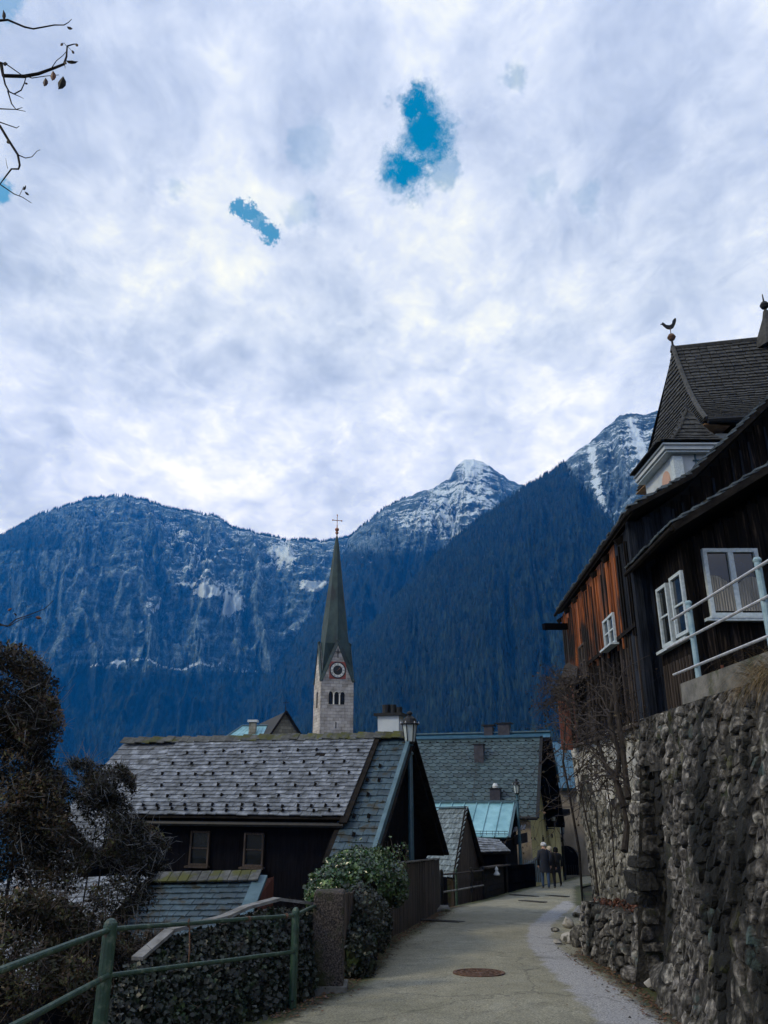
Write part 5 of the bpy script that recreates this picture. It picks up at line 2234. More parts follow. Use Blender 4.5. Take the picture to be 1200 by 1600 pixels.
def disc(c, r0, r1, off, n=32):
    b = MB()
    vs = []
    for k in range(n):
        a = 2 * pi * k / n
        d = cr_ * cos(a) + Vector((0, 0, sin(a)))
        vs += [c + d * r0 + cdir * off, c + d * r1 + cdir * off]
    if r0 < 1e-4:
        b.add([c + cdir * off] + vs[1::2], [(0, i + 1, (i + 1) % n + 1) for i in range(n)])
    else:
        b.add(vs, [(2 * i, 2 * i + 1, (2 * i + 3) % (2 * n), (2 * i + 2) % (2 * n)) for i in range(n)])
    return b


disc(Kc, .74, 1.10, .045).build('dial_ring', M['clock_white'], ck)
disc(Kc, 0, .74, .04).build('dial_centre', M['clock_black'], ck)
disc(Kc, 1.10, 1.28, .05).build('dial_rim', M['clock_black'], ck)
NUM = ['XII', 'I', 'II', 'III', 'IIII', 'V', 'VI', 'VII', 'VIII', 'IX', 'X', 'XI']
for k, s in enumerate(NUM):
    cu = bpy.data.curves.new('numeral', 'FONT')
    cu.body = s
    cu.size = .36
    cu.align_x = 'CENTER'
    cu.align_y = 'CENTER'
    cu.extrude = .004
    cu.materials.append(M['clock_black'])
    tmp = bpy.data.objects.new('numeral_text', cu)
    o = bpy.data.objects.new('numeral', bpy.data.meshes.new_from_object(tmp))
    bpy.data.objects.remove(tmp)
    COL.objects.link(o)
    o.parent = ck
    a = pi / 2 - 2 * pi * k / 12
    posn = Kc + cr_ * (.92 * cos(a)) + Vector((0, 0, .92 * sin(a))) + cdir * .062
    o.location = posn - WL[ck.name]
    rr = Matrix((cr_, Vector((0, 0, 1)), cdir)).transposed()
    o.rotation_euler = (rr @ Matrix.Rotation(a - pi / 2, 3, 'Z')).to_euler()
    o.scale = (1.0 if len(s) < 3 else .75, 1, 1)
for nm, ang, ln_ in (('hour_hand', R(90 - 42), .55), ('minute_hand', R(90 - 48), .85)):
    d = cr_ * cos(ang) + Vector((0, 0, sin(ang)))
    b = MB()
    b.bar(Kc + cdir * .09 - d * .15, Kc + cdir * .09 + d * ln_, .03, .10, cdir)
    b.build(nm, M['gold'], ck)
# belfry arches: dark panels standing in for shaded openings, columns, arch heads
zw = (at(517, 1080, CY).z, at(517, 1100, CY).z)
for k in range(3):
    u0 = (k - 1) * .92 - .08
    b = MB()
    wv, hv = .32, (zw[0] - zw[1]) * .42
    pl = [(-wv, -1.0)] + [(wv, -1.0)] + [(wv * cos(pi * j / 8), .55 + wv * sin(pi * j / 8)) for j in range(9)]
    vs = [TP(u0 + x, hw + .03, (zw[0] + zw[1]) / 2 + y) for x, y in pl]
    b.slab(vs, cdir, .05)
    o = b.build('belfry_opening', M['dark_void'], tower)
    b = MB()
    for j in range(8):
        a0, a1 = pi * j / 8, pi * (j + 1) / 8
        zc_ = (zw[0] + zw[1]) / 2 + .55
        b.hexa([TP(u0 + wv * cos(a0), hw - .02, zc_ + wv * sin(a0)), TP(u0 + (wv + .14) * cos(a0), hw - .02, zc_ + (wv + .14) * sin(a0)),
                TP(u0 + (wv + .14) * cos(a0), hw + .09, zc_ + (wv + .14) * sin(a0)), TP(u0 + wv * cos(a0), hw + .09, zc_ + wv * sin(a0))],
               [TP(u0 + wv * cos(a1), hw - .02, zc_ + wv * sin(a1)), TP(u0 + (wv + .14) * cos(a1), hw - .02, zc_ + (wv + .14) * sin(a1)),
                TP(u0 + (wv + .14) * cos(a1), hw + .09, zc_ + (wv + .14) * sin(a1)), TP(u0 + wv * cos(a1), hw + .09, zc_ + wv * sin(a1))])
    b.build('arch_moulding', M['plaster_old'], tower)
for u0 in (-.54, .38):
    b = MB()
    zc_ = (zw[0] + zw[1]) / 2
    b.lathe(TP(u0, hw + .06, zc_ - 1.0), [(.13, 0), (.09, .12), (.08, 1.3), (.14, 1.5), (.16, 1.6)], 8)
    b.build('column', M['clock_white'], tower)
b = MB()
b.box(TP(-.1, hw + .02, at(517, 1133, CY).z), (.14, .05, .9), cr_, cdir)
b.build('slit_window', M['dark_void'], tower)
b = MB()
b.box(TP(-hw - .02, .1, at(517, 1092, CY).z), (.05, .8, 2.4), cr_, cdir)
b.build('side_louver', M['verge_wood'], tower)
b = MB()
b.bar(TP(0, hw + .06, za - 2.7), TP(0, hw + .06, za - 1.3), .06, .12)
b.bar(TP(-.45, hw + .06, za - 1.75), TP(.45, hw + .06, za - 1.75), .06, .12)
b.build('wall_cross', M['verge_wood'], tower)

# stone gable with brown roof beside it and further roofs
ng = thing('church_nave', 'brown-roofed stone gable with a small cross, just left of the church tower', 'church', at(440, 1157, 100) + Vector((0, 0, -22)))
gA, gL, gR = at(446, 1114, 100), at(414, 1162, 98.5), at(476, 1162, 101.5)
bk = at(408, 1131, 117) - gA
bk.z = 0
b = MB()
b.add([gA, gL, gR, Vector((gL.x, gL.y, -25)), Vector((gR.x, gR.y, -25)), gA + bk, gL + bk, gR + bk, Vector((gL.x, gL.y, -25)) + bk, Vector((gR.x, gR.y, -25)) + bk],
      [(1, 3, 4, 2, 0), (6, 5, 7, 9, 8), (1, 6, 8, 3), (2, 4, 9, 7)])
b.build('gable_wall', M['rubble'], ng)
for p_, nm in ((gL, 'roof'), (gR, 'rear_roof')):
    b = MB()
    n_ = (p_ - gA).cross(bk).normalized()
    if n_.z < 0:
        n_ = -n_
    e0 = gA + (p_ - gA) * 1.12
    f_ = -bk.normalized() * .35
    b.slab([gA + f_ + n_ * .15, e0 + f_ + n_ * .15, e0 + bk + n_ * .15, gA + bk + n_ * .15], n_, .2)
    b.build(nm, M['church_roof'], ng)
for s, p_ in (('l', gL), ('r', gR)):
    b = MB()
    f_ = -bk.normalized() * .4
    b.bar(gA + f_ + Vector((0, 0, .2)), gA + (p_ - gA) * 1.12 + f_ + Vector((0, 0, .2)), .2, .3, bk.normalized())
    b.build('verge', M['verge_wood'], ng)
b = MB()
b.bar(gA, gA + Vector((0, 0, 1.7)), .07, .07)
b.bar(gA + Vector((-.35, 0, 1.25)), gA + Vector((.35, 0, 1.25)), .07, .07)
b.build('cross', M['black_metal'], ng)
tr = thing('teal_roof_building', 'far pale teal hipped metal roof with white-topped chimney left of the stone gable', 'house', at(390, 1157, 106) + Vector((0, 0, -22)))
pA, pB, pC, pD = at(338, 1162, 103), at(379, 1134, 107), at(436, 1134, 107), at(446, 1162, 103)
nn = (pD - pA).cross(pB - pA).normalized()
for i in range(12):
    a0, a1 = i / 12 + .004, (i + 1) / 12 - .004
    b = MB()
    b.slab([lerp(pA, pD, a0), lerp(pA, pD, a1), lerp(pB, pC, a1), lerp(pB, pC, a0)], nn, .15)
    b.build('roof_panel', M['teal_metal'], tr)
b = MB()
b.bar(pA + nn * .05, pB + nn * .05, .15, .15, nn)
b.bar(pB + nn * .05, pC + nn * .05, .15, .15, nn)
b.build('ridge_trim', M['blue_trim'], tr)
b = MB()
b.hexa([Vector((p_.x, p_.y + .3, -25)) for p_ in (pA, pD, pD + Vector((0, 9, 0)), pA + Vector((0, 9, 0)))], [p_ + Vector((0, .3, -.3)) for p_ in (pA, pD, pD + Vector((0, 9, 0)), pA + Vector((0, 9, 0)))])
b.build('wall', M['beige_wall'], tr)
c = at(395, 1136, 105.5)
b = MB()
b.box(c + Vector((0, 0, -.3)), (.9, .9, 1.8))
cm = b.build('chimney', M['rubble'], tr)
b = MB()
b.box(c + Vector((0, 0, .75)), (1.3, 1.2, .3))
b.build('cap', M['white_paint'], cm)
# blue roof scrap between gable and tower
br = thing('lakeside_roof', 'sliver of bright blue roof between stone gable and tower foot', 'house', at(480, 1157, 112) + Vector((0, 0, -20)))
b = MB()
p0, p1 = at(466, 1150, 112), at(500, 1150, 112)
p2, p3 = at(502, 1166, 108), at(460, 1166, 108)
b.slab([p3, p2, p1, p0], Vector((0, -.5, .85)).normalized(), .3)
b.build('roof', M['blue_metal'], br)
b = MB()
b.box((p2 + p0) / 2 + Vector((0, 1.5, -11)), (3.2, 4, 20))
b.build('wall', M['beige_wall'], br)

# ================================================================= orange plank house on the right (C) with its annex
HB = 2.86      # foot of the plank walls
plank_house = thing('plank_house', 'weathered timber house with orange-brown planks perched on the plastered wall', 'house', (7, 17, HB))
C0, C1 = Vector((4.74, 13.95, 0)), Vector((5.22, 21.9, 0))
cd = (C1 - C0).normalized()
cn = Vector((-cd.y, cd.x, 0))          # towards the lane
Lc = (C1 - C0).length
EZ = 6.5


def CPt(s, z, d=0.0):
    p = C0 + cd * s + cn * d
    return Vector((p.x, p.y, z))


b = MB()
ridge_x = 9.6
M1_ = at(1078, 741, 13.3)
dk_ = at(1200, 624, 13.3) - M1_
rz = M1_.z + dk_.z * (ridge_x - M1_.x) / dk_.x - .14
fr = [CPt(0, HB), Vector((13, 13.95, HB)), Vector((13, 13.95, EZ)), Vector((ridge_x, 13.95, rz)), Vector((M1_.x, 13.95, M1_.z - .14)), CPt(0, EZ - .04)]
off = C1 - C0
b.add(fr + [p + off for p in fr], [(0, 1, 2, 3, 4, 5), (11, 10, 9, 8, 7, 6)] + [(i, i + 6, (i + 1) % 6 + 6, (i + 1) % 6) for i in range(6)])
b.build('wall', M['dark_void'], plank_house)
q = random.Random(21)
# street side: upper tier of orange boards, lower tier of dark grey boards
s = 0.02
i = 0
while s < Lc - .05:
    w = q.uniform(.15, .23)
    w = min(w, Lc - s)
    z1 = EZ - .05
    zsp = 4.55 + q.uniform(-.05, .05)
    lat = q.uniform(.0, .018)
    b = MB()
    top = z1
    mt_ = M['plank_orange'] if s > 1.15 else M['plank_blue']
    b.box(CPt(s + w / 2, (top + zsp) / 2, .035 + lat), (w - .012, .03, top - zsp), cd, cn)
    b.build('plank', mt_, plank_house)
    zb_ = HB + q.uniform(-.10, .06)
    b = MB()
    b.box(CPt(s + w / 2, (zsp + .0 + zb_) / 2, .012 + lat * .6), (w - .014, .024, zsp - zb_ - .0), cd, cn)
    b.build('plank', M['plank_red'] if s > Lc - .9 else (M['plank_dark'] if s > 1 else M['plank_blue']), plank_house)
    if q.random() < .75:   # cover strip
        b = MB()
        b.box(CPt(s + w, (top + zsp) / 2 - q.uniform(0, .3), .068 + lat), (.045, .03, top - zsp - .05), cd, cn)
        b.build('batten', M['plank_orange'] if s > 1.0 else M['plank_dark'], plank_house)
        b = MB()
        b.box(CPt(s + w, (zsp + zb_) / 2, .044), (.045, .028, zsp - zb_), cd, cn)
        b.build('batten', M['fence_wood'] if q.random() < .5 else M['plank_dark'], plank_house)
    s += w
# gable front boards
E1_, M1_ = Vector((4.56, 13.3, 6.60)), at(1078, 741, 13.3)
dk_ = at(1200, 624, 13.3) - M1_
x = 4.76
while x < 8.6:
    w = q.uniform(.16, .24)
    zt_ = ((lerp(E1_, M1_, (x - E1_.x) / (M1_.x - E1_.x)).z if x < M1_.x else (M1_ + dk_ * ((x - M1_.x) / dk_.x)).z) - .2)
    b = MB()
    b.box((x + w / 2, 13.93 - q.uniform(0, .015), (zt_ + HB) / 2), (w - .012, .03, zt_ - HB))
    b.build('plank', M['plank_blue'] if x < 5.5 else M['plank_dark'], plank_house)
    if q.random() < .6:
        b = MB()
        b.box((x + w, 13.895, (zt_ + HB) / 2), (.045, .03, zt_ - HB - .1))
        b.build('batten', M['plank_blue'], plank_house)
    x += w
b = MB()
b.box((4.72, 13.92, (HB + EZ) / 2), (.15, .15, EZ - HB))
b.build('corner_post', M['plank_blue'], plank_house)
# roof
E1, E2 = Vector((4.56, 13.3, 6.60)), Vector((5.05, 22.1, 6.60))
M1 = at(1078, 741, 13.3)
M2 = Vector((M1.x + .45, 22.1, M1.z))
K1p = at(1200, 624, 13.3)
dk = (K1p - M1)
R1 = M1 + dk * ((ridge_x - M1.x) / dk.x)
R2 = Vector((R1.x + .45, 22.1, R1.z))
tl = []
for k_, (a1, a2, c1, c2, rows_) in enumerate(((E1, E2, M1, M2, 9), (M1, M2, R1, R2, 24))):
    nn = (a2 - a1).cross(c1 - a1).normalized()
    if nn.z < 0:
        nn = -nn
    b = MB()
    b.slab([a1, c1, c2, a2], nn, .10)
    b.build('roof_deck', M['verge_wood'], plank_house)
    tl += tiled(a2 + nn * .01, a1 + nn * .01, c1 + nn * .01, c2 + nn * .01, rows_, .21, .03, seed=31 + k_, jit=.05, lift=1.7)
b = MB()
b.slab([R1, Vector((14.5, 13.3, 6.7)), Vector((14.9, 22.1, 6.7)), R2], Vector((.6, 0, .8)), .12)
b.build('rear_roof', M['verge_wood'], plank_house)
flush(tl, plank_house, 'shingle', M['shingle_dark'], RECT, 150, 'roof_shingles')
b = MB()
b.tube([E1 + Vector((-.05, -.05, -.10)), E2 + Vector((-.05, .05, -.10))], .045, .045, 8)
b.build('gutter', M['verge_wood'], plank_house)
b = MB()
b.bar(E1 + Vector((-.08, -.03, -.13)), M1 + Vector((0, -.03, -.10)), .05, .22, Vector((0, 1, 0)))
b.bar(M1 + Vector((-.03, -.04, -.12)), R1 + Vector((0, -.04, -.10)), .05, .22, Vector((0, 1, 0)))
b.build('barge_board', M['verge_wood'], plank_house)
for k in range(7):      # rafter feet under the eaves
    s_ = .5 + k * 1.25
    b = MB()
    p = CPt(s_, EZ - .12, 0)
    b.bar(p + cn * -.2 + Vector((0, 0, .12)), p + cn * .2 + Vector((0, 0, -.12)), .09, .12)
    b.build('rafter', M['plank_dark'], plank_house)
# windows on the lane side
for x0, x1, y0, y1 in ((946, 963, 962, 1012), (908, 918, 1005, 1062)):
    window_on(plank_house, CPt(0, 0, .09), cn, x0, x1, y0, y1, M['window_white'] if x0 > 930 else M['fence_wood'], 2, 2, .05, .07, sill=x0 > 930)
# sill boards and pale trim between the tiers
b = MB()
b.bar(CPt(.1, 4.56, .09), CPt(Lc, 4.56, .09), .03, .08)
b.build('belt_board', M['plank_dark'], plank_house)
b = MB()
b.bar(CPt(0, HB - .05, .10), CPt(Lc, HB - .08, .10), .12, .06)
b.build('foot_board', M['fence_wood'], plank_house)
# timber that sticks out of the far corner
b = MB()
p0, p1 = at(905, 979, 21.3), at(849, 979, 21.0)
b.bar(p0 + Vector((.4, 0, 0)), p1, .16, .16)
b.build('protruding_beam', M['dark_wood'], plank_house)
# annex: recessed side wall and the frontal wall with the big white window
annex = thing('wooden_annex', 'dark plank annex with white double window and curtains above the stone wall', 'annex', (7, 13, HB))
BX0, BX1, AY = 5.0, 5.03, 12.42
AZ = 6.9
b = MB()
b.hexa([Vector((BX1 + .03, AY + .03, HB)), Vector((12, AY + .03, HB)), Vector((12, 13.9, HB)), Vector((BX0 + .03, 13.9, HB))],
       [Vector((BX1 + .03, AY + .03, 5.55)), Vector((12, AY + .03, 9.0)), Vector((12, 13.9, 9.0)), Vector((BX0 + .03, 13.9, 5.55))])
b.build('wall', M['dark_void'], annex)
sd_n = Vector((-1, 0, 0))
y = AY + .02
while y < 13.85:
    w = q.uniform(.11, .16)
    b = MB()
    b.box((BX1 - .01, y + w / 2, (HB - .08 + 5.6) / 2), (.03, w - .012, 5.6 - HB + .08))
    b.build('plank', M['plank_dark'], annex)
    b = MB()
    b.box((BX1 - .04, y + w, (HB + 3.75) / 2), (.03, .04, 3.75 - HB))
    b.build('batten', M['fence_wood'], annex)
    y += w
x = BX1 + .02
while x < 8.2:
    w = q.uniform(.17, .24)
    zt_ = 5.5 + .57 * (x - 4.65) - .1
    b = MB()
    b.box((x + w / 2, AY - q.uniform(0, .012), (HB + zt_) / 2), (w - .012, .03, zt_ - HB))
    b.build('plank', M['plank_dark'], annex)
    if q.random() < .7:
        b = MB()
        b.box((x + w, AY - .03, (HB + 3.5) / 2 + .1), (.04, .03, 3.4 - HB))
        b.build('batten', M['plank_red'] if q.random() < .3 else M['plank_dark'], annex)
    x += w
b = MB()
b.box((BX1 + .02, AY - .02, (HB + 5.6) / 2), (.12, .12, 5.6 - HB))
b.build('corner_post', M['plank_dark'], annex)
wd, wc, ww, wh, wr, wnn, wup = window_on(annex, Vector((0, AY - .02, 0)), Vector((0, -1, 0)), 1102, 1189, 858, 964, M['window_white'], 2, 1, .065, .10)
# curtains behind the panes are seen in the lower half: thin folded cloth in front of the dark room
for s_ in (-1, 1):
    b = MB()
    nfold = 26
    x0_ = wc.x + s_ * ww / 4 - ww * .19
    vs = []
    for k in range(nfold + 1):
        xx = x0_ + ww * .38 * k / nfold
        yy = wc.y + .0 - .035 + .012 * sin(k * 1.9 + s_)
        top = wc.z - wh * (.02 if s_ > 0 else .0) + .10 * wh * sin(k / nfold * 2.4 + (1.2 if s_ < 0 else 0))
        vs += [Vector((xx, yy, wc.z - wh * .42)), Vector((xx, yy, top))]
    b.add(vs, [(2 * k, 2 * k + 2, 2 * k + 3, 2 * k + 1) for k in range(nfold)])
    b.build('curtain', M['curtain'], wd)
b = MB()
b.box((wc.x, wc.y - .08, wc.z - wh / 2 - .06), (ww + .25, .12, .05))
b.build('sill_board', M['window_white'], annex)
for x0, x1, y0, y1 in ((1034, 1051, 912, 1012), (1055, 1075, 893, 996)):
    window_on(annex, Vector((BX1 - .03, 0, 0)), Vector((-1, 0, 0)), x0, x1, y0, y1, M['window_white'], 1, 2, .055, .08, sill=False)
b = MB()
c0_ = onp(1034, 1022, Vector((BX1 - .05, 0, 0)), sd_n)
c1_ = onp(1080, 996, Vector((BX1 - .05, 0, 0)), sd_n)
b.bar(c0_ + sd_n * .05, c1_ + sd_n * .05, .10, .05)
b.build('sill_board', M['window_white'], annex)
# annex roof
Ea, Eb = Vector((4.66, 11.75, 5.72)), Vector((4.55, 13.9, 5.55))
Ra, Rb = Vector((9.5, 11.75, 5.72 + .60 * 4.84)), Vector((9.5, 13.9, 5.6 + .60 * 4.84))
nn = (Eb - Ea).cross(Ra - Ea).normalized()
if nn.z < 0:
    nn = -nn
b = MB()
b.slab([Ea, Ra, Rb, Eb], nn, .09)
b.build('roof_deck', M['verge_wood'], annex)
tl = tiled(Eb + nn * .01, Ea + nn * .01, Ra + nn * .01, Rb + nn * .01, 22, .22, .03, seed=33, jit=.04, lift=1.6)
flush(tl, annex, 'shingle', M['shingle_dark'], RECT, 300)
b = MB()
b.bar(Ea + Vector((0, -.03, -.12)), Ra + Vector((0, -.03, -.12)), .045, .20, Vector((0, 1, 0)))
b.build('barge_board', M['verge_wood'], annex)
b = MB()
b.tube([Ea + Vector((-.04, -.05, -.1)), Eb + Vector((-.04, 0, -.1))], .035, .035, 8)
b.build('gutter', M['verge_wood'], annex)

# concrete kerb on the wall top and the blue-grey railing
kb = MB()
K0, K1_ = Vector((3.62, 3.0, 2.50)), Vector((3.80, 10.6, 2.55))
pts_ = [Vector((3.55, 2.0, 2.68)), Vector((3.72, 9.4, 2.72)), Vector((4.9, 12.35, 2.84))]
for a_, c_ in zip(pts_[:-1], pts_[1:]):
    kb.bar(a_, c_, .30, .30)
kerb = kb.build('wall_kerb', M['concrete'])
tag(kerb, 'grey concrete kerb along the top of the stone wall under the pale blue railing', 'kerb')
rail = thing('steel_railing', 'pale blue steel railing with three bars on top of the stone wall', 'railing', (3.72, 7, 2.84))
RP = [Vector((3.66, 3.3, 2.80)), Vector((3.70, 5.35, 2.80)), Vector((3.72, 7.36, 2.80)), Vector((3.76, 9.30, 2.82))]
for p in RP:
    b = MB()
    b.tube([p - Vector((0, 0, .1)), p + Vector((0, 0, 1.0))], .034, .034, 10)
    b.lathe(p + Vector((0, 0, 1.0)), [(.04, 0), (.044, .02), (.03, .045)], 10)
    b.build('post', M['rail_blue'], rail)
for hh, ext in ((.92, .55), (.60, .85), (.24, .75)):
    b = MB()
    d_ = (RP[3] - RP[2]).normalized()
    b.tube([RP[0] + Vector((-.03, 0, hh)) - d_, RP[3] + Vector((-.03, 0, hh)) + d_ * ext], .017, .017, 8)
    b.build('bar', M['rail_steel'], rail)

# ================================================================= big old house with hipped roof behind
big = thing('hipped_roof_house', 'tall house with steep dark hipped roof, finial and white oriel above the plank house', 'house', (16, 32, 3))
A_ = at(1052, 546, 30)
Bq = A_ + (at(1260, 524, 28.6) - A_)
Fq = at(1104, 657, 26)
ez = Fq.z
Gq = Vector((Bq.x + 2.5, Fq.y - 1.2, ez))
Eq = toz(996, 768, ez)
# bell-cast: intermediate rows between ridge and eave
def bell(a, e, k, f=.10):
    p = lerp(a, e, k)
    p.z -= sin(pi * k) * f * (a.z - e.z)
    return p


NR = 13


def roof_rows(P0, P1, Q1, Q0, rows, w, seed, skipbelow=0):
    """tiled rows on a bell-cast face; P = eave (left, right) Q = ridge (left, right)"""
    out = []
    for r in range(rows):
        k0, k1 = 1 - r / rows, 1 - (r + 1) / rows
        a, c = bell(Q0, P0, k0), bell(Q1, P1, k0)
        d, e = bell(Q0, P0, k1), bell(Q1, P1, k1)
        if (c - a).length < w * .5:
            continue
        out += tiled(a, c, e, d, 1, w, .05, seed=seed + r, lift=1.4, jit=.02, gap=.02)
    return out


tl = roof_rows(Fq, Gq, Bq, A_, 30, .34, 50)
tl2 = roof_rows(Eq, Fq, A_ + Vector((.03, -.03, 0)), A_, 30, .34, 90)
flush(tl, big, 'shingle', M['church_roof'], RECT, 200, 'roof_shingles')
flush(tl2, big, 'shingle', M['church_roof'], RECT, 100, 'hip_shingles')
b = MB()
NN = 10
for P_, Q_, S_, T_ in ((Fq, Gq, Bq, A_), (Eq, Fq, A_, A_)):
    vs = []
    for k in range(NN + 1):
        kk = k / NN
        vs += [bell(T_, P_, 1 - kk) - Vector((0, 0, .04)), bell(S_, Q_, 1 - kk) - Vector((0, 0, .04))]
    b.add(vs, [(2 * k, 2 * k + 1, 2 * k + 3, 2 * k + 2) for k in range(NN)])
# hidden back faces so that the roof is closed
Hq = Vector((Bq.x + 2, Eq.y + 8, ez))
E2q = Vector((Eq.x, Eq.y + 8, ez))
Hq = Vector((Bq.x + 2, Eq.y + .5, ez))
b.add([A_, Bq, Hq, Eq], [(0, 1, 2, 3)])
b.add([Eq, Hq, Gq, Fq], [(0, 1, 2, 3)])
b.build('roof_deck', M['verge_wood'], big)
b = MB()
b.tube([bell(A_, Fq, k / 10) + Vector((-.02, -.05, .06)) for k in range(11)], .10, .10, 6)
b.build('hip_ridge', M['church_roof'], big)
b = MB()
b.tube([A_ + Vector((0, 0, .05)), Bq + Vector((0, 0, .05))], .12, .12, 6)
b.build('ridge', M['church_roof'], big)
b = MB()
w0, w1 = Fq + Vector((.5, .5, -.3)), Eq + Vector((.5, .2, -.3))
b.hexa([Vector((w0.x, w0.y, 3)), Vector((Gq.x, w0.y, 3)), Vector((Gq.x, w1.y, 3)), Vector((w1.x, w1.y, 3))],
       [w0, Vector((Gq.x, w0.y, w0.z)), Vector((Gq.x, w1.y, w0.z)), w1])
b.build('wall', M['white_wall'], big)
b = MB()
b.tube([Fq + Vector((0, -.1, -.05)), Gq + Vector((0, -.1, -.05))], .12, .12, 8)
b.build('gutter', M['black_metal'], big)
# tan soffit along the left eave
b = MB()
so = Vector((.9, .1, -.02))
for k in range(12):
    p0, p1 = lerp(Fq, Eq, k / 12), lerp(Fq, Eq, (k + .95) / 12)
    b = MB()
    b.slab([p0 + Vector((-.1, 0, -.12)), p1 + Vector((-.1, 0, -.12)), p1 + so + Vector((0, 0, -.12)), p0 + so + Vector((0, 0, -.12))], Vector((0, 0, 1)), .04)
    b.build('soffit_board', M['tan_wood'], big)
# finial with ball and weathercock
b = MB()
b.lathe(A_ + Vector((0, 0, -.1)), [(.16, 0), (.10, .25), (.05, .35), (.045, .55)], 10)
b.build('finial', M['black_metal'], big)
b = MB()
b.lathe(A_ + Vector((0, 0, .45)), [(.05, 0), (.12, .05), (.19, .18), (.12, .32), (.04, .37)], 12)
b.tube([A_ + Vector((0, 0, .8)), A_ + Vector((0, 0, 1.15))], .018, .018, 6)
b.build('ball', M['rust_iron'], big)
cock = thing('weathercock', 'small metal weathercock on the ball finial of the tall hipped roof', 'weathercock', A_ + Vector((0, 0, 1.1)))
b = MB()
ck0 = A_ + Vector((0, 0, 1.22))
pl = [(-.42, .10), (-.34, .16), (-.30, .22), (-.24, .17), (-.16, .08), (.0, .06), (.12, .14), (.16, .30), (.26, .42), (.34, .44), (.33, .30), (.27, .12), (.16, -.08), (.02, -.17), (-.14, -.14), (-.26, -.02), (-.33, .08)]
b.slab([ck0 + Vector((x_, 0, z_)) for x_, z_ in pl], Vector((0, -1, 0)), .03)
b.build('body', M['black_metal'], cock)
b = MB()
b.tube([ck0 + Vector((0, 0, -.14)), ck0 + Vector((0, 0, -.02))], .015, .015, 6)
b.build('leg', M['black_metal'], cock)
# oriel with its own swept roof
oz = at(1085, 690, 25.2)
o0, o1 = at(1038, 690, 25.2), at(1140, 690, 25.2)
ob = toz(1006, 772, o0.z)
ori = thing('oriel', 'white oriel with salmon arched panels and small swept roof under the hipped roof', 'oriel', (o0.x + 1, 25.6, o0.z - 3))
pk = at(1073, 638, 26.6)
back = Vector((.35, 5.5, 0))


def swept(e, k):
    p = lerp(pk, e, k)
    p.z = pk.z + (e.z - pk.z) * (1 - (1 - k) ** 2.0)
    return p


ol_back = o0 + Vector((-.05, 3.2, 0))
c0_, c1_, c2_ = o0 + Vector((-.25, -.15, 0)), o1 + Vector((.3, -.15, 0)), ol_back + Vector((-.25, 0, 0))
for (P_, Q_, nm, sd2) in ((c0_, c1_, 'roof', 1), (c2_, c0_, 'side_roof', 2)):
    tl = []
    rows = 12
    for r in range(rows):
        k0, k1 = 1 - r / rows, 1 - (r + 1) / rows
        tl += tiled(swept(P_, k0), swept(Q_, k0), swept(Q_, k1), swept(P_, k1) + Vector((0, 0, .001)), 1, .3, .04, seed=sd2 * 40 + r, lift=1.3) if (swept(P_, k0) - swept(Q_, k0)).length > .3 else []
    flush(tl, ori, 'shingle', M['church_roof'], RECT, 150, nm + '_shingles')
    b = MB()
    vs = []
    for k in range(11):
        vs += [swept(P_, 1 - k / 10) - Vector((0, 0, .03)), swept(Q_, 1 - k / 10) - Vector((0, 0, .03))]
    b.add(vs, [(2 * k, 2 * k + 1, 2 * k + 3, 2 * k + 2) for k in range(10)])
    b.build(nm, M['verge_wood'], ori)
b = MB()
b.tube([swept(c0_, k / 8) for k in range(9)], .05, .07, 6)
b.tube([swept(c1_, k / 8) for k in range(9)], .05, .07, 6)
b.build('hip_ridge', M['church_roof'], ori)
b = MB()
b.lathe(pk - Vector((0, 0, .1)), [(.08, 0), (.05, .2), (.02, .3)], 8)
b.build('finial', M['black_metal'], ori)
for k, (dz, ov, hh, mt_) in enumerate(((-.08, .10, .07, 'white_wall'), (-.17, .04, .14, 'white_wall'), (-.33, -.03, .06, 'window_white'))):
    b = MB()
    p0, p1, p2 = o0 + Vector((-ov, -ov, dz)), o1 + Vector((ov, -ov, dz)), ol_back + Vector((-ov, 0, dz))
    p3 = o1 + Vector((ov, 3.2, dz))
    b.hexa([p0 - Vector((0, 0, hh)), p1 - Vector((0, 0, hh)), p3 - Vector((0, 0, hh)), p2 - Vector((0, 0, hh))], [p0, p1, p3, p2])
    b.build('cornice', M[mt_], ori)
b = MB()
w_ = .35
p0, p1, p2, p3 = o0 + Vector((w_, .3, 0)), o1 + Vector((0, .3, 0)), ol_back + Vector((w_, 0, 0)), o1 + Vector((0, 3.2, 0))
b.hexa([Vector((p.x, p.y, o0.z - 3.6)) for p in (p0, p1, p3, p2)], [Vector((p.x, p.y, o0.z - .3)) for p in (p0, p1, p3, p2)])
b.build('body', M['white_wall'], ori)
# corner pilaster and salmon panels
b = MB()
b.box((p0.x + .12, p0.y + .02, o0.z - 2.0), (.34, .3, 3.0))
b.build('pilaster', M['window_white'], ori)


def arch_panel(org, ux, w, h, n):
    pl = [(-w / 2, 0), (w / 2, 0)] + [(w / 2 * cos(pi * j / 10), h - w / 2 + w / 2 * sin(pi * j / 10)) for j in range(11)]
    b = MB()
    b.slab([org + ux * x_ + Vector((0, 0, z_)) + n * .03 for x_, z_ in pl], n, .02)
    return b


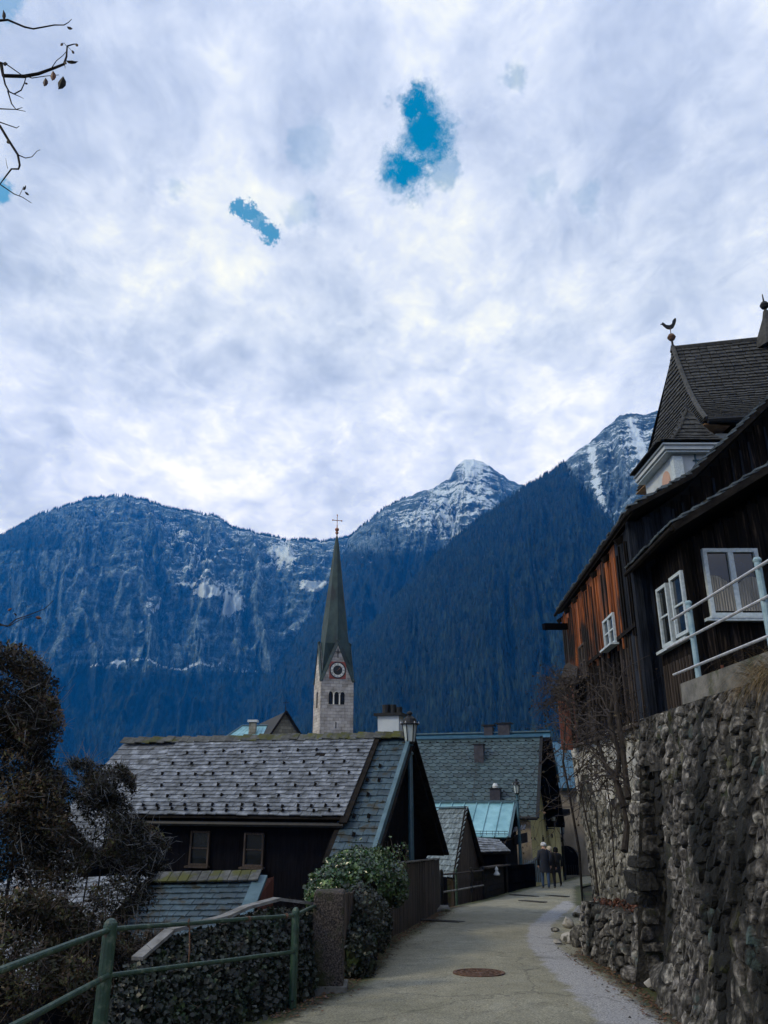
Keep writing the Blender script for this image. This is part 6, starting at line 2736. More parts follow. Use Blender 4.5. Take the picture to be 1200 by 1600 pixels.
pn = Vector((0, -1, 0))
arch_panel(Vector((p0.x + 1.35, p0.y, o0.z - 2.9)), Vector((1, 0, 0)), 1.3, 2.0, pn).build('arched_panel', M['salmon'], ori)
ln_ = Vector((-1, 0, 0))
for k in range(2):
    arch_panel(Vector((p0.x, p0.y + .85 + k * 1.25, o0.z - 2.7)), Vector((0, -1, 0)), .8, 2.0, ln_).build('arched_panel', M['salmon'], ori)
b = MB()
b.box((p0.x + .80, p0.y - .03, o0.z - 1.0), (.05, .05, 1.4))
b.box((p0.x + 1.4, p0.y - .03, o0.z - .62), (1.4, .05, .05))
b.build('panel_frame', M['blue_trim'], ori)
# second small roof corner at the very right edge of the view
tr2 = thing('turret', 'dark turret tip rising at the right edge above the hipped roof ridge', 'turret', at(1215, 530, 29))
b = MB()
tp_ = at(1208, 545, 28.9)
b.lathe(tp_, [(.75, 0), (.62, .5), (.42, 1.0), (.22, 1.5), (.12, 1.9), (.05, 2.0), (.04, 2.4)], 8)
b.build('roof', M['church_roof'], tr2)
b = MB()
b.lathe(tp_ + Vector((0, 0, 2.0)), [(.04, 0), (.15, .1), (.2, .24), (.12, .38), (.04, .42), (.02, .8)], 10)
b.build('finial', M['black_metal'], tr2)

# ================================================================= street edge, left
green = thing('green_railing', 'chipped green pipe railing with two bars in the lower left corner', 'railing', at(171, 1451, 7.4) - Vector((0, 0, 1.1)))
A_, B_ = at(172, 1452, 7.4), at(0, 1517, 5.65)
A2, B2 = at(171, 1524, 7.4), at(0, 1613, 5.65)
dT, dL = (B_ - A_), (B2 - A2)
C_, C2 = at(462, 1430, 10.05), at(462, 1487, 10.05)
D_, D2 = at(497, 1415, 11.3), at(497, 1470, 11.3)


def noisy(a, b_, n, amp):
    return [lerp(a, b_, i / n) + Vector((rnd.uniform(-amp, amp), rnd.uniform(-amp, amp), rnd.uniform(-amp, amp))) for i in range(n + 1)]


for a, c in ((A_, A_ + dT * 2.2), (A2, A2 + dL * 2.2)):
    b = MB()
    b.tube(noisy(a, c, 6, .004), .024, .024, 10)
    b.build('rail', M['green_metal'], green)
for a, c in ((A_, C_), (A2, C2)):
    b = MB()
    b.tube(noisy(a, c, 8, .004), .021, .021, 10)
    b.build('rail', M['green_metal'], green)
b = MB()
b.tube([C_, lerp(C_, D_, .5) + Vector((0, 0, .01)), D_ + Vector((0, .1, 0))], .021, .021, 10)
b.build('rail', M['green_metal'], green)
for i, (p, r) in enumerate(((A_, .058), (C_, .045), (A_ + dT * 1.55, .058))):
    b = MB()
    g = -SLOPE * p.y - .3
    b.tube([Vector((p.x, p.y, g)), Vector((p.x, p.y, p.z + .03))], r, r, 12)
    b.lathe(Vector((p.x, p.y, p.z + .03)), [(r, 0), (r * .95, .02), (r * .6, .045), (.01, .055)], 12)
    b.build('post', M['green_metal'], green)
m_ = lerp(A_, C_, .35)
m2 = lerp(A2, C2, .35)
b = MB()
b.tube([m_ + Vector((0, 0, .04)), lerp(m_, m2, .5) + Vector((.01, 0, 0)), m2 - Vector((0, 0, .02))], .007, .007, 5)
ringc = [m_ + Vector((0, cos(k) * .027, sin(k) * .027)) for k in np.linspace(0, 6.28, 12)]
b.tube(ringc, .008, .008, 5)
b.build('wire_tie', M['rust_iron'], green)
for t_ in (.68, .93):
    b = MB()
    mm_ = lerp(A_, C_, t_)
    d_ = (C_ - A_).normalized()
    b.tube([mm_ - d_ * .02, mm_ + d_ * .02], .028, .028, 10)
    b.build('clamp', M['rust_iron'], green)

# pillar
pc = gp(511, 1546)
pil = thing('stone_pillar', 'rough pebbly concrete gate pillar between green railing and ivy hedge', 'pillar', pc)
import bmesh
bm = bmesh.new()
bmesh.ops.create_cube(bm, size=1)
bmesh.ops.scale(bm, vec=(.40, .34, 1.25), verts=bm.verts)
bmesh.ops.bevel(bm, geom=[e for e in bm.edges if abs(e.verts[0].co.z) > .6 or abs(e.verts[0].co.z - e.verts[1].co.z) > .5], offset=.045, segments=3, profile=.6, affect='EDGES')
bmesh.ops.subdivide_edges(bm, edges=bm.edges[:], cuts=3, use_grid_fill=True)
for v_ in bm.verts:
    p = v_.co
    n_ = (fbm(np.array([p.x * 14 + p.z * 9]), np.array([p.y * 14 + p.z * 11]), 5, 3)[0] - .5) * .022
    v_.co += Vector((p.x, p.y, p.z * .2)).normalized() * n_
me = bpy.data.meshes.new('shaft')
bm.to_mesh(me)
bm.free()
wrap('shaft', me, (pc.x, pc.y + .14, pc.z + .49), M['bollard'], pil)
b = MB()
b.box((pc.x, pc.y + .14, pc.z - .02), (.5, .44, .12))
b.build('foot', M['concrete'], pil)

# plank fence from the ivy to its end post
fence = thing('plank_fence', 'grey-brown upright plank fence along the left of the lane under the street lamp', 'fence', (.5, 18, -1.2))
q = random.Random(17)
yy = 12.2
while yy < 24.9:
    w = q.uniform(.105, .135)
    x = float(XL(yy)) - .04
    x2 = float(XL(yy + w)) - .04
    d = Vector((x2 - x, w, 0)).normalized()
    n_ = Vector((d.y, -d.x, 0))
    zb_ = -SLOPE * yy - .08
    h = 1.10 + .27 * min(1, max(0, (yy - 13) / 5)) + q.uniform(-.02, .02)
    b = MB()
    L_ = w / d.y
    b.box(Vector((x, yy, zb_ + h / 2)) + d * L_ / 2 + n_ * q.uniform(-.006, .006), (L_ - .012, .022, h), d, n_)
    b.build('plank', M['fence_wood'], fence)
    yy += w
for z_ in (.25, .9):
    b = MB()
    P_ = [Vector((float(XL(y_)) - .09, y_, -SLOPE * y_ - .08 + z_)) for y_ in np.linspace(12.2, 24.9, 8)]
    for a, c in zip(P_[:-1], P_[1:]):
        b.bar(a, c, .05, .08)
    b.build('rail', M['fence_wood'], fence)
P_ = [Vector((float(XL(y_)) - .06, y_, -SLOPE * y_ - .08 + 1.41)) for y_ in np.linspace(18.5, 24.95, 6)]
b = MB()
for a, c in zip(P_[:-1], P_[1:]):
    b.bar(a, c, .12, .03)
b.build('cap_board', M['cap_wood'], fence)
e_ = Vector((float(XL(24.95)) - .04, 24.98, 0))
for k in range(9):
    b = MB()
    b.box((e_.x - .06 - k * .125, 25.0, -1.62 + .68), (.115, .022, 1.36))
    b.build('plank', M['fence_wood'], fence)
# pipe railing with four posts
pr = thing('pipe_railing', 'dark steel pipe railing with four posts before the shingled shed', 'railing', (2.6, 28, -1.8))
PP = [Vector((1.72, 25.35, -1.62)), Vector((2.30, 27.0, -1.74)), Vector((2.95, 28.7, -1.84)), Vector((3.55, 30.3, -1.94))]
for i, p in enumerate(PP):
    b = MB()
    b.tube([p - Vector((0, 0, .1)), p + Vector((0, 0, 1.02))], .055 if i == 0 else .04, None, 10)
    b.lathe(p + Vector((0, 0, 1.02)), [(.05, 0), (.045, .03), (.01, .06)], 10)
    b.build('post', M['black_metal'] if i != 1 else M['green_metal'], pr)
for hh in (.93, .45):
    for a, c in zip(PP[:-1], PP[1:]):
        b = MB()
        b.tube([a + Vector((0, 0, hh)), c + Vector((0, 0, hh))], .028, .028, 8)
        b.build('rail', M['cap_wood'] if hh < .5 else M['fence_wood'], pr)
st = MB()
st.box((1.62, 24.6, -1.55), (.5, .9, .16))
tag(st.build('stone_step', M['concrete']), 'small pale stone step at the end of the plank fence', 'step')
# planter of horizontal boards
pl = thing('plank_planter', 'dark board planter wall with pale coping beyond the pipe railing', 'planter', (4.4, 33, -2))
a0, a1 = Vector((3.62, 30.6, 0)), Vector((5.15, 35.2, 0))
for k in range(5):
    b = MB()
    z0 = .12 + k * .19
    b.bar(a0 + Vector((0, 0, -1.97 + z0)), a1 + Vector((0, 0, -2.24 + z0)), .04, .18, Vector((0, 0, 1)))
    b.build('plank', M['verge_wood'], pl)
b = MB()
b.bar(a0 + Vector((-1.2, .3, -1.97 + .12)), a0 + Vector((0, 0, -1.97 + .12)), .04, .9)
b.bar(a0 + Vector((0, 0, -.95)), a1 + Vector((0, 0, -1.22)), .3, .05)
b.build('coping', M['fence_wood'], pl)
b = MB()
b.hexa([a0 + Vector((-1.3, .5, -2.6)), a0 + Vector((-.03, .1, -2.6)), a1 + Vector((-.03, -.1, -2.6)), a1 + Vector((-1.3, 0, -2.6))],
       [a0 + Vector((-1.3, .5, -1.0)), a0 + Vector((-.03, .1, -1.0)), a1 + Vector((-.03, -.1, -1.25)), a1 + Vector((-1.3, 0, -1.25))])
b.build('soil', M['earth'], pl)
b = MB()
oc = at(776, 1362, 31.6)
b.lathe(oc - Vector((0, 0, .12)), [(.11, 0), (.12, .04), (.08, .09), (.05, .15), (.07, .2), (.04, .25), (.01, .31)], 10)
tag(b.build('ornament', M['white_paint']), 'small white garden ornament on the dark planter', 'ornament')
# dark slat fence to the bend
df = thing('slat_fence', 'low black slat fence between planter and yellow house', 'fence', (5.9, 37, -2.3))
for k in range(30):
    t_ = k / 29
    p = lerp(Vector((5.2, 35.2, -2.25)), Vector((7.0, 39.2, -2.5)), t_)
    b = MB()
    b.bar(p, p + Vector((0, 0, 1.0)), .10, .03, Vector((1, 0, 0)))
    b.build('slat', M['dark_wood'], df)
for z_ in (.3, .85):
    b = MB()
    b.bar(Vector((5.17, 35.2, -2.25 + z_)), Vector((6.97, 39.2, -2.5 + z_)), .05, .07)
    b.build('rail', M['dark_wood'], df)

# ================================================================= foliage
def leaf_quads(P, size, seed, up=.35, fold=.25, aspect=.62, nrm=None):
    """folded diamond leaves, two triangles each"""
    r = np.random.RandomState(seed)
    n = len(P)
    d = r.normal(size=(n, 3))
    d[:, 2] -= up
    d /= np.linalg.norm(d, axis=1)[:, None]
    nn_ = r.normal(size=(n, 3)) if nrm is None else nrm + r.normal(size=(n, 3)) * .45
    s = np.cross(d, nn_)
    s /= np.linalg.norm(s, axis=1)[:, None] + 1e-9
    k = np.cross(s, d)
    L_ = (size * r.uniform(.45, 1.7, n))[:, None]
    w_ = L_ * aspect * .5
    base = P - d * L_ * .5
    tip = P + d * L_ * .5
    l_ = P + s * w_ + k * L_ * fold * .5
    r_ = P - s * w_ + k * L_ * fold * .5
    V = np.stack([base, l_, tip, r_], 1).reshape(-1, 3)
    i = np.arange(n) * 4
    F = np.concatenate([np.stack([i, i + 2, i + 1], -1), np.stack([i, i + 3, i + 2], -1)])
    return V, F


def ellipsoid_pts(c, rad, n, seed, gap=.47, gs=2.6, shell=.35):
    r = np.random.RandomState(seed)
    out = []
    tot = 0
    while tot < n:
        d = r.normal(size=(n * 2, 3))
        d /= np.linalg.norm(d, axis=1)[:, None]
        rr = r.uniform(shell, 1, n * 2) ** .6
        lump = 1 + .28 * (fbm(d[:, 0] * 2.3 + d[:, 2] * 1.7 + seed, d[:, 1] * 2.3 - d[:, 2] * 1.1, seed, 4) - .5) * 2
        p = np.array(c) + d * (rr * lump)[:, None] * np.array(rad)
        g = fbm(p[:, 0] * gs + p[:, 2] * gs * .7, p[:, 1] * gs + p[:, 2] * gs, seed + 5, 3)
        p = p[g > gap]
        out.append(p)
        tot += len(p)
    return np.concatenate(out)[:n]


def grow_branch(mb, p, d, L_, r, depth, q, ends, wig=.22, nseg=5, split=(2, 3), droop=0.0):
    pts_ = [p]
    dd = Vector(d).normalized()
    for i in range(nseg):
        dd = (dd + Vector((q.gauss(0, wig), q.gauss(0, wig), q.gauss(0, wig) - droop))).normalized()
        pts_.append(pts_[-1] + dd * (L_ / nseg))
    mb.tube(pts_, r, r * .55, 5 if r > .012 else 3, cap=False)
    if depth == 0:
        ends.append(pts_[-1])
        return
    for _ in range(q.randint(*split)):
        k = q.randint(max(1, nseg // 3), nseg)
        nd = (dd + Vector((q.gauss(0, .7), q.gauss(0, .7), q.gauss(0, .6)))).normalized()
        grow_branch(mb, pts_[k], nd, L_ * q.uniform(.55, .8), r * q.uniform(.45, .62), depth - 1, q, ends, wig, nseg, split, droop)
    ends.append(pts_[-1])


def bushy(name, label, cat, base, blobs, nleaf, size, mat, seed, trunk_h, tr=.07, twigs=500, depth=3, aspect=.5, second=None):
    q = random.Random(seed)
    t = thing(name, label, cat, base)
    b = MB()
    base = Vector(base)
    ends = []
    for i, (c, rad, fr_) in enumerate(blobs[:3]):
        c = Vector(c)
        mid = lerp(base, c, .5) + Vector((q.uniform(-.2, .2), q.uniform(-.2, .2), 0))
        b.tube([base + Vector((q.uniform(-.05, .05), 0, 0)), lerp(base, mid, .6) + Vector((q.uniform(-.15, .15), 0, 0)), mid, lerp(mid, c, .5) + Vector((q.uniform(-.12, .12), 0, 0)), c], tr * .7, tr * .2, 6)
    b.build('trunk', M['bark'], t)
    b = MB()
    for i, (c, rad, fr_) in enumerate(blobs):
        for k in range(max(2, int(9 * fr_))):
            d = Vector((q.gauss(0, 1), q.gauss(0, 1), q.gauss(.2, .8))).normalized()
            grow_branch(b, Vector(c) - Vector((0, 0, rad[2] * .3)), d, min(rad) * .9, tr * .3, depth, q, ends, .3, 4)
    b.build('branches', M['bark'], t, kind='stuff')
    P = np.concatenate([ellipsoid_pts(c, rad, int(nleaf * fr_), seed + 11 * i) for i, (c, rad, fr_) in enumerate(blobs)])
    if second:
        k = rs.rand(len(P)) < second[1]
        V, F = leaf_quads(P[k], size, seed + 3, aspect=aspect)
        flink('leaves', V, F, second[0], t, kind='stuff')
        P = P[~k]
    V, F = leaf_quads(P, size, seed, aspect=aspect)
    flink('crown', V, F, mat, t)
    # loose bare twigs poking out
    b = MB()
    idx_ = rs.randint(0, len(P), twigs)
    for i in idx_:
        p = Vector(P[i])
        d = Vector((q.gauss(0, 1), q.gauss(0, 1), q.gauss(.25, .8))).normalized()
        l = q.uniform(.12, .42)
        b.tube([p, p + d * l * .5 + Vector((0, 0, q.uniform(-.02, .04))), p + d * l + Vector((0, 0, q.uniform(-.05, .08)))], .006, .002, 3, cap=False)
    b.build('twigs', M['cap_wood'] if 'tree' in name else M['fence_wood'], t, kind='stuff')
    return t


def W(px, py, Y):
    return tuple(at(px, py, Y))


g0 = Vector((W(10, 1300, 13)[0], 13, -4.6))
bushy('brown_tree', 'dense brown-leaved shrubby tree at the left edge against the blue mountain', 'tree', g0,
      [(W(-10, 1090, 13), (.95, .9, .95), .34), (W(45, 1140, 13), (.55, .6, .65), .16), (W(-20, 1290, 13), (1.25, 1.0, 1.2), .34), (W(60, 1260, 13.2), (.5, .6, .9), .16)],
      42000, .055, M['leaf_brown'], 5, 3, .07, 1800, second=(M['leaf_olive'], .25))
g1 = Vector((W(160, 1400, 14.2)[0], 14.2, -4.6))
bushy('olive_tree', 'loose olive-brown conifer-like tree in front of the shingle roof', 'tree', g1,
      [(W(150, 1290, 14.2), (.62, .6, .72), .26), (W(215, 1330, 14.2), (.55, .5, .5), .25), (W(175, 1225, 14.2), (.42, .4, .38), .12), (W(90, 1340, 14), (.6, .6, .6), .20),
       (W(120, 1215, 14.2), (.4, .4, .35), .08), (W(190, 1400, 14), (.6, .5, .35), .09)],
      26000, .045, M['leaf_olive'], 9, 3, .05, 1800, second=(M['leaf_brown'], .5))
g2 = Vector((W(60, 1560, 9.6)[0], 9.6, -2.9))
bushy('dark_shrub', 'dark twiggy shrub behind the green railing in the lower left corner', 'shrub', g2,
      [(W(30, 1480, 9.6), (.8, .7, .55), .35), (W(140, 1500, 9.8), (.55, .5, .45), .25), (W(-60, 1560, 8.6), (.8, .7, .8), .25), (W(110, 1580, 9.0), (.6, .5, .5), .15)],
      22000, .045, M['leaf_olive'], 13, 2, .03, 1200, second=(M['leaf_brown'], .45))
g3 = Vector((W(215, 1500, 11.6)[0], 11.6, -2.9))
bushy('bramble', 'tangled bramble between the green railing and the tiled sheds', 'shrub', g3,
      [(W(215, 1490, 11.8), (.42, .4, .26), .6), (W(175, 1510, 11.2), (.35, .4, .3), .4)], 3500, .05, M['leaf_brown'], 15, 1, .02, 500, second=(M['leaf_olive'], .5))

# slope plants below, so that the bank is not bare
bx = rs.uniform(-9, -2.6, 9000)
by = rs.uniform(4, 17, 9000)
k = bx < XL(by) - .5
bx, by = bx[k], by[k]
bz = ground_h(bx, by) + rs.uniform(0, .18, len(bx))
V, F = leaf_quads(np.stack([bx, by, bz], -1), .08, 44)
flink('ground_cover', V, F, M['leaf_ivy'], None, kind='stuff')

# stair coping with the ivy bank
cp = [at(206, 1512, 8.7), at(258, 1467, 9.4), at(344, 1445, 9.95), at(376, 1430, 10.3), at(426, 1416, 10.9), at(486, 1423, 11.5)]
hr = thing('stair_coping', 'pale weathered board coping that climbs beside the ivy behind the green railing', 'coping', cp[0] - Vector((0, 0, .5)))
for a, c in zip(cp[:-1], cp[1:]):
    b = MB()
    b.bar(a + Vector((.06, -.06, .09)), c + Vector((.06, -.06, .09)), .12, .035)
    b.build('board', M['cap_wood'], hr)
b = MB()
for a, c in zip(cp[:-1], cp[1:]):
    b.hexa([Vector((a.x, a.y, -3)), Vector((c.x, c.y, -3)), Vector((c.x - .05, c.y + .12, -3)), Vector((a.x - .05, a.y + .12, -3))],
           [a - Vector((0, 0, .03)), c - Vector((0, 0, .03)), c + Vector((-.05, .12, -.03)), a + Vector((-.05, .12, -.03))])
b.build('stair_wall', M['mortar'], hr)
ivb = thing('ivy_bank', 'dark ivy covering the bank behind the lower green rail', 'ivy', (-1.7, 9.3, -.6))
bot = [Vector((-2.35, 7.2, -.62)), Vector((-1.95, 8.2, -.62)), Vector((-1.62, 8.95, -.66)), Vector((-1.40, 9.4, -.68)), Vector((-1.14, 9.95, -.7)), Vector((-.82, 11.2, -.76))]


def bank(u, v):
    k = u * (len(cp) - 1)
    i = min(int(k), len(cp) - 2)
    f = k - i
    t_, b_ = lerp(cp[i], cp[i + 1], f), lerp(bot[i], bot[i + 1], f)
    p = lerp(b_, t_ - Vector((0, 0, .05)), v)
    p.z += .12 * sin(pi * v)
    return p


b = MB()
NU, NV = 24, 8
b.add([bank(i / NU, j / NV) for i in range(NU + 1) for j in range(NV + 1)], [(i * (NV + 1) + j, (i + 1) * (NV + 1) + j, (i + 1) * (NV + 1) + j + 1, i * (NV + 1) + j + 1) for i in range(NU) for j in range(NV)])
b.build('bank', M['earth'], ivb)
q = random.Random(2)
pts_ = [bank(q.random(), q.random() ** .8 * .93) + Vector((q.gauss(0, .04), q.gauss(-.03, .05), q.uniform(0, .11))) for _ in range(15000)]
P = np.array([list(p) for p in pts_])
V, F = leaf_quads(P, .043, 61, aspect=.95, nrm=np.tile(np.array([[.25, -.8, .75]]), (len(P), 1)))
flink('leaves', V, F, M['leaf_ivy'], ivb, kind='stuff')
b = MB()
for _ in range(160):
    p = bank(q.random(), q.random())
    pp = [p]
    for k in range(4):
        pp.append(pp[-1] + Vector((q.uniform(-.1, .1), q.uniform(-.06, .02), q.uniform(-.02, .09))))
    b.tube(pp, .004, .002, 3, cap=False)
b.build('stems', M['twig'], ivb, kind='stuff')

# ivy hedge over the fence
hd = thing('ivy_hedge', 'big glossy green ivy bush spilling over the plank fence beside the pillar', 'hedge', (-.4, 14, -.9))
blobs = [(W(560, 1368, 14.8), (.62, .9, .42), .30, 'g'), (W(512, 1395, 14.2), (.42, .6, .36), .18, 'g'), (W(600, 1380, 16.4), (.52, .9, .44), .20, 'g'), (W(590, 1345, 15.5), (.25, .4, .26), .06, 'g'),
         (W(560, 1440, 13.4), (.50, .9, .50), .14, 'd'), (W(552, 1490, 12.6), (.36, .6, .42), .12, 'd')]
core = MB()
import bmesh as _b
for i, (c, rad, fr_, kd) in enumerate(blobs):
    bm = _b.new()
    _b.ops.create_icosphere(bm, subdivisions=3, radius=1)
    for v_ in bm.verts:
        n_ = 1 + .35 * (vnoise(np.array([v_.co.x * 3 + i]), np.array([v_.co.y * 3 + v_.co.z * 2.5]), 6)[0] - .5)
        v_.co = Vector((v_.co.x * rad[0] * .78 * n_ + c[0], v_.co.y * rad[1] * .78 * n_ + c[1], v_.co.z * rad[2] * .78 * n_ + c[2]))
    vs = [v_.co.copy() for v_ in bm.verts]
    core.add(vs, [tuple(v_.index for v_ in f.verts) for f in bm.faces])
    bm.free()
core.build('dark_core', M['earth'], hd, kind='stuff')  # solid dark core added to close the view between the leaves
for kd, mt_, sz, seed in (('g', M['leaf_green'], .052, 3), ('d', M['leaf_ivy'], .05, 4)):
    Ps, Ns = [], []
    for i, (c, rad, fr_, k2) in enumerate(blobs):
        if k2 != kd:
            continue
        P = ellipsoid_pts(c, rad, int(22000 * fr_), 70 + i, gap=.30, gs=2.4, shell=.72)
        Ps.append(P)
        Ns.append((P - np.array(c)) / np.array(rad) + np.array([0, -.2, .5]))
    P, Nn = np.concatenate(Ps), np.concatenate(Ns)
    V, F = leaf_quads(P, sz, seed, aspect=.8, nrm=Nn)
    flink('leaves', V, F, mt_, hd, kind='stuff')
# wispy shoots on top
b = MB()
LP = []
for _ in range(80):
    p = Vector(W(q.uniform(540, 640), q.uniform(1330, 1360), 15.4)) + Vector((0, q.uniform(-.4, .4), -.05))
    d = Vector((q.uniform(-.3, .5), q.uniform(-.3, .3), 1)).normalized()
    l = q.uniform(.12, .38)
    pp = [p + d * (l * k / 4) + Vector((q.uniform(-.015, .015), 0, 0)) for k in range(5)]
    b.tube(pp, .006, .002, 3, cap=False)
    LP += [list(lerp(p, p + d * l, q.random()) + Vector((q.uniform(-.03, .03), q.uniform(-.03, .03), 0))) for _ in range(7)]
b.build('shoots', M['twig'], hd, kind='stuff')
V, F = leaf_quads(np.array(LP), .045, 90, aspect=.8)
flink('shoot_leaves', V, F, M['leaf_green'], hd, kind='stuff')

# fallen leaves and grit along the edges
def litter(name, xs, ys, size, seed, zoff=.012):
    zs = np.array([float(road_z(x, y)) for x, y in zip(xs, ys)])
    n = np.tile(np.array([[0., 0., 1.]]), (len(xs), 1))
    r = np.random.RandomState(seed)
    th = r.uniform(0, 6.28, len(xs))
    P = np.stack([xs, ys, zs + zoff], -1)
    d = np.stack([np.cos(th), np.sin(th), r.uniform(-.15, .15, len(xs))], -1)
    s = np.stack([-np.sin(th), np.cos(th), r.uniform(-.15, .15, len(xs))], -1)
    L_ = (size * r.uniform(.4, 1.2, len(xs)))[:, None]
    V = np.stack([P - d * L_ * .5, P + s * L_ * .28 + n * L_ * .12, P + d * L_ * .5, P - s * L_ * .28 + n * L_ * .12], 1).reshape(-1, 3)
    i = np.arange(len(xs)) * 4
    F = np.concatenate([np.stack([i, i + 2, i + 1], -1), np.stack([i, i + 3, i + 2], -1)])
    return flink(name, V, F, M['litter'], None, kind='stuff')


n = 2600
yy = rs.uniform(9.5, 26, n)
xx = XL(yy) + np.abs(rs.normal(0, .17, n)) + .0
litter('fallen_leaves', xx, yy, .05, 1)
n = 2200
yy = rs.uniform(4.5, 17, n)
xx = XR(yy) - np.abs(rs.normal(0, .18, n)) + .02
litter('fallen_leaves', xx, yy, .05, 2)
n = 500
yy = rs.uniform(6, 34, n)
xx = XL(yy) + (XR(yy) - XL(yy)) * rs.rand(n)
litter('fallen_leaves', xx, yy, .03, 3)
# rust leaves lying on the ledge
P = np.stack([rs.uniform(3.5, 4.1, 260), rs.uniform(12.0, 14.6, 260), np.zeros(260)], -1)
P[:, 2] = .03 - (P[:, 1] - 12) * .055 + rs.uniform(0, .05, 260)
V, F = leaf_quads(P, .055, 12)
flink('fallen_leaves', V, F, M['leaf_red'], None, kind='stuff')

# pebbles at the foot of both edges
b = MB()
for _ in range(420):
    y = rnd.uniform(7, 22)
    side_ = rnd.random() < .6
    x = float(XR(y)) - abs(rnd.gauss(0, .2)) if side_ else float(XL(y)) + abs(rnd.gauss(0, .12))
    r = rnd.uniform(.008, .03)
    z = float(road_z(x, y))
    pts_ = [Vector((x + r * cos(a) * rnd.uniform(.7, 1.2), y + r * sin(a) * rnd.uniform(.7, 1.2), z)) for a in (0, 1.3, 2.5, 3.8, 5.1)]
    b.add(pts_ + [Vector((x, y, z + r))], [(0, 1, 5), (1, 2, 5), (2, 3, 5), (3, 4, 5), (4, 0, 5)])
b.build('gravel', M['stone'], kind='stuff')

# dry grass tuft hanging from the wall top, moss tufts
gr = thing('grass_tuft', 'dry straw-coloured grass hanging from the wall top at the right edge', 'grass', (3.5, 7.0, 2.5))
b = MB()
q = random.Random(4)
for _ in range(420):
    p = Vector((3.42 + q.uniform(-.05, .15), q.uniform(6.15, 7.35), 2.62 + q.uniform(-.05, .08)))
    d = Vector((-q.uniform(.1, 1), q.gauss(.1, .45), q.uniform(.2, 1.2))).normalized()
    l = q.uniform(.22, .62)
    pp = [p]
    for k in range(5):
        d = (d + Vector((-.04, 0, -.42))).normalized()
        pp.append(pp[-1] + d * l / 5)
    w = .005
    vs = []
    for k, pt in enumerate(pp):
        ww_ = w * (1 - k / 6)
        vs += [pt + Vector((0, ww_, 0)), pt - Vector((0, ww_, 0))]
    b.add(vs, [(2 * k, 2 * k + 1, 2 * k + 3, 2 * k + 2) for k in range(5)])
b.build('blades', M['dry_grass'], gr, kind='stuff')

# bare climbing shrub on the plank house
vn = thing('climbing_shrub', 'bare tangled climbing shrub growing over the plastered wall and orange planks', 'shrub', (4.0, 13.6, -.5))
q = random.Random(8)
tr = MB()
t1 = [at(985, 1262, 12.9), at(972, 1218, 13.1), at(978, 1180, 13.2), at(962, 1130, 13.5), at(966, 1085, 13.7)]
t2 = [at(992, 1248, 12.8), at(987, 1210, 13.0), at(982, 1165, 13.2), at(975, 1120, 13.4), at(968, 1060, 13.6)]
t3 = [at(972, 1218, 13.1), at(955, 1195, 13.6), at(940, 1150, 14.4), at(930, 1110, 15.2)]
t4 = [at(986, 1330, 12.6), at(990, 1290, 12.8), at(985, 1262, 12.9)]
for k, tt in enumerate((t1, t2, t3, t4)):
    tr.tube([p + Vector((-.1, 0, 0)) for p in tt], .055 if k != 2 else .035, .03, 7)
tr.build('trunk', M['bark'], vn)
whip = MB()
whip.tube([gp(918, 1420) + Vector((.1, 1, 0)), at(905, 1330, 15.8), at(893, 1260, 15.6), at(880, 1190, 15.4), at(884, 1120, 15.5)], .03, .018, 6)
whip.tube([at(935, 1400, 14.2), at(925, 1320, 14.2), at(912, 1260, 14.3), at(900, 1200, 14.6)], .018, .01, 5)
whip.tube([at(960, 1360, 13.4), at(955, 1270, 13.4), at(946, 1210, 13.6)], .014, .008, 5)
whip.build('long_stem', M['bark'], vn)
tw = MB()
ends = []
for tt in (t1, t2, t3):
    for _ in range(15):
        k = q.randint(1, len(tt) - 1)
        p = lerp(tt[k - 1], tt[k], q.random()) + Vector((-.1, 0, 0))
        d = Vector((-q.uniform(-.1, .3), q.uniform(-.1, 1.2), q.uniform(-.25, .7)))
        grow_branch(tw, p, d, q.uniform(.6, 1.3), .014, 3, q, ends, .32, 5, (2, 3), .03)
# dense far clump
for _ in range(52):
    p = Vector(at(q.uniform(876, 912), q.uniform(1060, 1105), q.uniform(16, 18.5)))
    d = Vector((-q.uniform(.2, 1), q.uniform(-.6, .3), q.uniform(-.2, .5)))
    grow_branch(tw, p, d, q.uniform(.35, .6), .011, 2, q, ends, .3, 5, (2, 4), .05)
for _ in range(7):   # sprigs against the blue hillside
    p = Vector(at(q.uniform(880, 900), q.uniform(1000, 1200), q.uniform(16, 19)))
    grow_branch(tw, p, Vector((-1, q.uniform(-.4, .2), q.uniform(-.2, .4))), q.uniform(.3, .5), .008, 2, q, ends, .25, 5, (1, 3), .0)
for _ in range(14):   # over the plaster
    p = Vector(at(q.uniform(905, 975), q.uniform(1130, 1230), q.uniform(13.4, 14.6))) + Vector((-.15, 0, 0))
    grow_branch(tw, p, Vector((-.2, q.uniform(-.6, 1), q.uniform(-.7, .5))), q.uniform(.4, .9), .009, 2, q, ends, .35, 5, (2, 3), .03)
tw.build('twigs', M['twig'], vn, kind='stuff')
P = np.array([list(p) for p in ends])
P = P[rs.rand(len(P)) < .6]
V, F = leaf_quads(P, .045, 5)
flink('withered_leaves', V, F, M['leaf_brown'], vn, kind='stuff')
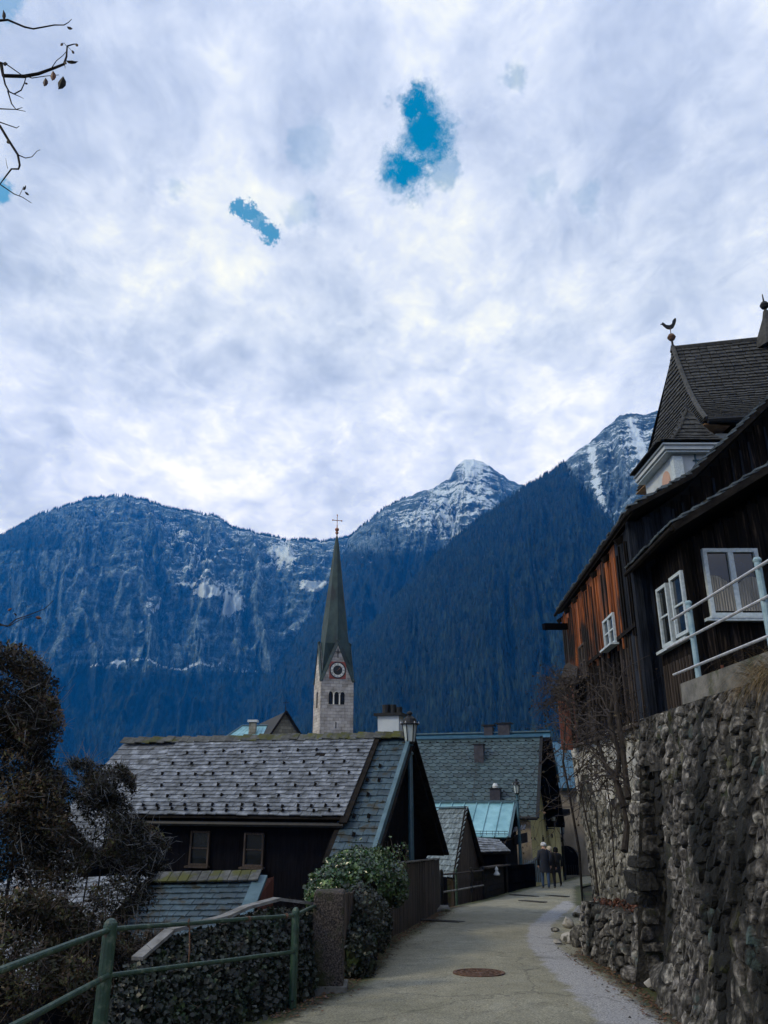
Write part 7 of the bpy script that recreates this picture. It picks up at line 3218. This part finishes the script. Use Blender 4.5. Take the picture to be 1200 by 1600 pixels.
# small overgrown lean-to roof under the clump
lt = thing('overgrown_canopy', 'small twig-covered canopy jutting from the plank house above a red-brown shed side', 'canopy', at(885, 1170, 20.5))
b = MB()
p0, p1, p2, p3 = at(866, 1092, 19.5), at(900, 1062, 19.0), at(905, 1022, 21.2), at(882, 1040, 21.4)
n_ = (p1 - p0).cross(p3 - p0).normalized()
if n_.z < 0:
    n_ = -n_
b.slab([p0, p1, p2, p3], n_, .1)
b.build('roof', M['bark'], lt)
for k in range(4):
    b = MB()
    q0 = lerp(at(879, 1172, 21.6), at(894, 1172, 21.0), (k + .5) / 4)
    b.box(Vector((q0.x, q0.y, q0.z + .75)), (.11, .05, 1.5))
    b.build('plank', M['plank_red'], lt)

# ================================================================= overhanging twigs, top left
ot = thing('overhanging_tree', 'bare tree outside the left edge whose twigs and few dead leaves hang into the sky', 'tree', (-6.2, 6.2, -3.2))
YB = 5.8
tr = MB()
tr.tube([Vector((-6.2, 6.2, -3.4)), Vector((-6.1, 6.1, 0)), Vector((-5.7, 6.0, 4)), Vector((-5.4, 5.9, 7.5)), Vector((-5.2, 5.9, 9.5))], .16, .06, 10)
tr.build('trunk', M['bark'], ot)


def bp(lst, r0, r1, Y=YB, name='branch'):
    b = MB()
    b.tube([at(x_, y_, Y + .02 * i) for i, (x_, y_) in enumerate(lst)], r0, r1, 5)
    return b.build(name, M['bark'], ot)


bp([(-260, 60), (-120, 40), (0, 32), (12, 31), (38, 42), (52, 45), (85, 39), (100, 39), (107, 35), (112, 30)], .016, .003)
bp([(-280, 180), (-140, 120), (-30, 90), (2, 100), (5, 118), (38, 119), (60, 115), (85, 106), (100, 100), (104, 88), (105, 72), (115, 69), (121, 69)], .03, .004)
bp([(-20, 98), (8, 99), (35, 118)], .008, .005)
bp([(38, 118), (50, 122), (70, 119), (92, 117)], .006, .003)
bp([(80, 107), (88, 95), (98, 87), (104, 80)], .005, .003)
bp([(104, 72), (108, 75), (114, 82)], .003, .002)
bp([(104, 72), (100, 67), (95, 70)], .003, .002)
bp([(101, 101), (102, 107)], .004, .002)
bp([(2, 105), (8, 132), (14, 143), (22, 147), (33, 141), (38, 130), (40, 122)], .010, .005)
bp([(12, 142), (18, 162), (25, 171), (40, 174)], .008, .003)
bp([(22, 147), (31, 151), (37, 154)], .005, .002)
bp([(-120, 168), (0, 170), (25, 171), (35, 168)], .008, .003)
bp([(-60, 180), (0, 191), (26, 200), (30, 197)], .008, .003)
bp([(-220, 220), (-80, 160), (0, 197), (12, 217), (28, 242), (31, 258), (29, 264), (18, 264), (8, 277), (0, 288), (22, 303), (35, 308), (49, 317)], .016, .003)
bp([(28, 242), (40, 247), (50, 245), (58, 236), (63, 234)], .006, .002)
bp([(12, 263), (10, 255), (9, 247)], .003, .0015)
bp([(30, 306), (34, 298), (37, 291)], .003, .002)
bp([(-160, 990), (-60, 975), (0, 975), (12, 979), (24, 968), (48, 960), (70, 951), (84, 938)], .008, .002)
bp([(-100, 985), (0, 977), (15, 978), (32, 968), (50, 963)], .006, .002)
for (x_, y_, ln, ang, asp, mt_) in ((95, 129, 22, 110, .62, 'leaf_brown'), (82, 118, 16, 95, .6, 'leaf_red'), (70, 128, 14, 100, .62, 'leaf_red'), (109, 43, 10, 20, .5, 'leaf_brown'), (112, 95, 20, 5, .3, 'leaf_brown'),
                             (38, 293, 9, -60, .5, 'leaf_brown'), (42, 302, 9, 40, .4, 'leaf_brown'), (5, 23, 16, 90, .4, 'leaf_brown'), (13, 221, 8, 70, .9, 'leaf_brown'), (8, 99, 8, 0, .9, 'leaf_brown'),
                             (120, 70, 6, 60, .8, 'leaf_brown'), (114, 81, 7, 60, .6, 'leaf_brown'), (96, 69, 6, 120, .8, 'leaf_brown'), (60, 965, 10, 10, .6, 'leaf_red'), (15, 952, 8, -30, .5, 'leaf_red'), (24, 960, 6, 40, .5, 'leaf_brown'),
                             (41, 130, 6, 20, .6, 'leaf_brown'), (102, 98, 6, 50, .7, 'leaf_brown')):
    a = R(ang)
    b = MB()
    c = at(x_, y_, YB - .02)
    e1 = at(x_ + cos(a) * ln / 2, y_ + sin(a) * ln / 2, YB - .02) - c
    e2 = (at(x_ - sin(a) * ln / 2, y_ + cos(a) * ln / 2, YB - .02) - c) * asp
    n_ = e1.cross(e2).normalized() * (e1.length * .25)
    outl = [e1 * -1, e1 * -.6 + e2 * .75, e1 * -.05 + e2 * .98, e1 * .5 + e2 * .55, e1 * 1.05, e1 * .5 - e2 * .55, e1 * -.05 - e2 * .98, e1 * -.6 - e2 * .75]
    vs = [c + o_ + (n_ if i not in (0, 4) else n_ * 0) for i, o_ in enumerate(outl)] + [c]
    b.add(vs, [(i, (i + 1) % 8, 8) for i in range(8)])
    b.build('leaf', M[mt_], ot)

# ================================================================= people
def person(px, pyf, Y, h, lab, face, coat, leg, hat, hatmat, stride=.16, lean=.0, group='walkers at the end of the lane'):
    g = at(px, pyf, Y)
    gz_ = -SLOPE * Y + .0
    base = Vector((g.x, Y, gz_))
    t = thing('person', lab, 'person', base, group)
    k = h / 1.75
    q = random.Random(int(px))
    X = Vector((cos(face), sin(face), 0))      # body right
    Fw = Vector((-sin(face), cos(face), 0))    # walking direction

    def P_(x, y, z):
        return base + X * (x * k) + Fw * (y * k) + Vector((0, 0, z * k))
    vs = [P_(0, 0, .92), P_(0, 0, 1.08), P_(0, lean * .5, 1.30), P_(0, lean, 1.46), P_(0, lean, 1.56), P_(0, lean + .02, 1.66),        # 0-5 spine, head
          P_(-.10, .02, .86), P_(-.11, stride, .50), P_(-.11, stride * .8, .09), P_(-.12, stride * .8 + .15, .035),               # left leg
          P_(.10, .0, .86), P_(.11, -stride * .5, .50), P_(.11, -stride * 1.4, .10), P_(.12, -stride * 1.4 + .14, .035),              # right leg
          P_(-.19, lean * .8, 1.42), P_(-.25, lean * .5 - .02, 1.15), P_(-.24, lean * .5 + .10, .92), P_(-.23, lean * .5 + .14, .84),
          P_(.19, lean * .8, 1.42), P_(.25, lean * .5 - .04, 1.15), P_(.25, lean * .5 + .02, .92), P_(.25, lean * .5 + .05, .84)]
    ed = [(0, 1), (1, 2), (2, 3), (3, 4), (4, 5), (0, 6), (6, 7), (7, 8), (8, 9), (0, 10), (10, 11), (11, 12), (12, 13), (3, 14), (14, 15), (15, 16), (16, 17), (3, 18), (18, 19), (19, 20), (20, 21)]
    rad = [.15, .15, .17, .10, .06, .10, .10, .075, .055, .045, .10, .075, .055, .045, .075, .055, .045, .04, .075, .055, .045, .04]
    me = bpy.data.meshes.new('body')
    me.from_pydata([v_ - base for v_ in vs], ed, [])
    o = bpy.data.objects.new('body', me)
    COL.objects.link(o)
    sk = o.modifiers.new('s', 'SKIN')
    for v_, r_ in zip(me.skin_vertices[0].data, rad):
        v_.radius = (r_ * k, r_ * k)
    me.skin_vertices[0].data[0].use_root = True
    o.modifiers.new('u', 'SUBSURF').levels = 1
    dg = bpy.context.evaluated_depsgraph_get()
    m2 = bpy.data.meshes.new_from_object(o.evaluated_get(dg))
    bpy.data.objects.remove(o)
    m2.materials.clear()
    for mm in (M[leg], M[coat], M['skin'], M['shoe']):
        m2.materials.append(mm)
    for f in m2.polygons:
        z = f.center.z / k
        f.material_index = 3 if z < .10 else (0 if z < .88 and abs((f.center).dot(X)) < .21 * k else (1 if z < 1.52 else 2))
        if z < .88 and abs(f.center.dot(X)) > .2 * k:
            f.material_index = 2 if z < .86 else 1
        f.use_smooth = True
    bo = bpy.data.objects.new('body', m2)
    COL.objects.link(bo)
    bo.parent = t
    WL[bo.name] = base
    # coat as a flared shell
    b = MB()
    n = 14
    rings = [(.20, .15, .62, 0), (.19, .145, .85, 0), (.17, .135, 1.08, lean * .3), (.20, .14, 1.30, lean * .6), (.215, .125, 1.42, lean * .85), (.12, .10, 1.50, lean), (.075, .075, 1.535, lean)]
    vv = []
    for rx, ry, z, yo in rings:
        for j in range(n):
            a = 2 * pi * j / n
            f_ = 1 + .05 * sin(a * 5 + z * 7)
            vv.append(P_(rx * cos(a) * f_, yo + ry * sin(a) * f_, z))
    b.add(vv, [(i * n + j, i * n + (j + 1) % n, (i + 1) * n + (j + 1) % n, (i + 1) * n + j) for i in range(len(rings) - 1) for j in range(n)])
    b.build('coat', M[coat], t, smooth=True)
    for s in (-1, 1):
        b = MB()
        pts_ = [P_(s * .19, lean * .8, 1.44), P_(s * .26, lean * .5 - .02, 1.15), P_(s * .25, lean * .5 + (.10 if s < 0 else .02), .90)]
        b.tube(pts_, .075 * k, .055 * k, 8)
        b.build('sleeve', M[coat], t, smooth=True)
    b = MB()
    hc = P_(0, lean + .02, 1.60)
    if hat == 'cap':
        b.lathe(hc, [(.10 * k, .03 * k), (.125 * k, .06 * k), (.12 * k, .12 * k), (.08 * k, .165 * k), (.02 * k, .18 * k)], 14)
        b.box(hc + Fw * .13 * k + Vector((0, 0, .05 * k)), (.15 * k, .09 * k, .015 * k), X, Fw)
        b.build('cap', M[hatmat], t, smooth=True)
    else:
        b.lathe(hc, [(.09 * k, -.10 * k), (.125 * k, -.05 * k), (.13 * k, .05 * k), (.11 * k, .12 * k), (.06 * k, .16 * k), (.01 * k, .17 * k)], 14)
        b.build('hair', M[hatmat], t, smooth=True)
    # face: nose, ears, eyes
    for s in (-1, 1):
        b = MB()
        b.lathe(P_(s * .105, lean + .02, 1.61), [(.012 * k, 0), (.02 * k, .02 * k), (.015 * k, .05 * k)], 6)
        b.build('ear', M['skin'], t)
    b = MB()
    b.bar(P_(0, lean + .115, 1.66), P_(0, lean + .145, 1.60), .025 * k, .03 * k)
    b.build('nose', M['skin'], t)
    for s in (-1, 1):
        b = MB()
        b.box(P_(s * .035, lean + .112, 1.655), (.02 * k, .012 * k, .01 * k), X, Fw)
        b.build('eye', M['coat_black'], t)
    # hands with fingers
    for s in (-1, 1):
        wx, wy = (s * .25, lean * .5 + (.12 if s < 0 else .03))
        b = MB()
        b.tube([P_(wx, wy, .88), P_(wx, wy + .01, .80)], .035 * k, .04 * k, 8)
        for j in range(4):
            b.tube([P_(wx, wy - .028 + j * .019, .81), P_(wx - s * .008, wy - .026 + j * .019, .77), P_(wx - s * .022, wy - .024 + j * .019, .735 + .006 * abs(j - 1.5))], .0095 * k, .007 * k, 5)
        b.tube([P_(wx, wy + .035, .845), P_(wx - s * .01, wy + .06, .81), P_(wx - s * .018, wy + .06, .78)], .011 * k, .008 * k, 5)
        b.build('hand', M['skin'], t, smooth=True)
    return t


person(853.5, 1388, 36.3, 1.80, 'walker in long navy coat, blue jeans and white cap, seen from behind', R(-8), 'coat_navy', 'jeans', 'cap', 'cap_white', .10)
person(862.5, 1387, 36.9, 1.66, 'walker in black coat with pale hair right beside the white cap', R(-4), 'coat_black', 'coat_black', 'hair', 'hair_pale', .16, .06)
person(872, 1384, 38.6, 1.62, 'third walker all in black, half hidden beside the stone wall edge', R(6), 'coat_black', 'coat_black', 'hair', 'verge_wood', .12)

# ================================================================= air
hz = bpy.data.materials.new('clear_mountain_air')
hz.use_nodes = True
hn = hz.node_tree
hn.nodes.remove(hn.nodes['Principled BSDF'])
pv = hn.nodes.new('ShaderNodeVolumePrincipled')
pv.inputs['Color'].default_value = (.008, .25, 1.0, 1)
pv.inputs['Absorption Color'].default_value = (1, 1, 1, 1)
pv.inputs['Density'].default_value = 1.55e-4
pv.inputs['Anisotropy'].default_value = 0.0
hn.links.new(pv.outputs[0], hn.nodes['Material Output'].inputs['Volume'])
b = MB()
b.box((0, 900, 680), (9800, 8400, 1450))
# box bottom at -45, below ground and lake bed
hb = b.build('haze', hz, kind='stuff')
